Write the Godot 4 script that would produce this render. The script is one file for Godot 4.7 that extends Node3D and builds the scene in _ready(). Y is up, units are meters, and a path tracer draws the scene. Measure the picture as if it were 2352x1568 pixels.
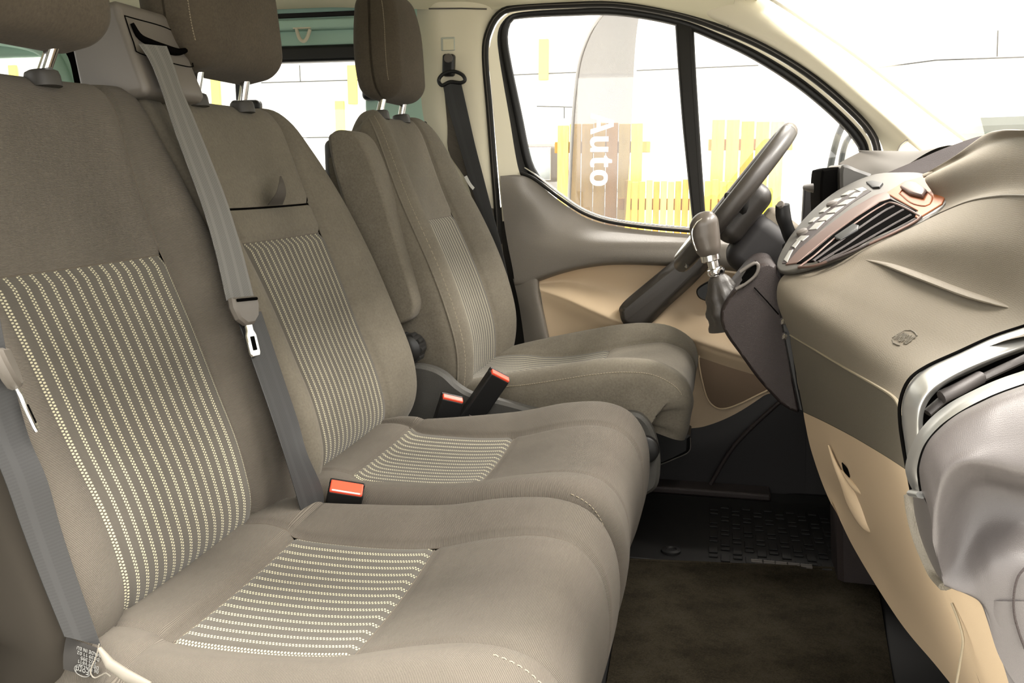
extends Node3D
# A van's front cabin seen from the open passenger door. x runs to the front of the van, y up, z to the passenger's side.

var mats := {}
var taken := {}


# ---------------------------------------------------------------- curves and meshes
func cm(a: Array, t: float):  # a smooth curve through the points of a, t from 0 to 1
	var n: int = a.size() - 1
	var x: float = clampf(t, 0.0, 1.0) * n
	var i: int = mini(int(x), n - 1)
	var f: float = x - i
	var p1 = a[i]
	var p2 = a[i + 1]
	var p0 = a[i - 1] if i > 0 else p1 * 2.0 - p2
	var p3 = a[i + 2] if i + 2 <= n else p2 * 2.0 - p1
	return 0.5 * ((p1 * 2.0) + (p2 - p0) * f + (p0 * 2.0 - p1 * 5.0 + p2 * 4.0 - p3) * (f * f) + (p1 * 3.0 - p0 - p2 * 3.0 + p3) * (f * f * f))


func curve(a: Array, n: int) -> Array:
	var out := []
	for i in n + 1:
		out.append(cm(a, float(i) / n))
	return out


func even(a: Array, n: int) -> Array:  # the same curve, evenly spaced
	var c := curve(a, n * 6)
	var s := [0.0]
	for i in range(1, c.size()):
		s.append(s[i - 1] + c[i].distance_to(c[i - 1]))
	var out := []
	var k := 0
	for i in n + 1:
		var want: float = s[-1] * i / n
		while k < s.size() - 2 and s[k + 1] < want:
			k += 1
		out.append(c[k].lerp(c[k + 1], clampf((want - s[k]) / maxf(s[k + 1] - s[k], 1e-9), 0, 1)))
	return out


func cgrid(rows: Array) -> Callable:
	return func(u: float, v: float) -> Vector3:
		var col := []
		for r in rows:
			col.append(cm(r, u))
		return cm(col, v)


func between(a: Array, b: Array) -> Callable:  # a strip between two curves
	return func(u: float, v: float) -> Vector3:
		return cm(a, u).lerp(cm(b, u), v)


func chunk() -> Dictionary:
	return {"v": PackedVector3Array(), "n": PackedVector3Array(), "uv": PackedVector2Array(), "i": PackedInt32Array()}


func join(list: Array) -> Dictionary:
	var o := chunk()
	for c in list:
		var at: int = o.v.size()
		o.v.append_array(c.v)
		o.n.append_array(c.n)
		o.uv.append_array(c.uv)
		for k in c.i:
			o.i.append(k + at)
	return o


func moved(c: Dictionary, t: Transform3D) -> Dictionary:
	var o := chunk()
	for k in c.v.size():
		o.v.append(t * c.v[k])
		o.n.append((t.basis * c.n[k]).normalized())
	o.uv = c.uv
	o.i = c.i
	return o


func to_mesh(c: Dictionary) -> ArrayMesh:
	var ind: PackedInt32Array = c.i
	for k in range(0, ind.size(), 3):
		var a: int = ind[k]
		var b: int = ind[k + 1]
		var d: int = ind[k + 2]
		if (c.v[b] - c.v[a]).cross(c.v[d] - c.v[a]).dot(c.n[a] + c.n[b] + c.n[d]) > 0:
			ind[k + 1] = d
			ind[k + 2] = b
	var arr := []
	arr.resize(Mesh.ARRAY_MAX)
	arr[Mesh.ARRAY_VERTEX] = c.v
	arr[Mesh.ARRAY_NORMAL] = c.n
	arr[Mesh.ARRAY_TEX_UV] = c.uv
	arr[Mesh.ARRAY_TEX_UV2] = c.uv
	arr[Mesh.ARRAY_INDEX] = ind
	var m := ArrayMesh.new()
	m.add_surface_from_arrays(Mesh.PRIMITIVE_TRIANGLES, arr)
	return m


# A smooth patch of the surface fn(u, v). The uv are metres. out: +1 or -1, or a vector that the front points along.
func patch(fn: Callable, u0: float, u1: float, nu: int, v0: float, v1: float, nv: int, out) -> Dictionary:
	var o := chunk()
	var g := []
	for j in range(-1, nv + 2):
		var row := PackedVector3Array()
		for i in range(-1, nu + 2):
			row.append(fn.call(lerpf(u0, u1, float(i) / nu), lerpf(v0, v1, float(j) / nv)))
		g.append(row)
	var s := 1.0
	if out is Vector3:
		var a: int = nu / 2 + 1
		var b: int = nv / 2 + 1
		var mid: Vector3 = (g[b][a + 1] - g[b][a - 1]).cross(g[b + 1][a] - g[b - 1][a])
		s = 1.0 if mid.dot(out) >= 0 else -1.0
	else:
		s = out
	var lu := [0.0]
	var lv := [0.0]
	for i in nu:
		lu.append(lu[i] + g[nv / 2 + 1][i + 1].distance_to(g[nv / 2 + 1][i + 2]))
	for j in nv:
		lv.append(lv[j] + g[j + 1][nu / 2 + 1].distance_to(g[j + 2][nu / 2 + 1]))
	for j in nv + 1:
		for i in nu + 1:
			o.v.append(g[j + 1][i + 1])
			var n: Vector3 = (g[j + 1][i + 2] - g[j + 1][i]).cross(g[j + 2][i + 1] - g[j][i + 1]) * s
			if n.length() < 1e-12:
				n = out if out is Vector3 else Vector3.UP
			o.n.append(n.normalized())
			o.uv.append(Vector2(lu[i], lv[j]))
	for j in nv:
		for i in nu:
			var q: int = j * (nu + 1) + i
			o.i.append_array(PackedInt32Array([q, q + 1, q + nu + 2, q, q + nu + 2, q + nu + 1]))
	return o


# Faces (lists of vertex numbers) with edges sharper than angle kept hard.
func solid(verts: Array, faces: Array, angle := 40.0, outward := true) -> Dictionary:
	var tris := []
	for f in faces:
		for k in range(1, f.size() - 1):
			tris.append([f[0], f[k], f[k + 1]])
	var vol := 0.0
	for t in tris:
		vol += verts[t[0]].dot(verts[t[1]].cross(verts[t[2]]))
	var sgn := -1.0 if outward and vol < 0 else 1.0
	var fnorm := []
	var at := {}
	for k in tris.size():
		var t = tris[k]
		var n: Vector3 = (verts[t[1]] - verts[t[0]]).cross(verts[t[2]] - verts[t[0]]) * sgn
		fnorm.append(n)
		for c in 3:
			var key: Vector3 = verts[t[c]].snapped(Vector3.ONE * 2e-5)
			if not at.has(key):
				at[key] = []
			at[key].append(k)
	var o := chunk()
	var lim := cos(deg_to_rad(angle))
	for k in tris.size():
		var fn: Vector3 = fnorm[k].normalized()
		if fnorm[k].length() < 1e-14:
			continue
		for c in 3:
			var p: Vector3 = verts[tris[k][c]]
			var n := Vector3.ZERO
			for q in at[p.snapped(Vector3.ONE * 2e-5)]:
				if fnorm[q].length() > 1e-14 and fnorm[q].normalized().dot(fn) > lim:
					n += fnorm[q]
			o.v.append(p)
			o.n.append(n.normalized())
			o.uv.append(Vector2(p.x + p.z, p.y))
			o.i.append(o.v.size() - 1)
	return o


func loft(rings: Array, cap := true, angle := 40.0, ring_closed := true, loop := false) -> Dictionary:
	var verts := []
	var faces := []
	var n: int = rings[0].size()
	for r in rings:
		verts.append_array(r)
	var last: int = rings.size() if loop else rings.size() - 1
	for j in last:
		var a: int = j * n
		var b: int = ((j + 1) % rings.size()) * n
		for i in (n if ring_closed else n - 1):
			var k: int = (i + 1) % n
			faces.append([a + i, a + k, b + k, b + i])
	if cap and not loop:
		for e in [0, rings.size() - 1]:
			var mid := Vector3.ZERO
			for p in rings[e]:
				mid += p / n
			verts.append(mid)
			for i in n:
				var k: int = (i + 1) % n
				faces.append([verts.size() - 1, e * n + k, e * n + i] if e == 0 else [verts.size() - 1, e * n + i, e * n + k])
	return solid(verts, faces, angle, ring_closed)


# A tube along points: radius a number, or a list of Vector2 (across up, across side) along the way.
func tube(pts: Array, r, sides := 10, cap := true, up := Vector3.ZERO, loop := false) -> Dictionary:
	var rings := []
	var n: int = pts.size()
	var side := Vector3.ZERO
	for i in n:
		var a: Vector3 = pts[(i - 1 + n) % n] if loop else pts[maxi(i - 1, 0)]
		var b: Vector3 = pts[(i + 1) % n] if loop else pts[mini(i + 1, n - 1)]
		var t := (b - a).normalized()
		if side == Vector3.ZERO:
			var w := up if up != Vector3.ZERO else (Vector3.UP if absf(t.y) < 0.9 else Vector3.RIGHT)
			side = w.cross(t).normalized()
		elif up != Vector3.ZERO:
			side = up.cross(t).normalized()
		else:
			side = (side - t * side.dot(t)).normalized()
		var u := t.cross(side)
		var q: Vector2
		if r is Array:
			q = cm(r, float(i) / maxi(n - 1, 1))
		elif r is Vector2:
			q = r
		else:
			q = Vector2(r, r)
		var ring := []
		for k in sides:
			var ang := TAU * k / sides
			ring.append(pts[i] + u * (cos(ang) * q.x) + side * (sin(ang) * q.y))
		rings.append(ring)
	return loft(rings, cap, 55.0, true, loop)


func lathe(prof: Array, at: Vector3, axis: Vector3, segs := 24, angle := 40.0) -> Dictionary:  # prof: Vector2(radius, height)
	var z := axis.normalized()
	var x := (Vector3.UP if absf(z.y) < 0.9 else Vector3.RIGHT).cross(z).normalized()
	var y := z.cross(x)
	var rings := []
	for p in prof:
		var ring := []
		for k in segs:
			var a := TAU * k / segs
			ring.append(at + z * p.y + (x * cos(a) + y * sin(a)) * maxf(p.x, 1e-4))
		rings.append(ring)
	return loft(rings, true, angle)


# A polygon pushed along n by depth, its edges chamfered.
func extrude(poly: Array, at: Vector3, ux: Vector3, uy: Vector3, depth: float, bevel := 0.002, angle := 40.0) -> Dictionary:
	var n: int = poly.size()
	var nz := ux.cross(uy).normalized()
	var area := 0.0
	for i in n:
		area += poly[i].cross(poly[(i + 1) % n])
	var s := 1.0 if area > 0 else -1.0
	var inner := []
	var tri := PackedInt32Array()
	for attempt in 7:
		inner = []
		for i in n:
			var a: Vector2 = (poly[i] - poly[(i - 1 + n) % n]).normalized()
			var b: Vector2 = (poly[(i + 1) % n] - poly[i]).normalized()
			var na := Vector2(-a.y, a.x) * s
			var nb := Vector2(-b.y, b.x) * s
			var m := (na + nb)
			m = m / maxf(m.length_squared() * 0.5, 0.25)
			inner.append(poly[i] + m * bevel)
		tri = Geometry2D.triangulate_polygon(PackedVector2Array(inner))
		if tri.size() >= 3 * (n - 2):
			break
		bevel *= 0.55
	var rings := []
	for st in [[inner, 0.0], [poly, bevel], [poly, depth - bevel], [inner, depth]]:
		var ring := []
		for p in st[0]:
			ring.append(at + ux * p.x + uy * p.y + nz * st[1])
		rings.append(ring)
	var verts := []
	var faces := []
	for r in rings:
		verts.append_array(r)
	for j in 3:
		for i in n:
			var k: int = (i + 1) % n
			faces.append([j * n + i, j * n + k, (j + 1) * n + k, (j + 1) * n + i])
	for k in range(0, tri.size(), 3):
		var f := [tri[k], tri[k + 1], tri[k + 2]]
		if (inner[f[1]] - inner[f[0]]).cross(inner[f[2]] - inner[f[0]]) * s < 0:
			f = [f[0], f[2], f[1]]
		faces.append([f[0], f[2], f[1]])
		faces.append([3 * n + f[0], 3 * n + f[1], 3 * n + f[2]])
	return solid(verts, faces, angle)


func smooth_poly(pts: Array, n: int) -> Array:  # closed smooth outline through Vector2 or Vector3 points
	var a := pts.duplicate()
	a.append(pts[0])
	a.insert(0, pts[-1])
	a.append(pts[1])
	var out := []
	var m: int = a.size() - 1
	for i in n:
		out.append(cm(a, (1.0 + float(i) / n * pts.size()) / m))
	return out


# A block with rounded edges about the origin; bend(p) may reshape it.
func block(size: Vector3, r: float, n := 4, bend = null) -> Dictionary:
	var o := chunk()
	var h := size / 2.0
	r = minf(r, minf(h.x, minf(h.y, h.z)) * 0.999)
	var inn := h - Vector3.ONE * r
	var steps := []
	for k in n + 1:  # a cube face: a fan of points over each rounded edge and the flat in between
		steps.append(-1.0 - tan(PI / 4 * (1.0 - float(k) / n)))
	for k in range(1, n):
		steps.append(lerpf(-1.0, 1.0, float(k) / n))
	for k in n + 1:
		steps.append(1.0 + tan(PI / 4 * float(k) / n))
	var m: int = steps.size()
	for f in 6:
		var ax: int = f % 3
		var sg := 1.0 if f < 3 else -1.0
		var at: int = o.v.size()
		for j in m:
			for i in m:
				var core := Vector3.ZERO
				var away := Vector3.ZERO
				core[ax] = inn[ax] * sg
				away[ax] = sg
				for w in 2:
					var d: int = (ax + 1 + w) % 3
					var s: float = steps[i] if w == 0 else steps[j]
					core[d] = clampf(s, -1, 1) * inn[d]
					away[d] = s - clampf(s, -1, 1)
				var p := core + away.normalized() * r
				o.v.append(p)
				o.n.append(away.normalized())
				o.uv.append(Vector2(p.x + p.z, p.y))
		for j in m - 1:
			for i in m - 1:
				var q: int = at + j * m + i
				o.i.append_array(PackedInt32Array([q, q + 1, q + m + 1, q, q + m + 1, q + m]))
	if bend != null:
		for k in o.v.size():
			var p: Vector3 = o.v[k]
			var nn: Vector3 = o.n[k]
			var a := nn.cross(Vector3.UP if absf(nn.y) < 0.9 else Vector3.RIGHT).normalized()
			var b := nn.cross(a)
			var c: Vector3 = bend.call(p)
			var e := 2e-4
			o.n[k] = ((bend.call(p + a * e) - c).cross(bend.call(p + b * e) - c)).normalized()
			if o.n[k].dot((bend.call(p + nn * e) - c)) < 0:
				o.n[k] = -o.n[k]
			o.v[k] = c
	return o


func box(lo: Vector3, hi: Vector3, r := 0.003, n := 1) -> Dictionary:
	return moved(block(hi - lo, r, n), Transform3D(Basis(), (lo + hi) / 2))


func frame(at: Vector3, x: Vector3, y: Vector3) -> Transform3D:  # axes: x, then y turned square to it
	x = x.normalized()
	var z := x.cross(y).normalized()
	return Transform3D(Basis(x, z.cross(x), z), at)


# A flat strap between its two edges.
func strap(l: Array, r: Array, n: int, thick := 0.0014, out := Vector3.RIGHT) -> Dictionary:
	var ll := even(l, n)
	var rr := even(r, n)
	var front := func(u: float, v: float) -> Vector3:
		return cm(ll, v).lerp(cm(rr, v), u)
	var a := patch(front, 0, 1, 6, 0, 1, n, out)
	var b := chunk()
	for k in a.v.size():
		b.v.append(a.v[k] - a.n[k] * thick)
		b.n.append(-a.n[k])
		b.uv.append(a.uv[k])
	b.i = a.i
	var e := []
	for s in [0, 6]:
		var p := []
		for j in n + 1:
			p.append(a.v[j * 7 + s] - a.n[j * 7 + s] * thick * 0.5)
		e.append(tube(p, thick * 0.55, 5))
	return join([a, b, e[0], e[1]])


func stitches(fn: Callable, u0: float, v0: float, u1: float, v1: float, n: int, r := 0.0007, lift := 0.0008, side := 1.0) -> Dictionary:  # a row of thread along the surface
	var list := []
	for i in n:
		var a := float(i) / n
		var b := (i + 0.62) / n
		var p: Vector3 = fn.call(lerpf(u0, u1, a), lerpf(v0, v1, a))
		var q: Vector3 = fn.call(lerpf(u0, u1, b), lerpf(v0, v1, b))
		var e: Vector3 = (fn.call(lerpf(u0, u1, a) + 0.01, lerpf(v0, v1, a)) - p).cross(fn.call(lerpf(u0, u1, a), lerpf(v0, v1, a) + 0.01) - p).normalized() * lift * side
		list.append(tube([p, (p + q) / 2 + e, q], r, 4))
	return join(list)


# ---------------------------------------------------------------- things and parts
func numbered(called: String) -> String:
	taken[called] = taken.get(called, -1) + 1
	return called if taken[called] == 0 else "%s_%03d" % [called, taken[called]]


func thing(called: String, label: String, category: String, at: Vector3, group := "") -> Node3D:
	var o := Node3D.new()
	o.name = numbered(called)
	add_child(o)
	o.position = at
	o.set_meta("label", label)
	o.set_meta("category", category)
	if group:
		o.set_meta("group", group)
	return o


func setting(called: String, at := Vector3.ZERO) -> Node3D:
	var o := Node3D.new()
	o.name = called
	add_child(o)
	o.position = at
	o.set_meta("kind", "structure")
	return o


func part(called: String, c, m: Material, parent: Node3D, label := "") -> MeshInstance3D:
	var o := MeshInstance3D.new()
	o.name = called
	o.mesh = to_mesh(c) if c is Dictionary else c
	o.material_override = m
	o.cast_shadow = GeometryInstance3D.SHADOW_CASTING_SETTING_ON
	parent.add_child(o, true)
	if not parent is MeshInstance3D:
		o.position = -parent.position
	if label:
		o.set_meta("label", label)
	return o


func stuff(o: Node3D) -> void:
	o.set_meta("kind", "stuff")


# ---------------------------------------------------------------- materials
func speckle(size: int, seed_: int, blur: Array) -> Image:  # layered blurred grain that repeats without a seam
	var rng := RandomNumberGenerator.new()
	rng.seed = seed_
	var sum := PackedFloat32Array()
	sum.resize(size * size)
	for layer in blur:
		var r: int = layer[0]
		var f := PackedFloat32Array()
		f.resize(size * size)
		for k in size * size:
			f[k] = rng.randf_range(-1, 1)
		if r > 0:
			for pass_ in 4:
				var g := PackedFloat32Array()
				g.resize(size * size)
				var sx := 1 if pass_ % 2 == 0 else size
				for o in size:
					var line := o * size if pass_ % 2 == 0 else o
					var acc := 0.0
					for k in range(-r, r + 1):
						acc += f[line + posmod(k, size) * sx]
					for k in size:
						g[line + k * sx] = acc
						acc += f[line + ((k + r + 1) % size) * sx] - f[line + ((k - r + size) % size) * sx]
				f = g
		var big := 1e-6
		for k in size * size:
			big = maxf(big, absf(f[k]))
		for k in size * size:
			sum[k] += f[k] / big * layer[1]
	var im := Image.create(size, size, false, Image.FORMAT_RGBA8)
	for y in size:
		for x in size:
			var l := clampf(0.5 + 0.5 * sum[y * size + x], 0, 1)
			im.set_pixel(x, y, Color(l, l, l))
	return im


func pebbles(size: int, cells: int, seed_: int) -> Image:  # leather grain: flat cells with soft furrows between them
	var rng := RandomNumberGenerator.new()
	rng.seed = seed_
	var pts := []
	for k in cells * cells:
		pts.append(Vector2(rng.randf_range(0.1, 0.9), rng.randf_range(0.1, 0.9)))
	var im := Image.create(size, size, false, Image.FORMAT_RGBA8)
	for y in size:
		for x in size:
			var p := Vector2(x, y) / size * cells
			var c := Vector2i(int(p.x), int(p.y))
			var d1 := 9.0
			var d2 := 9.0
			for j in range(-1, 2):
				for i in range(-1, 2):
					var d: float = p.distance_to(Vector2(c.x + i, c.y + j) + pts[posmod(c.y + j, cells) * cells + posmod(c.x + i, cells)])
					if d < d1:
						d2 = d1
						d1 = d
					elif d < d2:
						d2 = d
			var l := clampf(smoothstep(0.0, 0.32, d2 - d1) * 0.85 + 0.15 * (1.0 - d1), 0, 1)
			im.set_pixel(x, y, Color(l, l, l))
	return im


func tex(im: Image) -> ImageTexture:
	return ImageTexture.create_from_image(im)


func rgb8(r: int, g: int, b: int) -> Color:
	return Color8(r, g, b)


func mat(called: String, c: Color, rough: float, metal := 0.0, spec := 0.5) -> StandardMaterial3D:
	if mats.has(called):
		return mats[called]
	var m := StandardMaterial3D.new()
	m.resource_name = called
	m.albedo_color = c
	m.roughness = rough
	m.metallic = metal
	m.metallic_specular = spec
	m.cull_mode = BaseMaterial3D.CULL_DISABLED
	mats[called] = m
	return m


func tri(m: StandardMaterial3D, size: float) -> StandardMaterial3D:  # textures laid from three sides, one repeat per size metres
	m.uv1_triplanar = true
	m.uv1_scale = Vector3.ONE / size
	return m


func bump(m: StandardMaterial3D, t: Texture2D, cm_: float) -> StandardMaterial3D:
	m.heightmap_enabled = true
	m.heightmap_texture = t
	m.heightmap_scale = cm_
	return m


func tinted(im: Image, lo: Color, hi: Color) -> Image:  # a grey picture between two colours
	var o := Image.create(im.get_width(), im.get_height(), false, Image.FORMAT_RGBA8)
	for y in im.get_height():
		for x in im.get_width():
			o.set_pixel(x, y, lo.lerp(hi, im.get_pixel(x, y).r))
	return o


func make_materials() -> void:
	# weave with fine ribs across, a repeat is 16 x 16 mm
	var rib := Image.create(128, 128, false, Image.FORMAT_RGBA8)
	var ribh := Image.create(128, 128, false, Image.FORMAT_RGBA8)
	var rng := RandomNumberGenerator.new()
	rng.seed = 11
	for y in 128:
		for x in 128:
			var w := 0.5 + 0.5 * sin(TAU * y / 16.0)
			var k := 0.5 + 0.5 * sin(TAU * (x / 8.0 + 0.5 * (y / 16)))
			var h := 0.72 * w + 0.28 * k * w + rng.randf_range(-0.08, 0.08)
			var l := 0.70 + 0.34 * h
			rib.set_pixel(x, y, Color(l, l * 0.995, l * 0.985))
			ribh.set_pixel(x, y, Color(h, h, h))
	# two columns of staggered light stitches per 16.5 mm, a repeat is 16.5 x 6.8 mm
	var st := Image.create(128, 64, false, Image.FORMAT_RGBA8)
	var sth := Image.create(128, 64, false, Image.FORMAT_RGBA8)
	for y in 64:
		for x in 128:
			var base := 0.94 + 0.10 * sin(TAU * y / 8.0) + rng.randf_range(-0.07, 0.07)
			var c := Color(0.365, 0.35, 0.322) * base
			var h := 0.35 + 0.1 * sin(TAU * y / 8.0)
			for col in 2:
				var cx := 52.0 + 24.0 * col
				var off := 16.0 * col
				var dy := fposmod(y - off + 16.0, 32.0) - 16.0
				var d := Vector2((x - cx) / 12.0, dy / 11.5).length()
				var d4 := pow(pow(absf((x - cx) / 10.6), 2.6) + pow(absf(dy / 10.4), 2.6), 1 / 2.6)
				var k := 1.0 - smoothstep(0.78, 1.08, d4)
				c = c.lerp(Color(0.79, 0.77, 0.66) * (1.0 - 0.12 * d), k)
				h = lerpf(h, 1.0 - 0.3 * d, k)
			c.a = 1
			st.set_pixel(x, y, c)
			sth.set_pixel(x, y, Color(h, h, h))
	var rib_t := tex(rib)
	var ribh_t := tex(ribh)
	for f in [["fabric", Color(0.455, 0.432, 0.40)]]:
		var m := mat(f[0], f[1], 0.92, 0.0, 0.25)
		m.albedo_texture = rib_t
		m.uv1_scale = Vector3.ONE / 0.011
		bump(m, ribh_t, 0.05)
		m.rim_enabled = true
		m.rim = 0.35
		m.rim_tint = 0.6
	var s := mat("striped_fabric", Color(1, 1, 1), 0.9, 0.0, 0.25)
	s.albedo_texture = tex(st)
	s.uv1_scale = Vector3(1 / 0.0165, 1 / 0.0068, 1)
	bump(s, tex(sth), 0.06)
	s.rim_enabled = true
	s.rim = 0.25
	var weave := speckle(128, 8, [[0, 0.3], [1, 0.6]])
	var fb := mat("plain_cloth", Color(0.44, 0.42, 0.385), 0.93, 0.0, 0.25)
	fb.albedo_texture = tex(tinted(weave, Color(0.8, 0.8, 0.79), Color(1.1, 1.09, 1.06)))
	bump(fb, tex(weave), 0.03)
	fb.rim_enabled = true
	fb.rim = 0.35
	tri(fb, 0.09)
	var worn := tex(tinted(speckle(256, 33, [[3, 0.25], [12, 0.5], [30, 0.6]]), Color(0.87, 0.865, 0.855), Color(1.05, 1.045, 1.04)))
	for m in [mats["fabric"], s, fb]:
		m.detail_enabled = true
		m.detail_albedo = worn
		m.detail_blend_mode = BaseMaterial3D.BLEND_MODE_MUL
		m.detail_uv_layer = BaseMaterial3D.DETAIL_UV_2
		m.uv2_scale = Vector3.ONE / 0.55
	var hc := fb.duplicate()
	hc.resource_name = "headrest_cloth"
	hc.albedo_color = Color(0.31, 0.285, 0.25)
	mats["headrest_cloth"] = hc
	mat("hood_plastic", Color(0.32, 0.305, 0.285), 0.6, 0.0, 0.3)
	mat("post_guide", Color(0.19, 0.18, 0.165), 0.5)
	mat("shaded_side_cloth", Color(0.20, 0.185, 0.165), 0.95, 0.0, 0.2)  # seat cloth darkened to carry the shade on the outer bench side
	mat("thread", Color(0.56, 0.52, 0.44), 0.8)
	mat("dark_thread", Color(0.34, 0.31, 0.27), 0.8)
	# plastics
	var cell := pebbles(256, 26, 3)
	var grain := tex(cell)
	for p in [["dash_plastic", Color(0.475, 0.445, 0.395), 0.52, 0.34], ["lower_plastic", Color(0.39, 0.368, 0.325), 0.5, 0.4], ["door_plastic", Color(0.41, 0.388, 0.355), 0.5, 0.45], ["end_plastic", Color(0.315, 0.298, 0.292), 0.46, 0.5], ["console_plastic", Color(0.195, 0.168, 0.163), 0.5, 0.4], ["seat_plastic", Color(0.265, 0.26, 0.245), 0.5, 0.4]]:
		var m := mat(p[0], p[1], p[2], 0.0, p[3])
		bump(m, grain, 0.009 if p[0] == "end_plastic" else 0.026)
		tri(m, 0.024 if p[0] == "end_plastic" else 0.048)
	var beige := mat("beige_plastic", Color(0.78, 0.695, 0.58), 0.55, 0.0, 0.4)
	bump(beige, grain, 0.008)
	tri(beige, 0.05)
	mat("cream_trim", Color(0.87, 0.845, 0.76), 0.65, 0.0, 0.35)
	mat("headliner", Color(0.84, 0.82, 0.72), 0.95, 0.0, 0.2)
	mat("rear_panel", Color(0.70, 0.83, 0.77), 0.6, 0.0, 0.4)  # grey panel paint with the green light of tinted glass put into its colour
	mat("pale_panel", Color(0.70, 0.72, 0.68), 0.6, 0.0, 0.4)
	mat("white_paint", Color(0.86, 0.86, 0.84), 0.3, 0.0, 0.5)
	mat("rubber", Color(0.13, 0.125, 0.115), 0.6, 0.0, 0.35)
	mat("dark_gap", Color(0.035, 0.033, 0.031), 0.95, 0.0, 0.05)
	mat("black_plastic", Color(0.10, 0.10, 0.10), 0.4, 0.0, 0.45)
	mat("grey_plastic", Color(0.36, 0.34, 0.32), 0.5, 0.0, 0.45)
	mat("turret_plastic", Color(0.38, 0.36, 0.335), 0.45, 0.0, 0.45)
	mat("chrome", Color(0.9, 0.9, 0.9), 0.12, 1.0)
	mat("brushed_silver", Color(0.72, 0.72, 0.71), 0.33, 0.85)
	mat("bronze_trim", Color(0.52, 0.30, 0.17), 0.42, 0.4)
	mat("stack_silver", Color(0.31, 0.30, 0.28), 0.42, 0.3)
	mat("button_silver", Color(0.54, 0.535, 0.51), 0.4, 0.2)
	mat("grey_print", Color(0.45, 0.45, 0.44), 0.8)
	mat("seat_trim", Color(0.46, 0.44, 0.40), 0.6)
	mat("strap_cloth", Color(0.27, 0.25, 0.225), 0.9)
	mat("dark_foot", Color(0.115, 0.105, 0.107), 0.6)
	mat("pink_trim", Color(0.36, 0.28, 0.25), 0.4, 0.3)
	mat("red_plastic", Color(0.93, 0.32, 0.22), 0.4, 0.0, 0.5)
	mat("white_print", Color(0.85, 0.85, 0.83), 0.7)
	mat("label_cloth", Color(0.14, 0.13, 0.12), 0.85)
	mat("leather", Color(0.21, 0.195, 0.18), 0.38, 0.0, 0.5)
	mat("smooth_leather", Color(0.33, 0.305, 0.28), 0.3, 0.0, 0.5)
	bump(mats["leather"], grain, 0.01)
	tri(mats["leather"], 0.05)
	# belt webbing: bands along it and a fine weave
	var belt := Image.create(128, 32, false, Image.FORMAT_RGBA8)
	for y in 32:
		for x in 128:
			var q := x / 128.0
			var l := 0.90 + 0.16 * (smoothstep(0.16, 0.2, q) - smoothstep(0.3, 0.34, q) + smoothstep(0.66, 0.7, q) - smoothstep(0.8, 0.84, q)) + 0.05 * sin(TAU * (y / 8.0 + x / 16.0)) + rng.randf_range(-0.03, 0.03)
			belt.set_pixel(x, y, Color(l, l, l))
	var bt := tex(belt)
	for b in [["belt_webbing", Color(0.40, 0.395, 0.38)], ["belt_dark", Color(0.165, 0.165, 0.165)]]:
		var m := mat(b[0], b[1], 0.55, 0.0, 0.5)
		m.albedo_texture = bt
		m.uv1_scale = Vector3(1 / 0.047, 1 / 0.012, 1)
	# floor coverings
	var car := speckle(256, 21, [[0, 0.25], [1, 0.45], [7, 0.25], [28, 0.35]])
	var cp := mat("carpet", Color(0.205, 0.19, 0.165), 0.98, 0.0, 0.1)
	cp.albedo_texture = tex(tinted(car, Color(0.55, 0.55, 0.53), Color(1.3, 1.27, 1.18)))
	bump(cp, tex(car), 0.25)
	tri(cp, 0.16)
	mat("rubber_mat", Color(0.085, 0.082, 0.08), 0.55, 0.0, 0.4)
	mat("van_floor", Color(0.07, 0.066, 0.062), 0.8)
	# the hall outside
	mat("hall_white", Color(0.93, 0.93, 0.92), 0.9)
	mat("hall_floor", Color(0.78, 0.77, 0.74), 0.5)
	mat("conduit", Color(0.34, 0.34, 0.33), 0.7)
	var wood := speckle(128, 9, [[1, 0.3], [4, 0.7]])
	for w in 3:
		var m := mat("pine_%d" % w, [Color(0.82, 0.66, 0.30), Color(0.76, 0.54, 0.20), Color(0.86, 0.74, 0.42)][w], 0.75)
		m.albedo_texture = tex(tinted(wood, Color(0.8, 0.78, 0.74), Color(1.05, 1.05, 1.03))) if w == 0 else mats["pine_0"].albedo_texture
		m.uv1_triplanar = true
		m.uv1_scale = Vector3(12, 1.2, 12)
	mat("yellow_paint", Color(0.98, 0.90, 0.05), 0.5)
	var g := mat("window_glass", Color(0.93, 0.97, 0.95, 0.03), 0.02)
	g.transparency = BaseMaterial3D.TRANSPARENCY_ALPHA
	var tg := mat("tinted_glass", Color(0.45, 0.62, 0.58, 0.10), 0.02)
	tg.transparency = BaseMaterial3D.TRANSPARENCY_ALPHA
	var bc := mat("banner_cloth", Color(0.26, 0.235, 0.225, 0.80), 0.9)
	bc.transparency = BaseMaterial3D.TRANSPARENCY_ALPHA


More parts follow.
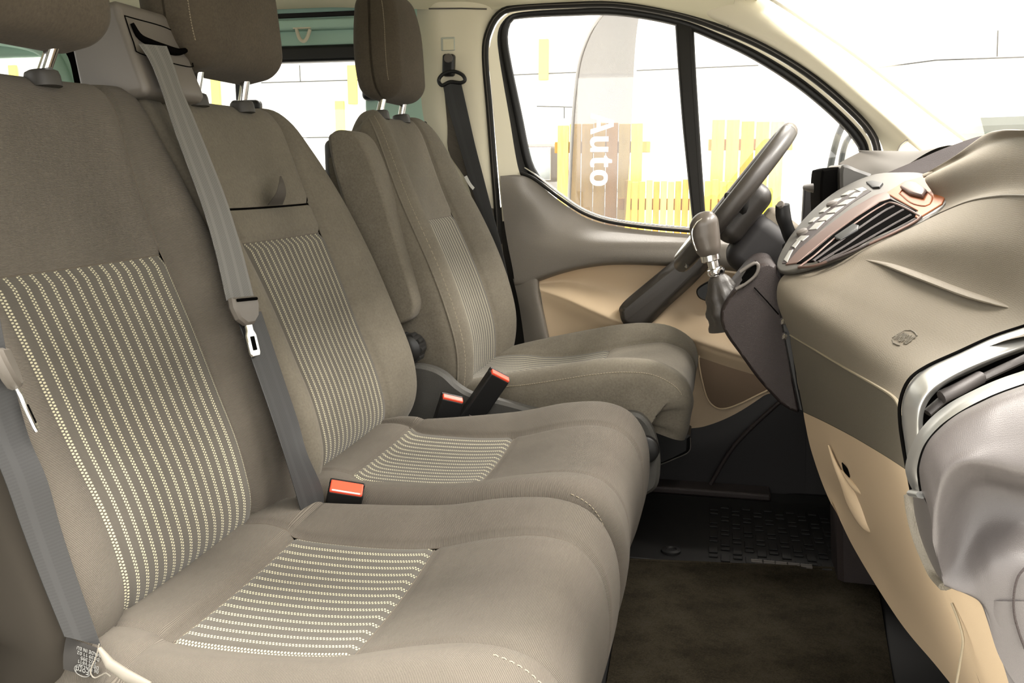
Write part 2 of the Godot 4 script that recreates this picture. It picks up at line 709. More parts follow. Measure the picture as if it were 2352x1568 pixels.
func _ready() -> void:
	var cam := Camera3D.new()
	cam.name = "camera"
	cam.fov = rad_to_deg(2.0 * atan(784.0 / 2075.0))
	cam.position = Vector3(0.55, 0.76, 1.385)
	cam.rotation = Vector3(deg_to_rad(-10.4), deg_to_rad(12.7), 0)
	cam.near = 0.02
	cam.far = 60.0
	add_child(cam)
	cam.current = true
	var we := WorldEnvironment.new()
	we.name = "environment"
	var e := Environment.new()
	var sky := Sky.new()
	var sm := ProceduralSkyMaterial.new()
	sm.sky_top_color = Color(1.0, 0.985, 0.96)
	sm.sky_horizon_color = Color(0.98, 0.965, 0.94)
	sm.ground_horizon_color = Color(0.62, 0.61, 0.59)
	sm.ground_bottom_color = Color(0.62, 0.61, 0.59)
	sky.sky_material = sm
	e.background_mode = Environment.BG_SKY
	e.sky = sky
	e.background_energy_multiplier = 4.1
	e.tonemap_mode = Environment.TONE_MAPPER_LINEAR
	e.tonemap_exposure = 1.0
	e.sdfgi_enabled = true
	e.ssao_enabled = true
	e.ssil_enabled = true
	we.environment = e
	add_child(we)
	make_materials()
	hall_lamp(Vector3(0.9, 3.55, 1.5), Vector2(2.4, 0.5), 34.0)
	hall_lamp(Vector3(0.0, 3.55, -3.4), Vector2(4.0, 0.5), 40.0)  # unseen lamp, added to wash the back wall behind the banner white
	hall_lamp(Vector3(3.2, 3.55, -0.4), Vector2(0.6, 3.0), 45.0)
	build_shell()
	build_door()
	build_bench()
	build_driver_seat()
	build_dashboard()
	build_items()
	build_hall()


func hall_lamp(at: Vector3, size: Vector2, power: float) -> void:
	var t := thing("hall_lamp", "long white ceiling lamp hanging over the %s of the hall" % ("open passenger side" if at.z > 0 else ("part in front of the windscreen" if at.x > 2 else "driver side (unseen, added to brighten the back wall)")), "lamp", at)
	part("lamp_housing", box(at + Vector3(-size.x / 2 - 0.03, 0.02, -size.y / 2 - 0.03), at + Vector3(size.x / 2 + 0.03, 0.1, size.y / 2 + 0.03), 0.01), mat("lamp_white", Color(0.9, 0.9, 0.9), 0.5), t)
	var glow := mat("lamp_glow", Color(1, 1, 1), 0.5)
	glow.emission_enabled = true
	glow.emission = Color(1, 0.98, 0.95)
	glow.emission_energy_multiplier = 2.0
	part("lamp_tube", box(at + Vector3(-size.x / 2, -0.01, -size.y / 2), at + Vector3(size.x / 2, 0.02, size.y / 2), 0.008), glow, t)
	var l := AreaLight3D.new()
	l.name = "lamp_light"
	l.area_size = size
	l.light_energy = power
	l.light_color = Color(1, 0.975, 0.94)
	l.area_range = 14.0
	l.area_attenuation = 2.0
	l.shadow_enabled = true
	l.rotation = Vector3(-PI / 2, 0, 0)
	l.position = Vector3(0, -0.03, 0)
	t.add_child(l)


# ---------------------------------------------------------------- seats
# One upholstered pad: a spine in x and y, seams at the edge of a centre panel, raised bolsters, rounded sides.
# u 0 to 0.4 spans the centre panel, 0.4 to 0.8 the bolster, to 1 its rounding, to 1.5 the side; v runs along the spine.
func pad(p: Dictionary) -> Callable:
	var spine: Array = p.spine
	var cz: float = p.z
	var flip: float = p.flip
	var vs: Array = p.get("seams", [])
	var length := 0.0
	for i in spine.size() - 1:
		length += spine[i].distance_to(spine[i + 1])
	return func(u: float, v: float) -> Vector3:
		v = clampf(v, 0.0, 1.0)
		var c: Vector2 = cm(spine, v)
		var t: Vector2 = (cm(spine, v + 0.01) - cm(spine, v - 0.01)).normalized()
		var n := Vector2(t.y, -t.x) * flip
		var a := absf(u)
		var hw: float = cm(p.neg if u < 0 else p.pos, v)
		var r: float = cm(p.get("round_neg" if u < 0 else "round_pos", p.round), v)
		var b: float = cm(p.bolster, v)
		var pw: float = cm(p.panel, v)
		var th: float = cm(p.thick, v)
		var z: float
		var h := 0.0
		if a <= 0.4:
			z = a / 0.4 * pw
		elif a <= 0.8:
			z = lerpf(pw, hw - r, (a - 0.4) / 0.4)
		elif a <= 1.0:
			z = hw - r + r * sin((a - 0.8) / 0.2 * PI / 2)
			h = -r * (1.0 - cos((a - 0.8) / 0.2 * PI / 2))
		else:
			z = hw
			h = -r - (a - 1.0) / 0.5 * th
			z += p.get("flare", 0.0) * sin((a - 1.0) / 0.5 * PI)
		var k := clampf((z - pw) / maxf(hw - r * 0.6 - pw, 0.01), 0.0, 1.0)
		h += b * sin(minf(k * 1.15, 1.0) * PI / 2) if a <= 1.0 else b
		h -= p.get("dish", 0.0) * (1.0 - pow(minf(z / pw, 1.0), 2.0))
		var g: float = p.get("groove", 0.005)
		h -= g * exp(-pow((z - pw) / 0.0035, 2.0))
		if a <= 0.41:
			for s in vs:
				h -= g * 0.9 * exp(-pow((v - s) * length / 0.0035, 2.0))
		if p.has("dent"):
			h += p.dent.call(z * signf(u), v)
		var q := c + n * h
		return Vector3(q.x, q.y, cz + z * signf(u))


func at_y(spine: Array, y: float) -> float:  # where the rising spine reaches a height
	for k in 400:
		if cm(spine, k / 400.0).y >= y:
			return k / 400.0
	return 1.0


func at_x(spine: Array, x: float) -> float:
	for k in 400:
		if cm(spine, k / 400.0).x >= x:
			return k / 400.0
	return 1.0


func headrest(seat: Node3D, at: Vector3, size: Vector3, tilt: float, post_gap: float, feet: Array, narrow: float, cloth: String) -> void:
	var bend := func(p: Vector3) -> Vector3:
		var y := p.y / (size.y / 2)
		var q := p
		q.z *= 1.0 - narrow * pow(clampf((y + 0.4) / 1.4, 0, 1), 2.0) - 0.10 * pow(clampf(-(y + 0.45) / 0.55, 0, 1), 2.0)
		q.x *= 1.0 + 0.12 * (1.0 - y * y) - 0.20 * pow(clampf(y, 0, 1), 2.0)
		q.x += -0.008 * pow(p.z / (size.z / 2), 2.0) * signf(maxf(p.x, 0.0)) + 0.006 * sin(y * 2.0)
		return q
	var t := Transform3D(Basis(Vector3(0, 0, 1), tilt), at)
	var r := minf(size.x * 0.44, 0.036)
	var hr := part("headrest", moved(block(size, r, 9, bend), t), mats[cloth], seat)
	var th := []
	var hx := size / 2 - Vector3.ONE * r
	for s in [1.0, -1.0]:
		var path := []
		for k in 40:
			var y := lerpf(-hx.y * 1.05, hx.y, k / 39.0)
			path.append(t * (bend.call(Vector3(hx.x + r * 0.55, y, (hx.z + r * 0.835) * s))))
		var line := func(u: float, v: float) -> Vector3:
			return cm(path, v) + t.basis * Vector3(0, 0, u * 0.01)
		th.append(stitches(line, 0, 0, 0, 1, 46, 0.0007, 0.0012, 1.0))
	part("stitching", join(th), mats["thread"], hr, "pale seam stitching")
	for k in 2:
		var z := at.z + post_gap * (0.5 - k)
		var foot: Vector3 = feet[k]
		var top := t * Vector3(-0.006, -size.y / 2 + 0.02, 0)
		top.z = z
		part("headrest_post", tube([foot, foot.lerp(top, 0.5), top], 0.0075, 12), mats["chrome"], hr, "chrome headrest post")
		var bz: Array = []
		for q in [Vector2(0.001, 0.007), Vector2(0.014, 0.007), Vector2(0.018, 0.005), Vector2(0.0195, 0.0), Vector2(0.020, -0.012)]:
			bz.append(q)
		part("post_guide", lathe(bz, foot, Vector3(-0.12, 1, 0), 22), mats["post_guide"], seat)


func pad_part(called: String, seat: Node3D, p: Dictionary, fn: Callable, cloth: String, u0: float, u1: float, nu: int, v0: float, v1: float, nv: int, label := "") -> MeshInstance3D:
	return part(called, patch(fn, u0, u1, nu, v0, v1, nv, -1.0 if p.flip > 0 else 1.0), mats[cloth], seat, label)


func seams(seat: Node3D, fn: Callable, list: Array, r := 0.0009) -> void:  # thin dark seams sunk between the pieces of a cover
	var all := []
	for q in list:
		all.append(tube(range(41).map(func(k): return fn.call(lerpf(q[0], q[2], k / 40.0), lerpf(q[1], q[3], k / 40.0))), r, 5))
	part("cover_seam", join(all), mats["dark_thread"], seat)


func build_bench() -> void:
	var seat := thing("passenger_bench", "double dark grey cloth passenger bench with two striped backrests and striped cushions", "seat", Vector3(0.1, 0, 0.29))
	var back := [Vector2(-0.06, 0.262), Vector2(-0.03, 0.300), Vector2(-0.009, 0.331), Vector2(-0.003, 0.360), Vector2(-0.008, 0.394), Vector2(-0.021, 0.440), Vector2(-0.045, 0.500), Vector2(-0.078, 0.585), Vector2(-0.112, 0.664), Vector2(-0.144, 0.735), Vector2(-0.174, 0.80), Vector2(-0.197, 0.848), Vector2(-0.222, 0.872), Vector2(-0.262, 0.868), Vector2(-0.285, 0.82), Vector2(-0.285, 0.76)]
	var top := at_y(back, 0.665)
	for k in 2:
		var near := k == 0
		var p := {
			"spine": back, "z": 0.53 if near else 0.065, "flip": 1.0, "bolster": [0.006, 0.018, 0.028, 0.028, 0.020, 0.008, 0.0, 0.0], "panel": [0.13, 0.13],
			"round": [0.034, 0.034, 0.034, 0.034, 0.024, 0.016, 0.012], "thick": [0.09, 0.10, 0.10, 0.10, 0.09, 0.06, 0.02, 0.005], "dish": 0.003,
			"neg": [0.238, 0.238, 0.238, 0.238, 0.238, 0.237, 0.236, 0.234] if near else [0.235, 0.25, 0.262, 0.264, 0.256, 0.218, 0.165, 0.15],
			"pos": [0.225, 0.235, 0.242, 0.244, 0.235, 0.205, 0.165, 0.15] if near else [0.226, 0.226, 0.226, 0.226, 0.226, 0.224, 0.22, 0.218],
		}
		p["round_neg" if near else "round_pos"] = [0.034, 0.034, 0.032, 0.028, 0.018, 0.006, 0.004]
		if near:
			p.seams = [top]
			p.panel = [0.128, 0.128, 0.130, 0.136, 0.144, 0.180, 0.19, 0.19]
			var fn := pad(p)
			pad_part("striped_panel", seat, p, fn, "striped_fabric", -0.4, 0.4, 26, 0.0, top, 46, "striped outer backrest panel")
			pad_part("upper_panel", seat, p, fn, "fabric", -0.4, 0.4, 26, top, 1.0, 40)
			pad_part("backrest_bolster", seat, p, fn, "fabric", 0.4, 0.89, 24, 0.0, 1.0, 70)
			pad_part("backrest_side", seat, p, fn, "shaded_side_cloth", 0.89, 1.5, 20, 0.0, 1.0, 50, "outer side of the backrest with shade put into its cloth colour")
			pad_part("backrest_bolster", seat, p, fn, "fabric", -1.5, -0.4, 34, 0.0, 1.0, 70)
			seams(seat, fn, [[-0.4, 0.0, -0.4, 0.8], [0.4, 0.0, 0.4, 0.8], [-0.4, top, 0.4, top]])
		else:
			var gap := at_y(back, 0.712)
			p.seams = [top, gap]
			p.groove = 0.007
			p.panel = [0.137, 0.137, 0.136, 0.134, 0.145, 0.170, 0.15, 0.14]
			var fn := pad(p)
			seams(seat, fn, [[-0.4, 0.0, -0.4, 0.78], [0.4, 0.0, 0.4, 0.78], [-0.4, top, 0.4, top]])
			pad_part("striped_panel", seat, p, fn, "striped_fabric", -0.4, 0.4, 26, 0.0, top, 46, "striped middle backrest panel")
			pad_part("middle_band", seat, p, fn, "plain_cloth", -0.4, 0.4, 26, top, gap, 10)
			pad_part("upper_panel", seat, p, fn, "plain_cloth", -0.4, 0.4, 26, gap, 1.0, 40)
			pad_part("backrest_bolster", seat, p, fn, "plain_cloth", 0.4, 1.5, 30, 0.0, 1.0, 70)
			pad_part("backrest_bolster", seat, p, fn, "plain_cloth", -1.5, -0.4, 34, 0.0, 1.0, 70)
			part("panel_gap", tube(range(31).map(func(i): return fn.call(lerpf(-0.4, 0.4, i / 30.0), gap) + Vector3(0.0015, 0, 0)), 0.0019, 6), mats["dark_gap"], seat)
			part("panel_gap", tube(range(31).map(func(i): return fn.call(-0.4, lerpf(top, gap + 0.02, i / 30.0))), 0.0012, 6), mats["dark_gap"], seat)
			# the cloth loop that folds the backrest down
			var l := []
			var r := []
			l = [Vector3(-0.139, 0.7594, 0.02415), Vector3(-0.1161, 0.7461, 0.07522), Vector3(-0.1127, 0.7318, 0.0933), Vector3(-0.1323, 0.7148, 0.08259)]
			r = [Vector3(-0.139, 0.7594, 0.02114), Vector3(-0.1219, 0.7458, 0.04443), Vector3(-0.1203, 0.7308, 0.04465), Vector3(-0.134, 0.7139, 0.03117)]
			part("pull_strap", strap(l, r, 14, 0.001, Vector3(1, 0, 0.4)), mats["strap_cloth"], seat, "dark cloth pull strap")
	# the hard back of the backrest
	part("backrest_shell", box(Vector3(-0.30, 0.33, -0.17), Vector3(-0.262, 0.84, 0.75), 0.015, 3), mats["seat_plastic"], seat)
	for k in 2:
		var near := k == 0
		var cu := [Vector2(-0.085, 0.312), Vector2(-0.035, 0.332), Vector2(0.015, 0.341), Vector2(0.048, 0.337), Vector2(0.068, 0.327), Vector2(0.13, 0.325), Vector2(0.19, 0.327), Vector2(0.245, 0.334), Vector2(0.31, 0.352), Vector2(0.37, 0.361), Vector2(0.415, 0.350), Vector2(0.443, 0.312), Vector2(0.451, 0.25), Vector2(0.441, 0.185), Vector2(0.422, 0.13)]
		var p := {
			"spine": cu, "z": 0.555 if near else 0.085, "flip": -1.0, "bolster": [0.0, 0.004, 0.014, 0.022, 0.022, 0.014, 0.006, 0.002, 0.0], "panel": [0.135, 0.135, 0.132, 0.13, 0.128, 0.125, 0.12, 0.12],
			"round": [0.03, 0.03, 0.034, 0.036, 0.036, 0.034, 0.03, 0.03], "thick": [0.12, 0.14, 0.16, 0.17, 0.17, 0.15, 0.10, 0.06], "dish": 0.006,
			"neg": [0.22, 0.226, 0.23, 0.232, 0.232, 0.23, 0.218, 0.205] if near else [0.17, 0.172, 0.185, 0.225, 0.252, 0.25, 0.235, 0.22], "pos": [0.19, 0.2, 0.215, 0.22, 0.222, 0.22, 0.21, 0.2] if near else [0.215, 0.218, 0.222, 0.226, 0.226, 0.224, 0.214, 0.2],
		}
		var a := at_x(cu, 0.062 if near else 0.05)
		var b := at_x(cu, 0.240 if near else 0.23)
		p.seams = [a, b]
		var fn := pad(p)
		var cl := "fabric"
		pad_part("cushion_rear_band", seat, p, fn, cl, -0.4, 0.4, 26, 0.0, a, 14)
		pad_part("cushion_striped_panel", seat, p, fn, "striped_fabric", -0.4, 0.4, 26, a, b, 26, "striped %s cushion panel" % ("outer" if near else "middle"))
		pad_part("cushion_front_panel", seat, p, fn, cl, -0.4, 0.4, 26, b, 1.0, 40)
		pad_part("cushion_bolster", seat, p, fn, cl, 0.4, 1.12, 28, 0.0, 1.0, 60)
		pad_part("cushion_side", seat, p, fn, "shaded_side_cloth" if near else cl, 1.12, 1.5, 10, 0.0, 1.0, 50)  # outer cushion side also has its shade put into the cloth colour
		pad_part("cushion_bolster", seat, p, fn, cl, -1.5, -0.4, 32, 0.0, 1.0, 60)
		seams(seat, fn, [[-0.4, 0.05, -0.4, 0.72], [0.4, 0.05, 0.4, 0.72], [-0.4, b, 0.4, b], [-0.4, a, 0.4, a]])
		var line := func(u: float, v: float) -> Vector3:
			return fn.call(u, v)
		part("stitching", join([stitches(line, -0.9, 0.25, -0.9, 0.70, 46, 0.0006, 0.0006, 1.0), stitches(line, 0.9 if not near else 0.62, 0.66, 0.95 if not near else 0.70, 0.80, 14, 0.0006, 0.0006, 1.0)]), mats["thread"], seat)
	part("seat_base", box(Vector3(-0.22, 0.0, -0.12), Vector3(0.37, 0.20, 0.72), 0.02, 2), mats["black_plastic"], seat)
	# pale plastic hinge cover and care label at the outer rear corner
	part("side_trim", tube([Vector3(0.05513, 0.3676, 0.775), Vector3(0.06634, 0.3563, 0.778), Vector3(0.08367, 0.3485, 0.78), Vector3(0.1049, 0.3426, 0.78)], [Vector2(.002, .002), Vector2(.005, .004), Vector2(.006, .004), Vector2(.003, .003)], 10), mats["seat_trim"], seat, "pale plastic edge trim")
	part("wire_hook", tube(even([Vector3(0.0474, 0.3652, 0.765), Vector3(0.04434, 0.353, 0.767), Vector3(0.04044, 0.342, 0.77), Vector3(0.04327, 0.3358, 0.77), Vector3(0.05041, 0.3392, 0.77), Vector3(0.05533, 0.3419, 0.77), Vector3(0.05974, 0.3392, 0.77)], 20), 0.0006, 6), mats["seat_trim"], seat, "thin pale wire hook")
	headrest(seat, Vector3(-0.205, 1.02, 0.515), Vector3(0.10, 0.235, 0.262), 0.20, 0.135, [Vector3(-0.215, 0.872, 0.595), Vector3(-0.215, 0.872, 0.452)], 0.12, "headrest_cloth")
	headrest(seat, Vector3(-0.218, 1.027, 0.062), Vector3(0.104, 0.235, 0.268), 0.20, 0.135, [Vector3(-0.215, 0.872, 0.137), Vector3(-0.215, 0.872, -0.002)], 0.12, "headrest_cloth")
	# belt outlet on top of the backrest
	var bend := func(q: Vector3) -> Vector3:
		var k := clampf((q.y + 0.05) / 0.1, 0, 1)
		return Vector3(q.x * (1.0 - 0.18 * k) - 0.010 * k, q.y, q.z * (1.0 - 0.06 * k))
	var t := Transform3D(Basis(Vector3(0, 0, 1), 0.17), Vector3(-0.236, 0.917, 0.238))
	var tu := part("belt_outlet", moved(block(Vector3(0.10, 0.125, 0.142), 0.011, 5, bend), t), mats["turret_plastic"], seat, "grey plastic belt outlet box")
	var face := func(z: float, y: float, d: float) -> Vector3:
		return t * (bend.call(Vector3(0.05, y, z)) + Vector3(d, 0, 0))
	var pl := []
	for q in [Vector2(0.062, 0.042), Vector2(-0.05, 0.038), Vector2(-0.062, 0.006), Vector2(-0.06, -0.012), Vector2(0.056, -0.008), Vector2(0.064, 0.005)]:
		pl.append(face.call(q.x, q.y, 0.0006))
	var ring := even(pl + [pl[0]], 48)
	part("outlet_seam", tube(ring.slice(0, 48), 0.0008, 6, false, Vector3.ZERO, true), mats["dark_gap"], tu)
	var slot := []
	for q in [Vector2(0.056, 0.032), Vector2(0.050, 0.016), Vector2(0.03, 0.010), Vector2(0.0, 0.006), Vector2(-0.03, 0.005), Vector2(-0.054, 0.010)]:
		slot.append(face.call(q.x, q.y, 0.0035))
	part("belt_slot", tube(even(slot, 24), [Vector2(0.003, 0.002), Vector2(0.006, 0.004), Vector2(0.008, 0.005), Vector2(0.008, 0.005), Vector2(0.006, 0.004)], 8), mats["dark_gap"], tu, "dark belt slot")
	# care label hanging at the side
	var lab := [Vector3(0.01241, 0.3659, 0.762), Vector3(0.04462, 0.3573, 0.76), Vector3(0.03745, 0.3316, 0.764), Vector3(0.01006, 0.3374, 0.766)]
	var lf := func(u: float, v: float) -> Vector3:
		return lab[0].lerp(lab[1], u).lerp(lab[3].lerp(lab[2], u), v) + Vector3(0, 0, 0.002 * sin(v * 3.0))
	var ct := part("care_label", join([patch(lf, 0, 1, 4, 0, 1, 4, Vector3(0, 0, 1))]), mats["label_cloth"], seat, "black cloth care label with white print")
	var ux: Vector3 = (lab[1] - lab[0]).normalized()
	var uy: Vector3 = (lab[0] - lab[3]).normalized()
	for k in 5:
		var at: Vector3 = lf.call(0.2 + 0.02 * k, 0.16 + 0.125 * k) + Vector3(0, 0, 0.0012)
		part("printed_line", text_mesh(["MADE IN EU", "DB39 11 02", "002 395", "DB39 V611", "06 MA1 W"][k], 0.0030), mats["grey_print"], ct).transform = Transform3D(Basis(-ux, -uy, ux.cross(uy)), at + ux * 0.017)
	var oval := []
	var oc: Vector3 = lf.call(0.66, 0.82) + Vector3(0, 0, 0.0012)
	for k in 28:
		oval.append(oc + ux * (cos(TAU * k / 28) * 0.0075) + uy * (sin(TAU * k / 28) * 0.0048))
	part("printed_oval", tube(oval, 0.0003, 5, false, Vector3.ZERO, true), mats["grey_print"], ct)
	part("printed_script", text_mesh("Ford", 0.0046), mats["grey_print"], ct).transform = Transform3D(Basis(-ux, -uy, ux.cross(uy)), oc)


func text_mesh(s: String, height: float, depth := 0.0004) -> TextMesh:
	var t := TextMesh.new()
	t.text = s
	t.font_size = 32
	t.pixel_size = height / 24.0
	t.depth = depth
	t.curve_step = 1.0
	return t


func build_driver_seat() -> void:
	var dx := 0.085
	var seat := thing("driver_chair", "single driver seat with upright folded armrest, behind the steering wheel", "seat", Vector3(0.2, 0, -0.485))
	var back := []
	for q in [Vector2(-0.09, 0.265), Vector2(-0.055, 0.297), Vector2(-0.027, 0.333), Vector2(-0.021, 0.370), Vector2(-0.025, 0.43), Vector2(-0.045, 0.5), Vector2(-0.076, 0.58), Vector2(-0.119, 0.675), Vector2(-0.140, 0.725), Vector2(-0.163, 0.79), Vector2(-0.182, 0.843), Vector2(-0.198, 0.872), Vector2(-0.215, 0.884), Vector2(-0.247, 0.878), Vector2(-0.272, 0.835), Vector2(-0.275, 0.77)]:
		back.append(q + Vector2(dx, 0.0))
	var p := {
		"spine": back, "z": -0.485, "flip": 1.0, "bolster": [0.010, 0.022, 0.034, 0.036, 0.026, 0.012, 0.003, 0.0], "panel": [0.128, 0.130, 0.130, 0.125, 0.115, 0.11, 0.10, 0.10],
		"round": [0.04, 0.045, 0.048, 0.045, 0.04, 0.03, 0.015], "thick": [0.10, 0.11, 0.11, 0.11, 0.10, 0.07, 0.02, 0.005], "dish": 0.006,
		"neg": [0.20, 0.225, 0.25, 0.255, 0.225, 0.185, 0.13, 0.11], "pos": [0.20, 0.22, 0.236, 0.235, 0.212, 0.178, 0.13, 0.11],
	}
	var top := at_y(back, 0.673)
	p.seams = [top]
	var fn := pad(p)
	pad_part("striped_panel", seat, p, fn, "striped_fabric", -0.4, 0.4, 26, 0.0, top, 46, "striped driver backrest panel")
	pad_part("upper_panel", seat, p, fn, "plain_cloth", -0.4, 0.4, 26, top, 1.0, 40)
	pad_part("backrest_bolster", seat, p, fn, "plain_cloth", 0.4, 1.5, 36, 0.0, 1.0, 70)
	pad_part("backrest_bolster", seat, p, fn, "plain_cloth", -1.5, -0.4, 36, 0.0, 1.0, 70)
	seams(seat, fn, [[-0.4, 0.0, -0.4, 0.78], [0.4, 0.0, 0.4, 0.78], [-0.4, top, 0.4, top]])
	part("piping", tube(even(range(40).map(func(k): return fn.call(0.93, lerpf(0.06, 0.74, k / 39.0))), 60), 0.0022, 6), mats["plain_cloth"], seat)
	part("stitching", stitches(fn, 0.885, 0.06, 0.885, 0.74, 90, 0.0007, 0.0006, 1.0), mats["thread"], seat, "pale seam stitching")
	part("backrest_shell", box(Vector3(-0.292 + dx, 0.36, -0.68), Vector3(-0.255 + dx, 0.83, -0.29), 0.015, 3), mats["seat_plastic"], seat)
	var cu := []
	for q in [Vector2(-0.06, 0.335), Vector2(0.0, 0.348), Vector2(0.05, 0.352), Vector2(0.09, 0.350), Vector2(0.135, 0.352), Vector2(0.195, 0.362), Vector2(0.255, 0.376), Vector2(0.315, 0.388), Vector2(0.365, 0.392), Vector2(0.41, 0.375), Vector2(0.429, 0.345), Vector2(0.431, 0.315), Vector2(0.429, 0.285), Vector2(0.422, 0.262)]:
		cu.append(q + Vector2(dx, 0.005))
	var c := {
		"spine": cu, "z": -0.485, "flip": -1.0, "bolster": [0.0, 0.014, 0.032, 0.04, 0.036, 0.022, 0.008, 0.0, 0.0], "panel": [0.13, 0.128, 0.125, 0.125, 0.13, 0.135, 0.135, 0.13],
		"round": [0.035, 0.04, 0.045, 0.045, 0.04, 0.036, 0.03, 0.03], "thick": [0.05, 0.07, 0.09, 0.09, 0.09, 0.10, 0.12, 0.14], "dish": 0.006,
		"neg": [0.21, 0.23, 0.245, 0.25, 0.25, 0.245, 0.225, 0.21], "pos": [0.20, 0.225, 0.242, 0.25, 0.25, 0.245, 0.225, 0.21],
	}
	var b := at_x(cu, 0.325)
	c.seams = [b]
	var cf := pad(c)
	pad_part("cushion_striped_panel", seat, c, cf, "striped_fabric", -0.4, 0.4, 26, 0.0, b, 34, "striped driver cushion panel")
	pad_part("cushion_front_panel", seat, c, cf, "plain_cloth", -0.4, 0.4, 26, b, 1.0, 40)
	pad_part("cushion_bolster", seat, c, cf, "plain_cloth", 0.4, 1.5, 34, 0.0, 1.0, 60)
	pad_part("cushion_bolster", seat, c, cf, "plain_cloth", -1.5, -0.4, 34, 0.0, 1.0, 60)
	seams(seat, cf, [[-0.4, 0.1, -0.4, 0.75], [0.4, 0.1, 0.4, 0.75], [-0.4, b, 0.4, b]])
	part("stitching", stitches(cf, 0.93, 0.2, 0.93, 0.72, 80, 0.0007, 0.0006, 1.0), mats["thread"], seat)
	# plastic shield along the side, wheel for the backrest angle
	var sh := []
	for q in [Vector3(-0.04741, 0.2536, -0.22), Vector3(-0.03512, 0.393, -0.22), Vector3(-0.008551, 0.4045, -0.22), Vector3(0.02621, 0.4027, -0.22), Vector3(0.05625, 0.3906, -0.22), Vector3(0.08174, 0.369, -0.22), Vector3(0.1115, 0.3537, -0.22), Vector3(0.1665, 0.344, -0.22), Vector3(0.2909, 0.3218, -0.22), Vector3(0.3953, 0.3362, -0.22), Vector3(0.435, 0.3279, -0.22), Vector3(0.4581, 0.2867, -0.22), Vector3(0.4661, 0.2294, -0.22), Vector3(0.4515, 0.1864, -0.22), Vector3(0.3748, 0.1633, -0.22), Vector3(0.2087, 0.1758, -0.22), Vector3(-0.008523, 0.1944, -0.22)]:
		sh.append(Vector2(q.x, q.y))
	part("side_shield", extrude(smooth_poly(sh, 72), Vector3(0, 0, -0.245), Vector3.RIGHT, Vector3.UP, 0.03, 0.006), mats["seat_plastic"], seat, "grey plastic side shield")
	part("height_wheel", lathe([Vector2(0.026, 0.0), Vector2(0.025, 0.01), Vector2(0.02, 0.014), Vector2(0.001, 0.015)], Vector3(0.4385, 0.2704, -0.215), Vector3(0, 0, 1), 26), mats["black_plastic"], seat)
	var kc := Vector3(-0.01047, 0.4377, -0.205)
	var kn := []
	for i in 10:
		var q := chunk()
		var ang := TAU * i / 10
		q = tube([kc + Vector3(cos(ang), sin(ang), 0) * 0.026 - Vector3(0, 0, 0.02), kc + Vector3(cos(ang), sin(ang), 0) * 0.026 + Vector3(0, 0, 0.006)], 0.0055, 8)
		kn.append(q)
	var knob := part("recline_wheel", join([lathe([Vector2(0.012, -0.04), Vector2(0.026, -0.035), Vector2(0.028, -0.01), Vector2(0.027, 0.006), Vector2(0.018, 0.012), Vector2(0.002, 0.012)], kc, Vector3(0, 0, 1), 30)]), mats["black_plastic"], seat, "black round backrest wheel")
	part("grip_rib", join(kn), mats["black_plastic"], knob)
	part("seat_base", box(Vector3(0.0, 0.0, -0.66), Vector3(0.40, 0.26, -0.25), 0.02, 2), mats["black_plastic"], seat)
	var arm := []
	for q in [Vector3(-0.1586, 0.8179, -0.207), Vector3(-0.1492, 0.8382, -0.207), Vector3(-0.1293, 0.8427, -0.207), Vector3(-0.104, 0.8347, -0.207), Vector3(-0.0837, 0.8057, -0.207), Vector3(-0.05534, 0.731, -0.207), Vector3(-0.0272, 0.6355, -0.207), Vector3(-0.001848, 0.5509, -0.207), Vector3(0.004306, 0.5183, -0.207), Vector3(-0.006508, 0.4932, -0.207), Vector3(-0.03698, 0.4822, -0.207), Vector3(-0.06283, 0.4913, -0.207), Vector3(-0.099, 0.5935, -0.207), Vector3(-0.138, 0.7226, -0.207)]:
		arm.append(Vector2(q.x, q.y))
	part("armrest", extrude(smooth_poly(arm, 64), Vector3(0, 0, -0.284), Vector3.RIGHT, Vector3.UP, 0.077, 0.012, 75), mats["plain_cloth"], seat, "armrest folded upright")
	headrest(seat, Vector3(-0.133, 1.025, -0.485), Vector3(0.092, 0.225, 0.215), 0.16, 0.125, [Vector3(-0.134, 0.884, -0.415), Vector3(-0.134, 0.884, -0.545)], 0.28, "headrest_cloth")


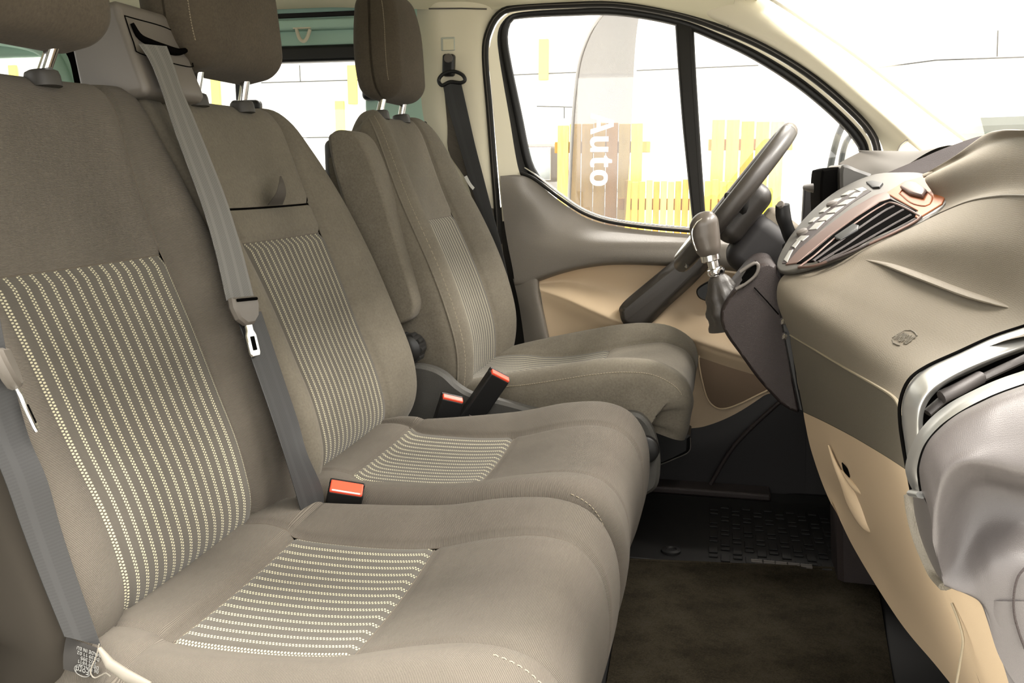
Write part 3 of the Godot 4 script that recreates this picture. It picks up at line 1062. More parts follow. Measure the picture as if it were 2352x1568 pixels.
# ---------------------------------------------------------------- the van's body and the driver's door
func build_shell() -> void:
	var fl := setting("floor", Vector3(-0.6, 0, 0))
	part("floor_panel", box(Vector3(-2.4, -0.05, -0.84), Vector3(1.3, 0.0, 0.84), 0.004), mats["van_floor"], fl)
	part("door_sill", box(Vector3(0.10, 0.0, -0.80), Vector3(0.70, 0.018, -0.735), 0.006, 2), mats["console_plastic"], fl)
	part("door_sill", box(Vector3(0.0, 0.0, 0.74), Vector3(0.95, 0.018, 0.82), 0.006, 2), mats["grey_plastic"], fl)
	# firewall and wheel arches close the footwells
	var fw := setting("wall_front", Vector3(1.2, 0, 0))
	part("firewall", box(Vector3(1.12, 0.0, -0.84), Vector3(1.2, 0.62, 0.84), 0.01), mats["van_floor"], fw)
	part("toe_board", extrude([Vector2(0.93, 0.0), Vector2(1.13, 0.26), Vector2(1.13, 0.0)], Vector3(0, 0, -0.82), Vector3.RIGHT, Vector3.UP, 1.6, 0.004), mats["van_floor"], fw)
	# ceiling
	var ce := setting("ceiling", Vector3(-0.6, 1.2, 0))
	var roof := func(u: float, v: float) -> Vector3:
		var z := lerpf(-0.835, 0.83, v)
		var k := absf(z) / 0.83
		return Vector3(lerpf(-2.4, 0.66 - 0.05 * k * k, u), 1.262 - 0.085 * pow(k, 3.5) - 0.055 * pow(u, 12.0), z)
	part("headliner", patch(roof, 0, 1, 30, 0, 1, 40, Vector3(0, -1, 0)), mats["headliner"], ce)
	var up := func(u: float, v: float) -> Vector3:
		return roof.call(u, v) + Vector3(0, 0.05, 0)
	part("roof_skin", patch(up, 0, 1, 16, 0, 1, 20, Vector3(0, 1, 0)), mats["white_paint"], ce)
	part("roof_edge", box(Vector3(-2.4, 1.17, 0.80), Vector3(0.60, 1.25, 0.86), 0.015, 3), mats["white_paint"], ce)
	part("roof_edge", box(Vector3(-2.4, 1.19, -0.90), Vector3(0.56, 1.25, -0.83), 0.015, 3), mats["white_paint"], ce)
	part("roof_edge", box(Vector3(0.58, 1.155, -0.78), Vector3(0.68, 1.21, 0.78), 0.012, 3), mats["headliner"], ce)
	# passenger side: pillar behind the open door, wall with windows further back
	var wr := setting("wall_right", Vector3(-0.2, 0, 0.84))
	part("pillar_trim", box(Vector3(-0.34, 0.0, 0.815), Vector3(-0.06, 1.2, 0.88), 0.02, 3), mats["pale_panel"], wr)
	part("side_panel", box(Vector3(-2.4, 0.0, 0.815), Vector3(-0.34, 0.72, 0.88), 0.01), mats["pale_panel"], wr)
	part("roof_rail", box(Vector3(-2.4, 1.06, 0.815), Vector3(-0.34, 1.2, 0.88), 0.01), mats["pale_panel"], wr)
	part("pillar_trim", box(Vector3(-1.32, 0.7, 0.815), Vector3(-1.2, 1.08, 0.88), 0.01), mats["pale_panel"], wr)
	part("front_pillar", tube([Vector3(0.60, 1.17, 0.79), Vector3(0.82, 1.03, 0.81), Vector3(1.02, 0.88, 0.82), Vector3(1.16, 0.74, 0.83)], Vector2(0.035, 0.05), 12), mats["cream_trim"], wr)
	# rear wall with its window
	var wb := setting("wall_rear", Vector3(-2.4, 0, 0))
	part("rear_panel", box(Vector3(-2.46, 0.0, -0.86), Vector3(-2.38, 0.66, 0.86), 0.01), mats["pale_panel"], wb)
	part("rear_rail", box(Vector3(-2.46, 1.1, -0.86), Vector3(-2.38, 1.25, 0.86), 0.01), mats["pale_panel"], wb)
	part("rear_post", box(Vector3(-2.46, 0.6, -0.86), Vector3(-2.38, 1.2, -0.72), 0.01), mats["pale_panel"], wb)
	part("rear_post", box(Vector3(-2.46, 0.6, 0.72), Vector3(-2.38, 1.2, 0.86), 0.01), mats["pale_panel"], wb)
	build_driver_side()
	build_front_pillar()


func build_driver_side() -> void:
	var wl := setting("wall_left", Vector3(-0.6, 0, -0.86))
	# side wall behind the front door
	part("side_panel", box(Vector3(-2.4, 0.0, -0.90), Vector3(-0.12, 0.715, -0.855), 0.012, 2), mats["grey_plastic"], wl)
	part("window_ledge", box(Vector3(-2.4, 0.712, -0.87), Vector3(-0.12, 0.728, -0.83), 0.004, 2), mats["cream_trim"], wl)
	part("ledge_gap", box(Vector3(-2.4, 0.728, -0.89), Vector3(-0.12, 0.775, -0.862), 0.004), mats["black_plastic"], wl)
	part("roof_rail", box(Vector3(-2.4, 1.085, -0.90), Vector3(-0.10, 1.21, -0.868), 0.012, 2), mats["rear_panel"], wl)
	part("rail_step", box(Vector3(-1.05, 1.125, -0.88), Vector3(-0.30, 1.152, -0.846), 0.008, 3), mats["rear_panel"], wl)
	part("rail_seam", box(Vector3(-1.15, 1.158, -0.876), Vector3(-0.22, 1.169, -0.858), 0.002), mats["rubber"], wl)
	part("window_header", box(Vector3(-1.16, 1.048, -0.895), Vector3(-0.28, 1.09, -0.858), 0.01, 3), mats["black_plastic"], wl, "black upper window frame")
	part("window_post", box(Vector3(-0.707, 0.75, -0.885), Vector3(-0.688, 1.07, -0.862), 0.004, 2), mats["black_plastic"], wl)
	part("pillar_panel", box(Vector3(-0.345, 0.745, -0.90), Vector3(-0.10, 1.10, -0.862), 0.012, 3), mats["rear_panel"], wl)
	part("pillar_recess", box(Vector3(-0.30, 0.735, -0.866), Vector3(-0.145, 0.895, -0.852), 0.01, 3), mats["black_plastic"], wl)
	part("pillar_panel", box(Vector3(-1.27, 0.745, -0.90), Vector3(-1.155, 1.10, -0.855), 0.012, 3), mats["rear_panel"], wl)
	part("belt_anchor", moved(block(Vector3(0.085, 0.03, 0.03), 0.012, 4), Transform3D(Basis(), Vector3(-0.6652, 0.9397, -0.842))), mats["black_plastic"], wl, "black belt anchor on the window post")
	part("belt_anchor", moved(block(Vector3(0.045, 0.05, 0.03), 0.014, 4), Transform3D(Basis(), Vector3(-0.3178, 0.9715, -0.842))), mats["black_plastic"], wl)
	part("hanging_belt", strap([Vector3(-1.195, 1.102, -0.83), Vector3(-1.176, 1.065, -0.83), Vector3(-1.166, 1.002, -0.83), Vector3(-1.16, 0.9503, -0.83)], [Vector3(-1.151, 1.099, -0.82), Vector3(-1.13, 1.062, -0.82), Vector3(-1.139, 1.001, -0.82), Vector3(-1.133, 0.9491, -0.82)], 10, 0.0014, Vector3(0.3, 0, 1)), mats["dark_gap"], wl)
	# the rearmost window has a rounded pale frame
	var rf := even([Vector3(-1.212, 1.005, -0.855), Vector3(-1.223, 1.04, -0.855), Vector3(-1.248, 1.083, -0.855), Vector3(-1.294, 1.112, -0.855), Vector3(-1.355, 1.128, -0.855), Vector3(-1.438, 1.138, -0.855), Vector3(-1.582, 1.144, -0.855)], 30)
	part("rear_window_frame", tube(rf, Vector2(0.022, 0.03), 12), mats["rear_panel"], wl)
	for w in [[-0.69, -0.335], [-1.16, -0.705], [-2.36, -1.26]]:
		part("side_window", box(Vector3(w[0], 0.765, -0.884), Vector3(w[1], 1.09, -0.879), 0.001), mats["tinted_glass"], wl)
	var hk := part("coat_hook", box(Vector3(-0.5244, 1.127, -0.85), Vector3(-0.4765, 1.125, -0.85) + Vector3(0, 0.006, 0.010), 0.002, 2), mats["cream_trim"], wl, "small cream coat hook")
	part("hook_loop", tube(even([Vector3(-0.5146, 1.126, -0.842), Vector3(-0.5043, 1.103, -0.836), Vector3(-0.492, 1.095, -0.832), Vector3(-0.484, 1.103, -0.836), Vector3(-0.4775, 1.124, -0.842)], 16), 0.0045, 8), mats["cream_trim"], hk)
	# pillar between the doors
	var pl := setting("trim_1", Vector3(-0.08, 0, -0.82))
	var rows := [[Vector3(-0.1984, 1.201, -0.865), Vector3(-0.1389, 1.188, -0.805), Vector3(-0.09731, 1.184, -0.797), Vector3(-0.02834, 1.171, -0.8), Vector3(0.04343, 1.168, -0.825)], [Vector3(-0.1999, 1.127, -0.865), Vector3(-0.1401, 1.116, -0.805), Vector3(-0.09826, 1.113, -0.797), Vector3(-0.0363, 1.113, -0.8), Vector3(0.002537, 1.116, -0.825)], [Vector3(-0.1972, 1.033, -0.865), Vector3(-0.1366, 1.024, -0.805), Vector3(-0.09397, 1.022, -0.797), Vector3(-0.03485, 1.021, -0.8), Vector3(-0.004377, 1.023, -0.825)], [Vector3(-0.1923, 0.9262, -0.865), Vector3(-0.1321, 0.9212, -0.805), Vector3(-0.08975, 0.92, -0.797), Vector3(-0.03023, 0.912, -0.8), Vector3(0.0005904, 0.9101, -0.825)], [Vector3(-0.1742, 0.8398, -0.865), Vector3(-0.1183, 0.8374, -0.805), Vector3(-0.07967, 0.8369, -0.797), Vector3(-0.02327, 0.8074, -0.8), Vector3(0.007861, 0.7951, -0.825)], [Vector3(-0.1586, 0.7305, -0.865), Vector3(-0.1046, 0.7314, -0.805), Vector3(-0.06745, 0.7316, -0.797), Vector3(-0.01509, 0.7021, -0.8), Vector3(0.01641, 0.6888, -0.825)], [Vector3(-0.1373, 0.5861, -0.865), Vector3(-0.08762, 0.5913, -0.805), Vector3(-0.05423, 0.5924, -0.797), Vector3(-0.00233, 0.593, -0.8), Vector3(0.02735, 0.5917, -0.825)], [Vector3(-0.1172, 0.3115, -0.865), Vector3(-0.07043, 0.3247, -0.805), Vector3(-0.03942, 0.3275, -0.797), Vector3(0.01687, 0.3293, -0.8), Vector3(0.0474, 0.3259, -0.825)]]
	part("pillar_cover", patch(cgrid(rows), 0, 1, 24, 0, 0.735, 34, Vector3(0, 0, 1)), mats["cream_trim"], pl)
	part("pillar_foot", patch(cgrid(rows), 0, 1, 24, 0.735, 1, 12, Vector3(0, 0, 1)), mats["lower_plastic"], pl)
	part("height_slot", box(Vector3(-0.1175, 1.056, -0.8) , Vector3(-0.08203, 1.088, -0.8) + Vector3(0, 0, 0.006), 0.003, 2), mats["pale_panel"], pl)
	part("slot_recess", box(Vector3(-0.1112, 1.057, -0.794), Vector3(-0.08469, 1.083, -0.794) + Vector3(0, 0, 0.0015), 0.001), mats["headliner"], pl)
	part("pillar_seam", tube([Vector3(-0.1455, 1.154, -0.793), Vector3(-0.06471, 1.152, -0.795), Vector3(-0.003903, 1.149, -0.8)], 0.0018, 6), mats["grey_plastic"], pl)
	# cream strip of headliner above the door
	var strip := cgrid([[Vector3(-0.5064, 1.239, -0.74), Vector3(-0.2109, 1.221, -0.72), Vector3(0.09976, 1.207, -0.72), Vector3(0.3444, 1.196, -0.72), Vector3(0.5775, 1.176, -0.72)], [Vector3(-0.5338, 1.199, -0.79), Vector3(-0.2376, 1.179, -0.79), Vector3(0.008941, 1.163, -0.8), Vector3(0.289, 1.164, -0.79), Vector3(0.5627, 1.117, -0.79)], [Vector3(-0.56, 1.184, -0.84), Vector3(-0.249, 1.163, -0.82), Vector3(-0.005563, 1.15, -0.815), Vector3(0.3065, 1.152, -0.815), Vector3(0.5566, 1.088, -0.815)]])
	part("headliner_edge", patch(strip, 0, 1, 40, 0, 1, 12, Vector3(0, -0.6, 1)), mats["headliner"], pl)


func build_front_pillar() -> void:
	var ap := setting("trim_2", Vector3(0.8, 1.0, -0.8))
	var s := [Vector3(0.4858, 1.117, -0.815), Vector3(0.5566, 1.088, -0.815), Vector3(0.6424, 1.048, -0.815), Vector3(0.7397, 0.989, -0.815), Vector3(0.8275, 0.9183, -0.815), Vector3(0.8819, 0.8607, -0.815), Vector3(0.9082, 0.811, -0.815), Vector3(0.9221, 0.7438, -0.815)]
	var r1 := [Vector3(0.5099, 1.129, -0.79), Vector3(0.5825, 1.095, -0.785), Vector3(0.6782, 1.043, -0.78), Vector3(0.7691, 0.9781, -0.78), Vector3(0.8497, 0.9131, -0.775), Vector3(0.9163, 0.8566, -0.775), Vector3(0.9696, 0.7985, -0.775), Vector3(1.014, 0.7349, -0.775)]
	var r2 := [Vector3(0.5371, 1.162, -0.775), Vector3(0.6258, 1.113, -0.765), Vector3(0.713, 1.051, -0.76), Vector3(0.7935, 0.9864, -0.76), Vector3(0.8739, 0.919, -0.76), Vector3(0.9447, 0.8556, -0.76), Vector3(1.011, 0.7981, -0.76), Vector3(1.081, 0.7352, -0.76)]
	var w := [Vector3(0.5691, 1.193, -0.8), Vector3(0.654, 1.14, -0.8), Vector3(0.7451, 1.079, -0.8), Vector3(0.8328, 1.018, -0.8), Vector3(0.9183, 0.9528, -0.8), Vector3(0.9987, 0.8894, -0.8), Vector3(1.069, 0.8358, -0.8), Vector3(1.149, 0.7704, -0.8)]
	part("pillar_cover", patch(cgrid([s, r1, r2, w]), 0, 1, 60, 0, 1, 24, Vector3(-0.2, -0.3, 1)), mats["cream_trim"], ap)
	part("windscreen_edge", tube(even(w, 50), 0.0045, 8), mats["rubber"], ap)
	part("pillar_seam", tube([Vector3(0.5931, 1.142, -0.772), Vector3(0.572, 1.117, -0.782), Vector3(0.5563, 1.092, -0.808)], 0.0012, 6), mats["grey_plastic"], ap)
	var c := Vector3(0.9595, 0.8077, -0.768)
	var ring := []
	for k in 40:
		ring.append(c + Vector3(cos(TAU * k / 40) * 0.0325, sin(TAU * k / 40) * 0.0315, 0.002 - 0.004 * cos(TAU * k / 40)))
	var tw := part("tweeter_cover", lathe([Vector2(0.031, -0.004), Vector2(0.031, 0.001), Vector2(0.029, 0.003), Vector2(0.001, 0.0035)], c, Vector3(-0.12, 0, 1), 36), mats["cream_trim"], ap)
	part("cover_rim", tube(ring, 0.0012, 6, false, Vector3.ZERO, true), mats["grey_plastic"], tw)
	var wd := setting("window_1", Vector3(0.85, 1.0, 0))
	var gl := func(u: float, v: float) -> Vector3:
		var p := Vector3(0.60, 1.165, 0).lerp(Vector3(1.16, 0.745, 0), v)
		var z := lerpf(-0.80, 0.80, u)
		return p + Vector3(0.05 * (1.0 - pow(z / 0.8, 2.0)), 0.02 * (1.0 - pow(z / 0.8, 2.0)), z)
	part("windscreen_glass", patch(gl, 0, 1, 24, 0, 1, 10, Vector3(1, 1, 0)), mats["window_glass"], wd)


func build_door() -> void:
	var d := setting("door_1", Vector3(0.4, 0, -0.82))
	var seal := [Vector3(0.02078, 0.5923, -0.815), Vector3(0.01657, 0.6784, -0.815), Vector3(0.00807, 0.7844, -0.815), Vector3(-0.002345, 0.9198, -0.815), Vector3(-0.01258, 1.048, -0.815), Vector3(-0.001484, 1.104, -0.815), Vector3(0.02439, 1.14, -0.815), Vector3(0.06481, 1.152, -0.815), Vector3(0.184, 1.154, -0.815), Vector3(0.3065, 1.15, -0.815), Vector3(0.4445, 1.123, -0.815), Vector3(0.5431, 1.088, -0.815), Vector3(0.6379, 1.045, -0.815), Vector3(0.7352, 0.9853, -0.815), Vector3(0.8213, 0.9146, -0.815), Vector3(0.8756, 0.858, -0.815), Vector3(0.8954, 0.8111, -0.815), Vector3(0.9044, 0.7341, -0.815)]
	part("door_seal", tube(even(seal, 120), Vector2(0.0085, 0.0085), 10), mats["rubber"], d, "black rubber door seal")
	var lip := []
	for q in even(seal, 90):
		lip.append(q + Vector3(0, 0, 0.007))
	part("seal_lip", tube(lip, 0.0016, 6), mats["grey_plastic"], d)
	var inn := [Vector3(0.02746, 0.648, -0.825), Vector3(0.0242, 0.6888, -0.825), Vector3(0.01557, 0.7845, -0.825), Vector3(0.003925, 0.9204, -0.825), Vector3(-0.00537, 1.043, -0.825), Vector3(0.006796, 1.101, -0.825), Vector3(0.02949, 1.133, -0.825), Vector3(0.06686, 1.147, -0.825), Vector3(0.1824, 1.151, -0.825), Vector3(0.3055, 1.148, -0.825), Vector3(0.4422, 1.12, -0.825), Vector3(0.5404, 1.084, -0.825), Vector3(0.6338, 1.039, -0.825), Vector3(0.7318, 0.9789, -0.825), Vector3(0.8164, 0.9088, -0.825), Vector3(0.8681, 0.8547, -0.825), Vector3(0.8868, 0.8114, -0.825), Vector3(0.8967, 0.7339, -0.825)]
	var cha := [Vector3(0.09774, 0.6476, -0.85), Vector3(0.08637, 0.7207, -0.85), Vector3(0.06186, 0.7793, -0.85), Vector3(0.03971, 0.9007, -0.85), Vector3(0.01467, 1.041, -0.85), Vector3(0.01046, 1.099, -0.85), Vector3(0.02684, 1.131, -0.85), Vector3(0.0614, 1.147, -0.85), Vector3(0.1783, 1.151, -0.85), Vector3(0.3028, 1.148, -0.85), Vector3(0.4401, 1.12, -0.85), Vector3(0.5375, 1.083, -0.85), Vector3(0.6311, 1.038, -0.85), Vector3(0.7294, 0.9757, -0.85), Vector3(0.8141, 0.9057, -0.85), Vector3(0.8664, 0.851, -0.85), Vector3(0.8841, 0.81, -0.85), Vector3(0.894, 0.7336, -0.85)]
	var gla := [Vector3(0.131, 0.6471, -0.868), Vector3(0.1138, 0.7312, -0.868), Vector3(0.0824, 0.7933, -0.868), Vector3(0.05666, 0.9068, -0.868), Vector3(0.02688, 1.043, -0.868), Vector3(0.02038, 1.101, -0.868), Vector3(0.03355, 1.138, -0.868), Vector3(0.06397, 1.147, -0.868), Vector3(0.1753, 1.149, -0.868), Vector3(0.301, 1.145, -0.868), Vector3(0.4374, 1.118, -0.868), Vector3(0.5337, 1.079, -0.868), Vector3(0.6273, 1.032, -0.868), Vector3(0.7246, 0.9688, -0.868), Vector3(0.809, 0.8992, -0.868), Vector3(0.86, 0.8449, -0.868), Vector3(0.8776, 0.8066, -0.868), Vector3(0.8873, 0.7334, -0.868)]
	part("door_frame", patch(between(even(inn, 110), even(cha, 110)), 0, 1, 160, 0, 1, 6, Vector3(0, 0, 1)), mats["cream_trim"], d, "pale painted door frame")
	part("glass_channel", patch(between(even(cha, 110), even(gla, 110)), 0, 1, 160, 0, 1, 4, Vector3(0, 0, 1)), mats["rubber"], d, "black glass channel")
	part("outer_frame", tube(even(gla, 80), Vector2(0.012, 0.010), 8), mats["black_plastic"], d)
	# upright between the drop glass and the quarter light
	var bar := [Vector3(0.4406, 1.124, -0.86), Vector3(0.4512, 1.016, -0.86), Vector3(0.4657, 0.8855, -0.86), Vector3(0.4822, 0.7633, -0.86), Vector3(0.503, 0.6127, -0.86)]
	var bar2 := [Vector3(0.4729, 1.115, -0.86), Vector3(0.4814, 1.015, -0.86), Vector3(0.4941, 0.8851, -0.86), Vector3(0.5067, 0.7632, -0.86), Vector3(0.5226, 0.613, -0.86)]
	part("window_divider", join([patch(between(bar, bar2), 0, 1, 12, 0, 1, 3, Vector3(0, 0, 1)), tube(even(bar.map(func(q): return q + Vector3(0.005, 0, -0.012)), 12), Vector2(0.012, 0.012), 8), tube(even(bar2.map(func(q): return q + Vector3(-0.004, 0, -0.008)), 12), Vector2(0.009, 0.009), 8)]), mats["rubber"], d, "black upright window divider")
	var pane := [Vector3(0.08157, 0.7934, -0.872), Vector3(0.05579, 0.9071, -0.872), Vector3(0.02375, 1.043, -0.872), Vector3(0.01616, 1.11, -0.872), Vector3(0.04027, 1.15, -0.872), Vector3(0.1746, 1.155, -0.872), Vector3(0.3004, 1.152, -0.872), Vector3(0.4543, 1.12, -0.872), Vector3(0.5108, 0.6173, -0.872), Vector3(0.3114, 0.6306, -0.872), Vector3(0.213, 0.6618, -0.872), Vector3(0.1241, 0.7312, -0.872)]
	var quarter := [Vector3(0.4643, 1.12, -0.872), Vector3(0.5335, 1.085, -0.872), Vector3(0.6271, 1.04, -0.872), Vector3(0.7245, 0.976, -0.872), Vector3(0.8171, 0.8994, -0.872), Vector3(0.873, 0.842, -0.872), Vector3(0.8898, 0.7333, -0.872), Vector3(0.8632, 0.6274, -0.872), Vector3(0.5181, 0.6174, -0.872)]
	for g in [pane, quarter]:
		var poly := []
		for q in g:
			poly.append(Vector2(q.x, q.y))
		part("window_pane", extrude(poly, Vector3(0, 0, -0.876), Vector3.RIGHT, Vector3.UP, 0.004, 0.0005), mats["window_glass"], d)
	# grey upper trim of the door
	var rows := []
	rows.append([Vector3(0.02812, 0.7591, -0.8), Vector3(0.06736, 0.7612, -0.835), Vector3(0.1047, 0.7464, -0.846), Vector3(0.1683, 0.6976, -0.848), Vector3(0.2384, 0.6556, -0.848), Vector3(0.3246, 0.6353, -0.848), Vector3(0.4927, 0.6207, -0.848), Vector3(0.7049, 0.6165, -0.848), Vector3(0.8986, 0.6193, -0.848)])
	rows.append([Vector3(0.0293, 0.7529, -0.795), Vector3(0.06516, 0.7507, -0.815), Vector3(0.1015, 0.7296, -0.83), Vector3(0.1658, 0.6809, -0.838), Vector3(0.2396, 0.6453, -0.84), Vector3(0.3256, 0.6273, -0.84), Vector3(0.4931, 0.6139, -0.84), Vector3(0.7047, 0.6098, -0.84), Vector3(0.8978, 0.6128, -0.84)])
	rows.append([Vector3(0.03486, 0.7111, -0.785), Vector3(0.07071, 0.7059, -0.79), Vector3(0.1085, 0.685, -0.796), Vector3(0.171, 0.6461, -0.81), Vector3(0.2434, 0.6277, -0.815), Vector3(0.328, 0.6202, -0.818), Vector3(0.4938, 0.6112, -0.818), Vector3(0.7035, 0.6052, -0.818), Vector3(0.8948, 0.6083, -0.818)])
	rows.append([Vector3(0.04247, 0.6482, -0.78), Vector3(0.07689, 0.638, -0.782), Vector3(0.1153, 0.6246, -0.785), Vector3(0.1785, 0.6106, -0.787), Vector3(0.2479, 0.6065, -0.785), Vector3(0.332, 0.606, -0.782), Vector3(0.495, 0.6066, -0.78), Vector3(0.7013, 0.6, -0.78), Vector3(0.8894, 0.6031, -0.78)])
	rows.append([Vector3(0.05161, 0.5955, -0.778), Vector3(0.08653, 0.5897, -0.778), Vector3(0.1257, 0.5862, -0.777), Vector3(0.1862, 0.5843, -0.775), Vector3(0.2522, 0.5857, -0.772), Vector3(0.3336, 0.5873, -0.77), Vector3(0.4961, 0.5861, -0.77), Vector3(0.7018, 0.5769, -0.77), Vector3(0.8894, 0.5805, -0.77)])
	rows.append([Vector3(0.06474, 0.5317, -0.778), Vector3(0.09797, 0.5315, -0.776), Vector3(0.1331, 0.5379, -0.774), Vector3(0.1923, 0.551, -0.772), Vector3(0.2561, 0.562, -0.769), Vector3(0.3343, 0.5679, -0.767), Vector3(0.4968, 0.567, -0.767), Vector3(0.7028, 0.5552, -0.767), Vector3(0.8904, 0.5593, -0.767)])
	rows.append([Vector3(0.06892, 0.4994, -0.779), Vector3(0.102, 0.5025, -0.778), Vector3(0.1324, 0.514, -0.778), Vector3(0.1917, 0.5325, -0.777), Vector3(0.2554, 0.5467, -0.776), Vector3(0.3337, 0.5536, -0.776), Vector3(0.4971, 0.5519, -0.776), Vector3(0.7042, 0.5383, -0.776), Vector3(0.8928, 0.5427, -0.776)])
	rows.append([Vector3(0.06869, 0.4894, -0.79), Vector3(0.1017, 0.4936, -0.79), Vector3(0.1293, 0.5039, -0.8), Vector3(0.1871, 0.5242, -0.805), Vector3(0.2511, 0.5393, -0.808), Vector3(0.3304, 0.5472, -0.81), Vector3(0.4964, 0.5445, -0.81), Vector3(0.7069, 0.5297, -0.81), Vector3(0.8986, 0.5343, -0.81)])
	part("upper_trim", patch(cgrid(rows), 0, 1, 80, 0, 1, 56, Vector3(0, 0, 1)), mats["door_plastic"], d, "grey grained upper door trim")
	part("window_sill_seal", tube(even([Vector3(0.0696, 0.7676, -0.845), Vector3(0.1043, 0.7517, -0.848), Vector3(0.1679, 0.705, -0.85), Vector3(0.2379, 0.664, -0.85), Vector3(0.3242, 0.6426, -0.85), Vector3(0.4923, 0.6279, -0.85), Vector3(0.7048, 0.6215, -0.85)], 50), 0.0042, 8), mats["rubber"], d)
	part("window_sill_seal", tube(even([Vector3(0.07634, 0.7794, -0.86), Vector3(0.1074, 0.7591, -0.86), Vector3(0.1683, 0.7134, -0.86), Vector3(0.2364, 0.6721, -0.86), Vector3(0.323, 0.6495, -0.86), Vector3(0.4918, 0.6346, -0.86), Vector3(0.7051, 0.628, -0.86)], 50), 0.003, 8), mats["chrome"], d)
	var ls := cgrid([[Vector3(0.06318, 0.5094, -0.785), Vector3(0.07424, 0.4663, -0.785), Vector3(0.08319, 0.4113, -0.79), Vector3(0.09337, 0.3344, -0.79), Vector3(0.1003, 0.2453, -0.79)], [Vector3(0.09434, 0.5109, -0.778), Vector3(0.1043, 0.4681, -0.778), Vector3(0.1144, 0.4142, -0.778), Vector3(0.129, 0.3382, -0.778), Vector3(0.1383, 0.25, -0.778)], [Vector3(0.1238, 0.5116, -0.778), Vector3(0.1272, 0.4688, -0.778), Vector3(0.1395, 0.4151, -0.778), Vector3(0.1554, 0.3393, -0.778), Vector3(0.1648, 0.2513, -0.778)], [Vector3(0.126, 0.5082, -0.8), Vector3(0.1284, 0.466, -0.8), Vector3(0.142, 0.4118, -0.8), Vector3(0.158, 0.3353, -0.8), Vector3(0.1687, 0.2465, -0.8)]])
	part("rear_trim", patch(ls, 0, 1, 30, 0, 1, 20, Vector3(0, 0, 1)), mats["door_plastic"], d)
	part("door_edge", patch(between([Vector3(0.007239, 0.6798, -0.835), Vector3(0.02048, 0.5909, -0.835), Vector3(0.03161, 0.5031, -0.835), Vector3(0.04856, 0.3694, -0.835), Vector3(0.06584, 0.2103, -0.835)], [Vector3(0.0608, 0.6889, -0.83), Vector3(0.0776, 0.5922, -0.83), Vector3(0.09121, 0.5051, -0.83), Vector3(0.1063, 0.3725, -0.83), Vector3(0.124, 0.2146, -0.83)]), 0, 1, 16, 0, 1, 4, Vector3(0, 0, 1)), mats["rubber"], d)
	# beige lower trim with its armrest ledge
	var b := []
	b.append([Vector3(0.1226, 0.5064, -0.806), Vector3(0.1898, 0.5272, -0.808), Vector3(0.2559, 0.5422, -0.812), Vector3(0.3298, 0.5499, -0.815), Vector3(0.4654, 0.5475, -0.815), Vector3(0.6081, 0.5299, -0.815), Vector3(0.7673, 0.5031, -0.815)])
	b.append([Vector3(0.1234, 0.4975, -0.808), Vector3(0.1903, 0.5054, -0.82), Vector3(0.2547, 0.5043, -0.825), Vector3(0.3297, 0.4951, -0.828), Vector3(0.4673, 0.4722, -0.828), Vector3(0.6123, 0.4427, -0.828), Vector3(0.7739, 0.4084, -0.828)])
	b.append([Vector3(0.1257, 0.4928, -0.802), Vector3(0.1917, 0.4934, -0.812), Vector3(0.256, 0.4803, -0.818), Vector3(0.3312, 0.4628, -0.82), Vector3(0.469, 0.4328, -0.82), Vector3(0.6139, 0.4018, -0.82), Vector3(0.7757, 0.3628, -0.82)])
	b.append([Vector3(0.1295, 0.4841, -0.794), Vector3(0.1964, 0.4688, -0.785), Vector3(0.2623, 0.4453, -0.776), Vector3(0.3373, 0.421, -0.77), Vector3(0.4724, 0.3947, -0.767), Vector3(0.6148, 0.3555, -0.767), Vector3(0.7735, 0.3159, -0.767)])
	b.append([Vector3(0.1316, 0.4732, -0.795), Vector3(0.1964, 0.4525, -0.786), Vector3(0.2623, 0.4257, -0.778), Vector3(0.3375, 0.4005, -0.772), Vector3(0.473, 0.3732, -0.77), Vector3(0.6159, 0.333, -0.77), Vector3(0.7751, 0.2925, -0.77)])
	b.append([Vector3(0.1359, 0.4387, -0.802), Vector3(0.1979, 0.4083, -0.8), Vector3(0.2625, 0.3783, -0.798), Vector3(0.3362, 0.3546, -0.795), Vector3(0.4735, 0.3308, -0.792), Vector3(0.618, 0.2951, -0.79), Vector3(0.7789, 0.2589, -0.79)])
	b.append([Vector3(0.1457, 0.3781, -0.805), Vector3(0.2056, 0.3363, -0.805), Vector3(0.2671, 0.3059, -0.805), Vector3(0.3368, 0.2875, -0.803), Vector3(0.4751, 0.2709, -0.8), Vector3(0.6198, 0.2593, -0.798), Vector3(0.7803, 0.2465, -0.798)])
	b.append([Vector3(0.16, 0.245, -0.805), Vector3(0.2182, 0.203, -0.805), Vector3(0.2737, 0.1723, -0.805), Vector3(0.3399, 0.1487, -0.803), Vector3(0.4688, 0.1408, -0.8), Vector3(0.6024, 0.1881, -0.798), Vector3(0.7664, 0.3195, -0.798)])
	part("lower_trim", patch(cgrid(b), 0, 1, 70, 0, 1, 70, Vector3(0, 0, 1)), mats["beige_plastic"], d, "beige lower door trim with a sloping ledge")
	# speaker grille
	var sp := [Vector3(0.5208, 0.3374, -0.785), Vector3(0.5554, 0.3379, -0.785), Vector3(0.6186, 0.3238, -0.785), Vector3(0.6822, 0.3078, -0.785), Vector3(0.694, 0.2714, -0.785), Vector3(0.6603, 0.2463, -0.785), Vector3(0.5892, 0.2091, -0.785), Vector3(0.5519, 0.2199, -0.785), Vector3(0.5316, 0.2684, -0.785)]
	var spo := []
	for q in smooth_poly(sp, 60):
		spo.append(Vector2(q.x, q.y))
	var gr := part("speaker_grille", extrude(spo, Vector3(0, 0, -0.806), Vector3.RIGHT, Vector3.UP, 0.02, 0.003), mat("speaker_cloth", Color(0.42, 0.35, 0.28), 0.8), d, "brown speaker grille")
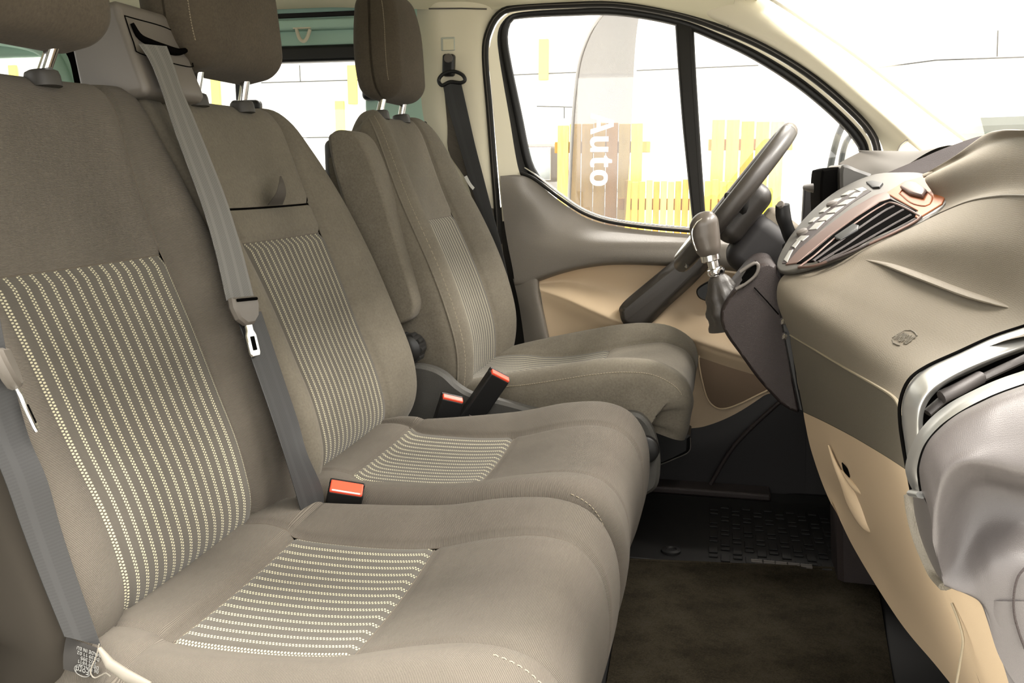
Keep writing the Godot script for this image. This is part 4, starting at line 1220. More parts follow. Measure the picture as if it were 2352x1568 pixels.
	part("grille_rim", tube(smooth_poly(sp, 60), 0.0022, 6, false, Vector3.ZERO, true), mats["beige_plastic"], gr)
	var lever := [Vector3(0.5087, 0.4927, -0.8), Vector3(0.5304, 0.511, -0.8), Vector3(0.5582, 0.52, -0.8), Vector3(0.5691, 0.4995, -0.8), Vector3(0.5502, 0.4678, -0.8), Vector3(0.5176, 0.472, -0.8)]
	var lp := []
	for q in smooth_poly(lever, 30):
		lp.append(Vector2(q.x, q.y))
	part("door_handle", extrude(lp, Vector3(0, 0, -0.81), Vector3.RIGHT, Vector3.UP, 0.02, 0.003), mats["black_plastic"], d, "black inner door handle")
	# diagonal grab handle
	var gh := []
	for q in [Vector3(0.4676, 0.5749, -0.74), Vector3(0.5158, 0.6058, -0.74), Vector3(0.5556, 0.5866, -0.74), Vector3(0.5139, 0.5255, -0.74), Vector3(0.4464, 0.4573, -0.74), Vector3(0.3991, 0.409, -0.74), Vector3(0.3716, 0.4059, -0.74), Vector3(0.3426, 0.4122, -0.74), Vector3(0.3328, 0.4359, -0.74), Vector3(0.3364, 0.459, -0.74), Vector3(0.3943, 0.5123, -0.74)]:
		gh.append(Vector2(q.x, q.y))
	part("grab_handle", extrude(smooth_poly(gh, 60), Vector3(0, 0, -0.79), Vector3.RIGHT, Vector3.UP, 0.055, 0.014, 70), mats["leather"], d, "black diagonal grab handle")
	var bin_ := []
	for q in [Vector3(0.4116, 0.1707, -0.7), Vector3(0.4671, 0.1826, -0.7), Vector3(0.509, 0.1609, -0.7), Vector3(0.5084, 0.1227, -0.7), Vector3(0.4747, 0.1011, -0.7), Vector3(0.4366, 0.08116, -0.7), Vector3(0.4141, 0.07953, -0.7)]:
		bin_.append(Vector2(q.x, q.y))
	# dark foot of the door and its seal
	var ft := cgrid([[Vector3(0.1608, 0.2574, -0.8), Vector3(0.34, 0.1574, -0.8), Vector3(0.4687, 0.1464, -0.8), Vector3(0.6122, 0.199, -0.8), Vector3(0.7663, 0.3243, -0.8)], [Vector3(0.1634, 0.1584, -0.79), Vector3(0.3425, 0.09069, -0.79), Vector3(0.471, 0.08827, -0.79), Vector3(0.615, 0.1311, -0.79), Vector3(0.7691, 0.2583, -0.79)], [Vector3(0.1634, -0.06446, -0.8), Vector3(0.3448, -0.06122, -0.8), Vector3(0.475, -0.05043, -0.8), Vector3(0.5699, -0.03122, -0.8), Vector3(0.784, 0.008377, -0.8)]])
	part("door_foot", patch(ft, 0, 1, 30, 0, 1, 20, Vector3(0, 0, 1)), mats["dark_foot"], d)
	part("door_bin", extrude(bin_, Vector3(0, 0, -0.79), Vector3.RIGHT, Vector3.UP, 0.10, 0.008), mats["black_plastic"], d, "black door bin")
	part("bin_edge", tube(even([Vector3(0.4391, 0.08671, -0.69), Vector3(0.4751, 0.1053, -0.69), Vector3(0.5076, 0.1257, -0.69), Vector3(0.5094, 0.1585, -0.69)], 16), 0.0014, 6), mats["grey_plastic"], d)
	part("lower_seal", tube(even([Vector3(0.5597, 0.02286, -0.765), Vector3(0.5938, 0.09351, -0.765), Vector3(0.6243, 0.1411, -0.765), Vector3(0.6813, 0.2067, -0.765), Vector3(0.7466, 0.2735, -0.765)], 30), 0.005, 8), mats["console_plastic"], d)
	part("hinge_panel", box(Vector3(0.74, 0.0, -0.83), Vector3(1.2, 0.74, -0.80), 0.006), mats["dark_foot"], d)
	part("door_skin", box(Vector3(-0.02, -0.02, -0.92), Vector3(0.95, 0.60, -0.89), 0.01), mats["white_paint"], d)


# ---------------------------------------------------------------- dashboard
func build_dashboard() -> void:
	var d := thing("dashboard", "grey grained dashboard with silver centre stack, beige glovebox and silver air vent rings", "dashboard", Vector3(0.85, 0.3, 0.1))
	var pad_rows := [[Vector3(0.8541, 0.6882, -0.12), Vector3(0.8657, 0.7084, -0.03), Vector3(0.862, 0.7273, 0.12), Vector3(0.8455, 0.7378, 0.3), Vector3(0.8275, 0.7417, 0.45), Vector3(0.8006, 0.7432, 0.62)],
		[Vector3(0.7792, 0.6549, -0.12), Vector3(0.8035, 0.6766, 0.05), Vector3(0.8141, 0.6891, 0.2), Vector3(0.8189, 0.6964, 0.35), Vector3(0.8166, 0.7004, 0.5), Vector3(0.8012, 0.7006, 0.64)],
		[Vector3(0.7097, 0.6221, -0.12), Vector3(0.7627, 0.637, 0), Vector3(0.7929, 0.6386, 0.15), Vector3(0.8096, 0.6388, 0.32), Vector3(0.8155, 0.6415, 0.47), Vector3(0.7944, 0.6495, 0.64)],
		[Vector3(0.6576, 0.6028, -0.12), Vector3(0.7113, 0.5957, 0), Vector3(0.7489, 0.5923, 0.15), Vector3(0.773, 0.595, 0.32), Vector3(0.7773, 0.6083, 0.5), Vector3(0.7599, 0.6383, 0.66)],
		[Vector3(0.6496, 0.5617, -0.12), Vector3(0.6827, 0.5625, 0), Vector3(0.719, 0.5567, 0.15), Vector3(0.739, 0.5615, 0.32), Vector3(0.7345, 0.5839, 0.5), Vector3(0.7149, 0.6174, 0.66)],
		[Vector3(0.6728, 0.5055, -0.12), Vector3(0.6983, 0.5055, 0), Vector3(0.7219, 0.5102, 0.15), Vector3(0.7305, 0.5282, 0.33), Vector3(0.7175, 0.5558, 0.5), Vector3(0.6943, 0.5821, 0.66)]]
	var pf := cgrid(pad_rows)
	part("passenger_pad", patch(pf, 0, 1, 70, 0, 1, 60, Vector3(-1, 0.6, 0)), mats["dash_plastic"], d, "grey grained airbag pad")
	# long raised crease across the pad
	part("pad_crease", tube(even([Vector3(0.7614, 0.6389, -0.02756), Vector3(0.7832, 0.6395, 0.06605), Vector3(0.8034, 0.6375, 0.2124), Vector3(0.815, 0.6369, 0.3626), Vector3(0.8166, 0.6408, 0.4913)], 40), [Vector2(.001, .002), Vector2(.0034, .010), Vector2(.0038, .014), Vector2(.0036, .014), Vector2(.0034, .012), Vector2(.001, .002)], 14), mats["dash_plastic"], d)
	part("top_seam", tube(even([Vector3(0.8472, 0.691, -0.0805), Vector3(0.8655, 0.7086, -0.03003), Vector3(0.8618, 0.7275, 0.12), Vector3(0.8452, 0.7379, 0.3), Vector3(0.8272, 0.7416, 0.4502), Vector3(0.8033, 0.7428, 0.6017)], 40), 0.0014, 6), mats["lower_plastic"], d)
	# embossed airbag mark
	var an := Vector2(0.6020, 0.6741)
	var o: Vector3 = pf.call(an.x, an.y)
	var tx: Vector3 = (pf.call(an.x + 0.02, an.y) - o).normalized()
	var nn: Vector3 = tx.cross(pf.call(an.x, an.y + 0.02) - o).normalized()
	if nn.x > 0:
		nn = -nn
	var ty := nn.cross(tx)
	var af := Transform3D(Basis(tx, ty, nn), o + nn * 0.0008)
	var word := part("airbag_lettering", text_mesh("AIRBAG", 0.0130, 0.0006), mats["lower_plastic"], d, "embossed word AIRBAG")
	word.transform = Transform3D(Basis(tx, ty, nn), o + nn * 0.0012 - d.position)
	var rim := []
	for q in [Vector2(-0.026, -0.008), Vector2(-0.024, 0.008), Vector2(-0.006, 0.0115), Vector2(0.012, 0.0105), Vector2(0.027, 0.008)]:
		rim.append(af * Vector3(q.x, q.y, 0))
	var rim2 := []
	for q in [Vector2(-0.026, -0.008), Vector2(-0.01, -0.0115), Vector2(0.008, -0.0115), Vector2(0.016, -0.011)]:
		rim2.append(af * Vector3(q.x, q.y, 0))
	part("mark_outline", join([tube(rim, 0.0007, 6), tube(rim2, 0.0007, 6), tube([af * Vector3(0.026, 0.005, 0), af * Vector3(0.027, -0.002, 0), af * Vector3(0.021, -0.0075, 0)], 0.0009, 6)]), mats["lower_plastic"], d)
	# top of the dashboard in front of the windscreen
	var tp := cgrid([pad_rows[0], [Vector3(0.8797, 0.719, -0.14), Vector3(0.8855, 0.7276, -0.06), Vector3(0.8787, 0.7393, 0.08), Vector3(0.8597, 0.7495, 0.26), Vector3(0.8383, 0.7539, 0.42), Vector3(0.8089, 0.7561, 0.6)],
		[Vector3(0.8655, 0.7521, -0.16), Vector3(0.8832, 0.7671, -0.09), Vector3(0.8804, 0.7777, 0.06), Vector3(0.8624, 0.781, 0.24), Vector3(0.8417, 0.7813, 0.4), Vector3(0.8164, 0.7779, 0.58)],
		[Vector3(0.8773, 0.7622, -0.19), Vector3(0.9061, 0.7848, -0.13), Vector3(0.9036, 0.7985, 0), Vector3(0.8763, 0.8007, 0.2), Vector3(0.8501, 0.7969, 0.38), Vector3(0.825, 0.7907, 0.56)],
		[Vector3(0.8825, 0.7635, -0.2), Vector3(0.9136, 0.7884, -0.15), Vector3(0.9308, 0.8173, -0.05), Vector3(0.8958, 0.8139, 0.16), Vector3(0.8594, 0.8044, 0.36), Vector3(0.8344, 0.7956, 0.54)],
		[Vector3(1.02, 0.77, -0.22), Vector3(1.06, 0.775, -0.1), Vector3(1.08, 0.78, 0.05), Vector3(1.08, 0.78, 0.2), Vector3(1.06, 0.775, 0.4), Vector3(1.0, 0.77, 0.62)]])
	part("top_pad", patch(tp, 0, 1, 60, 0, 1, 50, Vector3(-0.5, 1, 0)), mats["dash_plastic"], d)
	# open tray in the middle of the top: its far wall and floor
	var tw := cgrid([[Vector3(0.8288, 0.7562, -0.4), Vector3(0.8635, 0.7718, -0.4), Vector3(0.9006, 0.7887, -0.4), Vector3(0.9358, 0.8055, -0.4), Vector3(0.9811, 0.8234, -0.4), Vector3(1.007, 0.8307, -0.4), Vector3(1.028, 0.8335, -0.4)], [Vector3(0.82, 0.7314, -0.38), Vector3(0.8633, 0.747, -0.38), Vector3(0.899, 0.7586, -0.38), Vector3(0.9411, 0.7738, -0.38), Vector3(0.9855, 0.7964, -0.38), Vector3(1.013, 0.8075, -0.38), Vector3(1.03, 0.8148, -0.38)], [Vector3(0.8154, 0.7091, -0.34), Vector3(0.8578, 0.7246, -0.34), Vector3(0.8996, 0.7399, -0.34), Vector3(0.9404, 0.7586, -0.34), Vector3(0.9841, 0.7771, -0.34), Vector3(1.014, 0.7844, -0.34), Vector3(1.034, 0.7916, -0.34)]])
	part("storage_tray", patch(tw, 0, 1, 40, 0, 1, 16, Vector3(-0.3, 0.5, 1)), mats["console_plastic"], d, "open storage tray")
	part("tray_rim", tube(even([Vector3(0.8678, 0.7594, -0.19), Vector3(0.8886, 0.7683, -0.185), Vector3(0.9126, 0.7858, -0.15), Vector3(0.9238, 0.8032, -0.08), Vector3(0.9319, 0.8173, -0.05)], 30), 0.0032, 8), mats["dash_plastic"], d)
	# hood over the instruments and the far top of the dashboard
	var hd := cgrid([[Vector3(1.1, 0.772, -0.78), Vector3(1.1, 0.775, -0.6), Vector3(1.1, 0.775, -0.45), Vector3(1.08, 0.775, -0.40)], [Vector3(0.8632, 0.8118, -0.76), Vector3(0.8846, 0.8091, -0.62), Vector3(0.9304, 0.806, -0.48), Vector3(0.9579, 0.8139, -0.405)], [Vector3(0.8406, 0.8086, -0.7), Vector3(0.8446, 0.7993, -0.6), Vector3(0.8588, 0.7854, -0.48), Vector3(0.8794, 0.778, -0.4)], [Vector3(0.795, 0.7876, -0.62), Vector3(0.8101, 0.7763, -0.55), Vector3(0.8314, 0.7642, -0.47), Vector3(0.8475, 0.7562, -0.4)], [Vector3(0.7903, 0.7814, -0.62), Vector3(0.8048, 0.7687, -0.55), Vector3(0.8257, 0.7561, -0.47), Vector3(0.8407, 0.7468, -0.4)]])
	part("instrument_hood", patch(hd, 0, 1, 30, 0, 1, 40, Vector3(-0.3, 1, 0.2)), mats["hood_plastic"], d, "grey hood over the instruments")
	var ins := []
	for q in [Vector3(0.7774, 0.7789, -0.46), Vector3(0.81, 0.7707, -0.46), Vector3(0.8459, 0.7561, -0.46), Vector3(0.8588, 0.7383, -0.46), Vector3(0.8263, 0.7014, -0.46), Vector3(0.7926, 0.6764, -0.46), Vector3(0.7788, 0.6804, -0.46), Vector3(0.7773, 0.7299, -0.46)]:
		ins.append(Vector2(q.x, q.y))
	part("instrument_cover", extrude(smooth_poly(ins, 40), Vector3(0, 0, -0.68), Vector3.RIGHT, Vector3.UP, 0.22, 0.01), mat("gloss_grey", Color(0.24, 0.235, 0.225), 0.35), d, "glossy instrument cover")
	var bz := []
	for q in [Vector3(0.7451, 0.7627, -0.52), Vector3(0.7527, 0.7728, -0.52), Vector3(0.7802, 0.7761, -0.52), Vector3(0.7906, 0.7643, -0.52), Vector3(0.7928, 0.7034, -0.52), Vector3(0.7882, 0.6735, -0.52), Vector3(0.7561, 0.6602, -0.52), Vector3(0.7469, 0.7031, -0.52)]:
		bz.append(Vector2(q.x, q.y))
	part("instrument_bezel", extrude(smooth_poly(bz, 44), Vector3(0, 0, -0.70), Vector3.RIGHT, Vector3.UP, 0.20, 0.008), mats["dark_gap"], d, "black instrument bezel")
	build_stack(d)
	build_passenger_side(d)
	build_console(d)


func on_plate(px: Array, depth: float, bevel: float, lift := 0.0, smooth := 0) -> Dictionary:  # a plate lying on the sloped centre stack
	var nz := Vector3(-0.4355, 0.8821, 0.1798)
	var ux := Vector3(0.897, 0.443, 0.0)
	ux = (ux - nz * ux.dot(nz)).normalized()
	var uy := nz.cross(ux)
	var o := Vector3(0.655, 0.608, -0.12)
	var poly := []
	for q in px:
		poly.append(Vector2((q - o).dot(ux), (q - o).dot(uy)))
	if smooth:
		poly = smooth_poly(poly, smooth)
	return extrude(poly, o + nz * (lift - 0.002), ux, uy, depth + 0.002, bevel, 50)


func build_stack(d: Node3D) -> void:
	var st := part("centre_stack", on_plate([Vector3(0.6499, 0.613, -0.1572), Vector3(0.6587, 0.6286, -0.2121), Vector3(0.6823, 0.6563, -0.2909), Vector3(0.7169, 0.6887, -0.3658), Vector3(0.7592, 0.7208, -0.4209), Vector3(0.7984, 0.7432, -0.4361), Vector3(0.8357, 0.7585, -0.4208), Vector3(0.8663, 0.7617, -0.362), Vector3(0.8919, 0.7594, -0.2889), Vector3(0.8991, 0.743, -0.1914), Vector3(0.8941, 0.7262, -0.1208), Vector3(0.8798, 0.71, -0.07574), Vector3(0.8421, 0.6879, -0.0591), Vector3(0.7893, 0.6635, -0.06691), Vector3(0.7347, 0.6359, -0.06356), Vector3(0.6916, 0.6175, -0.07813), Vector3(0.6656, 0.6083, -0.09591), Vector3(0.6527, 0.6069, -0.1202)], 0.008, 0.003, -0.002, 90), mats["stack_silver"], d, "silver centre stack surround")
	part("bronze_panel", on_plate([Vector3(0.8309, 0.7246, -0.266), Vector3(0.8589, 0.7419, -0.283), Vector3(0.8902, 0.7537, -0.265), Vector3(0.8965, 0.743, -0.1973), Vector3(0.8928, 0.7261, -0.1234), Vector3(0.8797, 0.7121, -0.08674), Vector3(0.8437, 0.6907, -0.06853), Vector3(0.842, 0.6926, -0.08204), Vector3(0.8499, 0.7008, -0.1034), Vector3(0.8358, 0.716, -0.2119)], 0.0022, 0.001, 0.006, 0), mats["bronze_trim"], st, "bronze coloured switch panel")
	part("light_strip", on_plate([Vector3(0.6628, 0.6129, -0.1252), Vector3(0.6855, 0.6333, -0.1705), Vector3(0.7229, 0.6615, -0.2181), Vector3(0.7695, 0.6935, -0.262), Vector3(0.8143, 0.7197, -0.2821), Vector3(0.8349, 0.7274, -0.2702), Vector3(0.8309, 0.7156, -0.2221), Vector3(0.8141, 0.7095, -0.2326), Vector3(0.7754, 0.6857, -0.2096), Vector3(0.7348, 0.6587, -0.1754), Vector3(0.6999, 0.6331, -0.1345), Vector3(0.6798, 0.6178, -0.1078)], 0.0022, 0.001, 0.006, 0), mats["pink_trim"], st, "rosy metal strip")
	part("vent_opening", on_plate([Vector3(0.6785, 0.6171, -0.1076), Vector3(0.7018, 0.6324, -0.1265), Vector3(0.7361, 0.6578, -0.168), Vector3(0.7776, 0.6859, -0.2055), Vector3(0.8156, 0.7096, -0.2295), Vector3(0.8309, 0.7156, -0.2221), Vector3(0.8481, 0.7007, -0.1069), Vector3(0.844, 0.6938, -0.08337), Vector3(0.8144, 0.6776, -0.07562), Vector3(0.7843, 0.6623, -0.07339), Vector3(0.7358, 0.6383, -0.07328), Vector3(0.7007, 0.6228, -0.08187)], 0.0015, 0.0005, 0.0065, 0), mats["dark_gap"], st, "dark air vent opening")
	part("vent_rim", tube(even([Vector3(0.6764, 0.6195, -0.08272), Vector3(0.6993, 0.6346, -0.1013), Vector3(0.733, 0.6595, -0.1421), Vector3(0.7738, 0.6872, -0.179), Vector3(0.8112, 0.7104, -0.2026), Vector3(0.8268, 0.7158, -0.1911), Vector3(0.843, 0.7027, -0.08776), Vector3(0.841, 0.6967, -0.06298), Vector3(0.81, 0.679, -0.0513), Vector3(0.7804, 0.6639, -0.04911), Vector3(0.7327, 0.6404, -0.049), Vector3(0.6982, 0.6251, -0.05745), Vector3(0.6764, 0.6195, -0.08272)], 90), 0.0022, 8), mats["pink_trim"], st)
	for s in [[Vector3(0.6976, 0.6296, -0.08083), Vector3(0.7331, 0.6534, -0.1119), Vector3(0.7746, 0.6806, -0.1447), Vector3(0.8098, 0.7032, -0.1705), Vector3(0.8258, 0.7115, -0.1725)], [Vector3(0.7039, 0.6297, -0.06631), Vector3(0.7427, 0.6528, -0.08564), Vector3(0.7765, 0.6744, -0.1101), Vector3(0.8095, 0.6941, -0.1266), Vector3(0.8325, 0.7074, -0.136)], [Vector3(0.7091, 0.6301, -0.05574), Vector3(0.7463, 0.65, -0.06306), Vector3(0.7809, 0.6694, -0.07463), Vector3(0.8096, 0.6861, -0.08698), Vector3(0.8361, 0.701, -0.09602)], [Vector3(0.7147, 0.632, -0.05113), Vector3(0.7504, 0.6487, -0.04689), Vector3(0.7838, 0.6663, -0.05257), Vector3(0.8112, 0.6812, -0.05892), Vector3(0.8375, 0.6963, -0.06971)]]:
		part("vent_slat", tube(even(s, 16), Vector2(0.0022, 0.0035), 8), mats["console_plastic"], st)
	part("vent_slider", on_plate([Vector3(0.7386, 0.655, -0.1482), Vector3(0.7695, 0.6749, -0.1711), Vector3(0.7747, 0.6734, -0.1509), Vector3(0.771, 0.6676, -0.1316), Vector3(0.7443, 0.6517, -0.1183), Vector3(0.7394, 0.6521, -0.1316)], 0.004, 0.0015, 0.0075, 0), mats["black_plastic"], st, "black vent slider")
	# two rows of silver buttons
	part("button_field", on_plate([Vector3(0.6584, 0.614, -0.1414), Vector3(0.676, 0.6371, -0.2118), Vector3(0.7071, 0.6659, -0.2777), Vector3(0.7436, 0.6943, -0.3288), Vector3(0.7796, 0.7191, -0.363), Vector3(0.8079, 0.7346, -0.3705), Vector3(0.8143, 0.7278, -0.3219), Vector3(0.7841, 0.7092, -0.3039), Vector3(0.7473, 0.6834, -0.2664), Vector3(0.7087, 0.653, -0.2109), Vector3(0.6856, 0.6339, -0.1727), Vector3(0.6685, 0.6153, -0.1232)], 0.0008, 0.0003, 0.0062, 0), mats["console_plastic"], st, "dark strip between the buttons")
	for b in [[Vector3(0.6617, 0.618, -0.1528), Vector3(0.6718, 0.6302, -0.188), Vector3(0.6784, 0.6327, -0.1847), Vector3(0.673, 0.6258, -0.1637), Vector3(0.6658, 0.6158, -0.1322)], [Vector3(0.6769, 0.6362, -0.205), Vector3(0.6896, 0.6477, -0.2307), Vector3(0.6959, 0.6507, -0.2307), Vector3(0.6911, 0.6446, -0.2122), Vector3(0.6812, 0.6347, -0.1875)]]:
		part("stack_button", on_plate(b, 0.0018, 0.0007, 0.0065, 0), mats["button_silver"], st)
	for b in [[Vector3(0.6853, 0.6449, -0.2276), Vector3(0.6945, 0.6522, -0.2412), Vector3(0.7055, 0.6537, -0.2219), Vector3(0.6949, 0.6457, -0.2083)], [Vector3(0.7074, 0.6612, -0.2543), Vector3(0.7204, 0.6721, -0.2763), Vector3(0.7338, 0.676, -0.2628), Vector3(0.7192, 0.6639, -0.2385)], [Vector3(0.7243, 0.675, -0.2807), Vector3(0.7383, 0.685, -0.2958), Vector3(0.7508, 0.688, -0.2805), Vector3(0.7366, 0.6775, -0.2633)], [Vector3(0.7405, 0.6877, -0.3038), Vector3(0.7551, 0.6972, -0.3153), Vector3(0.7684, 0.7009, -0.3011), Vector3(0.7528, 0.6901, -0.2858)], [Vector3(0.7588, 0.7008, -0.3237), Vector3(0.7748, 0.7106, -0.333), Vector3(0.7885, 0.7141, -0.3174), Vector3(0.773, 0.7038, -0.3045)], [Vector3(0.7798, 0.7143, -0.3391), Vector3(0.7912, 0.7225, -0.3516), Vector3(0.8029, 0.7252, -0.3366), Vector3(0.7911, 0.7163, -0.3217)], [Vector3(0.7101, 0.6716, -0.2984), Vector3(0.7214, 0.6802, -0.3132), Vector3(0.7289, 0.6816, -0.3017), Vector3(0.718, 0.6737, -0.2896)], [Vector3(0.73, 0.6879, -0.3304), Vector3(0.7424, 0.6975, -0.3472), Vector3(0.7506, 0.6988, -0.334), Vector3(0.7379, 0.6899, -0.3213)], [Vector3(0.7483, 0.7019, -0.3549), Vector3(0.7615, 0.7117, -0.3707), Vector3(0.7704, 0.7137, -0.3587), Vector3(0.7566, 0.7039, -0.3443)], [Vector3(0.7708, 0.7171, -0.375), Vector3(0.7863, 0.7265, -0.3832), Vector3(0.7958, 0.7276, -0.3658), Vector3(0.7808, 0.7191, -0.3605)], [Vector3(0.7942, 0.729, -0.3763), Vector3(0.8072, 0.7331, -0.3651), Vector3(0.8106, 0.729, -0.3367), Vector3(0.8009, 0.7244, -0.3376)]]:
		part("stack_button", on_plate(b, 0.0018, 0.0007, 0.0065, 0), mats["button_silver"], st)
	for k in [Vector3(0.6949, 0.6613, -0.2512), Vector3(0.7508, 0.7071, -0.3406)]:
		part("volume_knob", lathe([Vector2(0.010, 0), Vector2(0.0095, 0.006), Vector2(0.007, 0.008), Vector2(0.001, 0.0082)], k, Vector3(-0.4355, 0.8821, 0.1798), 20), mats["grey_plastic"], st, "small grey turning knob")
	part("hazard_switch", on_plate([Vector3(0.8147, 0.7407, -0.3839), Vector3(0.8241, 0.7431, -0.3733), Vector3(0.835, 0.7398, -0.3307), Vector3(0.827, 0.7325, -0.3141), Vector3(0.8182, 0.7314, -0.3303)], 0.0035, 0.001, 0.0065, 0), mats["black_plastic"], st, "dark hazard light switch")
	part("bronze_switch", on_plate([Vector3(0.8503, 0.7301, -0.2462), Vector3(0.8612, 0.7392, -0.2644), Vector3(0.8718, 0.7369, -0.2275), Vector3(0.8753, 0.727, -0.1701), Vector3(0.8655, 0.7168, -0.1438), Vector3(0.8541, 0.7208, -0.1914)], 0.006, 0.002, 0.0095, 0), mats["pink_trim"], st, "brown rocker switch")
	part("switch_rim", tube(even([Vector3(0.8412, 0.7312, -0.2261), Vector3(0.855, 0.7423, -0.2471), Vector3(0.8677, 0.7407, -0.2085), Vector3(0.8725, 0.729, -0.1394), Vector3(0.8598, 0.7153, -0.1032), Vector3(0.8461, 0.7179, -0.1487), Vector3(0.8412, 0.7312, -0.2261)], 40), 0.0012, 6), mats["bronze_trim"], st)


func build_passenger_side(d: Node3D) -> void:
	# dark panel under the pad
	var lo := cgrid([[Vector3(0.6728, 0.5055, -0.12), Vector3(0.6983, 0.5055, 0), Vector3(0.7219, 0.5102, 0.15), Vector3(0.7305, 0.5282, 0.33), Vector3(0.7175, 0.5558, 0.5), Vector3(0.6943, 0.5821, 0.66)], [Vector3(0.676, 0.4841, -0.12), Vector3(0.7033, 0.4826, 0), Vector3(0.7258, 0.4921, 0.15), Vector3(0.7316, 0.5116, 0.33), Vector3(0.7194, 0.5399, 0.5), Vector3(0.6963, 0.5673, 0.66)], [Vector3(0.6893, 0.4268, -0.12), Vector3(0.7114, 0.4384, 0), Vector3(0.7298, 0.4555, 0.15), Vector3(0.7336, 0.4828, 0.33), Vector3(0.721, 0.517, 0.5), Vector3(0.6987, 0.5517, 0.66)], [Vector3(0.7, 0.3798, -0.12), Vector3(0.717, 0.3976, 0), Vector3(0.7331, 0.4203, 0.15), Vector3(0.7356, 0.4537, 0.33), Vector3(0.7219, 0.4934, 0.5), Vector3(0.7015, 0.535, 0.66)]])
	part("lower_panel", patch(lo, 0, 1, 50, 0, 1, 30, Vector3(-1, 0.2, 0)), mats["lower_plastic"], d)
	part("panel_seam", tube(even([Vector3(0.6728, 0.5062, -0.12), Vector3(0.6982, 0.5062, 0), Vector3(0.7219, 0.5107, 0.15), Vector3(0.7304, 0.5287, 0.33), Vector3(0.7167, 0.5566, 0.5), Vector3(0.6999, 0.5772, 0.62), Vector3(0.6931, 0.5819, 0.67)], 50), 0.0016, 6), mats["thread"], d)
	# beige glovebox lid
	var gl := cgrid([[Vector3(0.7001, 0.3791, -0.12), Vector3(0.717, 0.397, 0), Vector3(0.7331, 0.4197, 0.15), Vector3(0.7356, 0.4532, 0.33), Vector3(0.722, 0.493, 0.5), Vector3(0.7015, 0.5346, 0.66)], [Vector3(0.7045, 0.3585, -0.118), Vector3(0.7249, 0.3683, 0), Vector3(0.7436, 0.3859, 0.15), Vector3(0.7474, 0.4168, 0.33), Vector3(0.7342, 0.4583, 0.5), Vector3(0.7109, 0.5065, 0.66)], [Vector3(0.7141, 0.3208, -0.11), Vector3(0.737, 0.3246, 0), Vector3(0.7578, 0.3381, 0.15), Vector3(0.7627, 0.3657, 0.33), Vector3(0.7496, 0.409, 0.5), Vector3(0.7259, 0.4645, 0.66)], [Vector3(0.7302, 0.2766, -0.09), Vector3(0.7562, 0.2673, 0), Vector3(0.7757, 0.2777, 0.15), Vector3(0.7808, 0.3115, 0.33), Vector3(0.7669, 0.3614, 0.5), Vector3(0.7414, 0.422, 0.66)], [Vector3(0.744, 0.2479, -0.06), Vector3(0.7673, 0.2274, 0.02), Vector3(0.7926, 0.2256, 0.17), Vector3(0.7992, 0.254, 0.33), Vector3(0.7869, 0.3068, 0.5), Vector3(0.7646, 0.3724, 0.66)], [Vector3(0.7437, 0.2551, -0.05), Vector3(0.7704, 0.2083, 0.02), Vector3(0.8008, 0.1896, 0.2), Vector3(0.8124, 0.2132, 0.36), Vector3(0.8093, 0.2494, 0.5), Vector3(0.7853, 0.3181, 0.66)]])
	var gb := part("glovebox_lid", patch(gl, 0, 1, 60, 0, 1, 60, Vector3(-1, 0, 0.2)), mats["beige_plastic"], d, "beige glovebox lid")
	var rib := []
	for q in [Vector3(0.7217, 0.3658, 0.02), Vector3(0.7292, 0.3457, 0.04), Vector3(0.7402, 0.3246, 0.06), Vector3(0.7556, 0.3004, 0.09), Vector3(0.7674, 0.28, 0.11), Vector3(0.7732, 0.2775, 0.13)]:
		rib.append(q + Vector3(0.003, 0, 0))
	part("lid_fold", tube(even(rib, 26), [Vector2(.001, .001), Vector2(.004, .003), Vector2(.008, .005), Vector2(.016, .009), Vector2(.013, .008), Vector2(.001, .001)], 10), mats["beige_plastic"], gb)
	var rib2 := []
	for q in [Vector3(0.738, 0.3409, 0.06), Vector3(0.7488, 0.3326, 0.095), Vector3(0.7594, 0.3311, 0.13), Vector3(0.7628, 0.3256, 0.14)]:
		rib2.append(q + Vector3(0.002, 0, 0))
	part("lid_fold", tube(even(rib2, 16), [Vector2(.001, .001), Vector2(.004, .004), Vector2(.005, .005), Vector2(.001, .001)], 10), mats["beige_plastic"], gb)
	part("lid_slot", tube(even([Vector3(0.7371, 0.3583, 0.078), Vector3(0.7415, 0.3503, 0.084), Vector3(0.7466, 0.3411, 0.09)], 8), [Vector2(.0008, .0008), Vector2(.0035, .003), Vector2(.0008, .0008)], 8), mats["dark_gap"], gb, "dark latch slot")
	# beige side below the end piece
	var sd := cgrid([[Vector3(0.7253, 0.4644, 0.66), Vector3(0.7226, 0.4676, 0.7), Vector3(0.7201, 0.479, 0.74), Vector3(0.7242, 0.4951, 0.79)], [Vector3(0.7414, 0.422, 0.66), Vector3(0.7358, 0.4427, 0.71), Vector3(0.7319, 0.4616, 0.755), Vector3(0.7292, 0.4812, 0.8)], [Vector3(0.7646, 0.3724, 0.66), Vector3(0.7541, 0.4015, 0.71), Vector3(0.7469, 0.4307, 0.76), Vector3(0.7431, 0.4529, 0.8)], [Vector3(0.7888, 0.3147, 0.66), Vector3(0.7779, 0.3498, 0.71), Vector3(0.7688, 0.3847, 0.76), Vector3(0.762, 0.4128, 0.8)]])
	part("side_panel", patch(sd, 0, 1, 24, 0, 1, 24, Vector3(-0.6, 0, 1)), mats["beige_plastic"], d, "beige lower side panel")
	part("side_seam", tube(even([Vector3(0.7322, 0.4461, 0.7), Vector3(0.7352, 0.4382, 0.708), Vector3(0.739, 0.4241, 0.712), Vector3(0.742, 0.3996, 0.7), Vector3(0.7433, 0.3723, 0.69)], 20), 0.001, 5), mats["thread"], d)
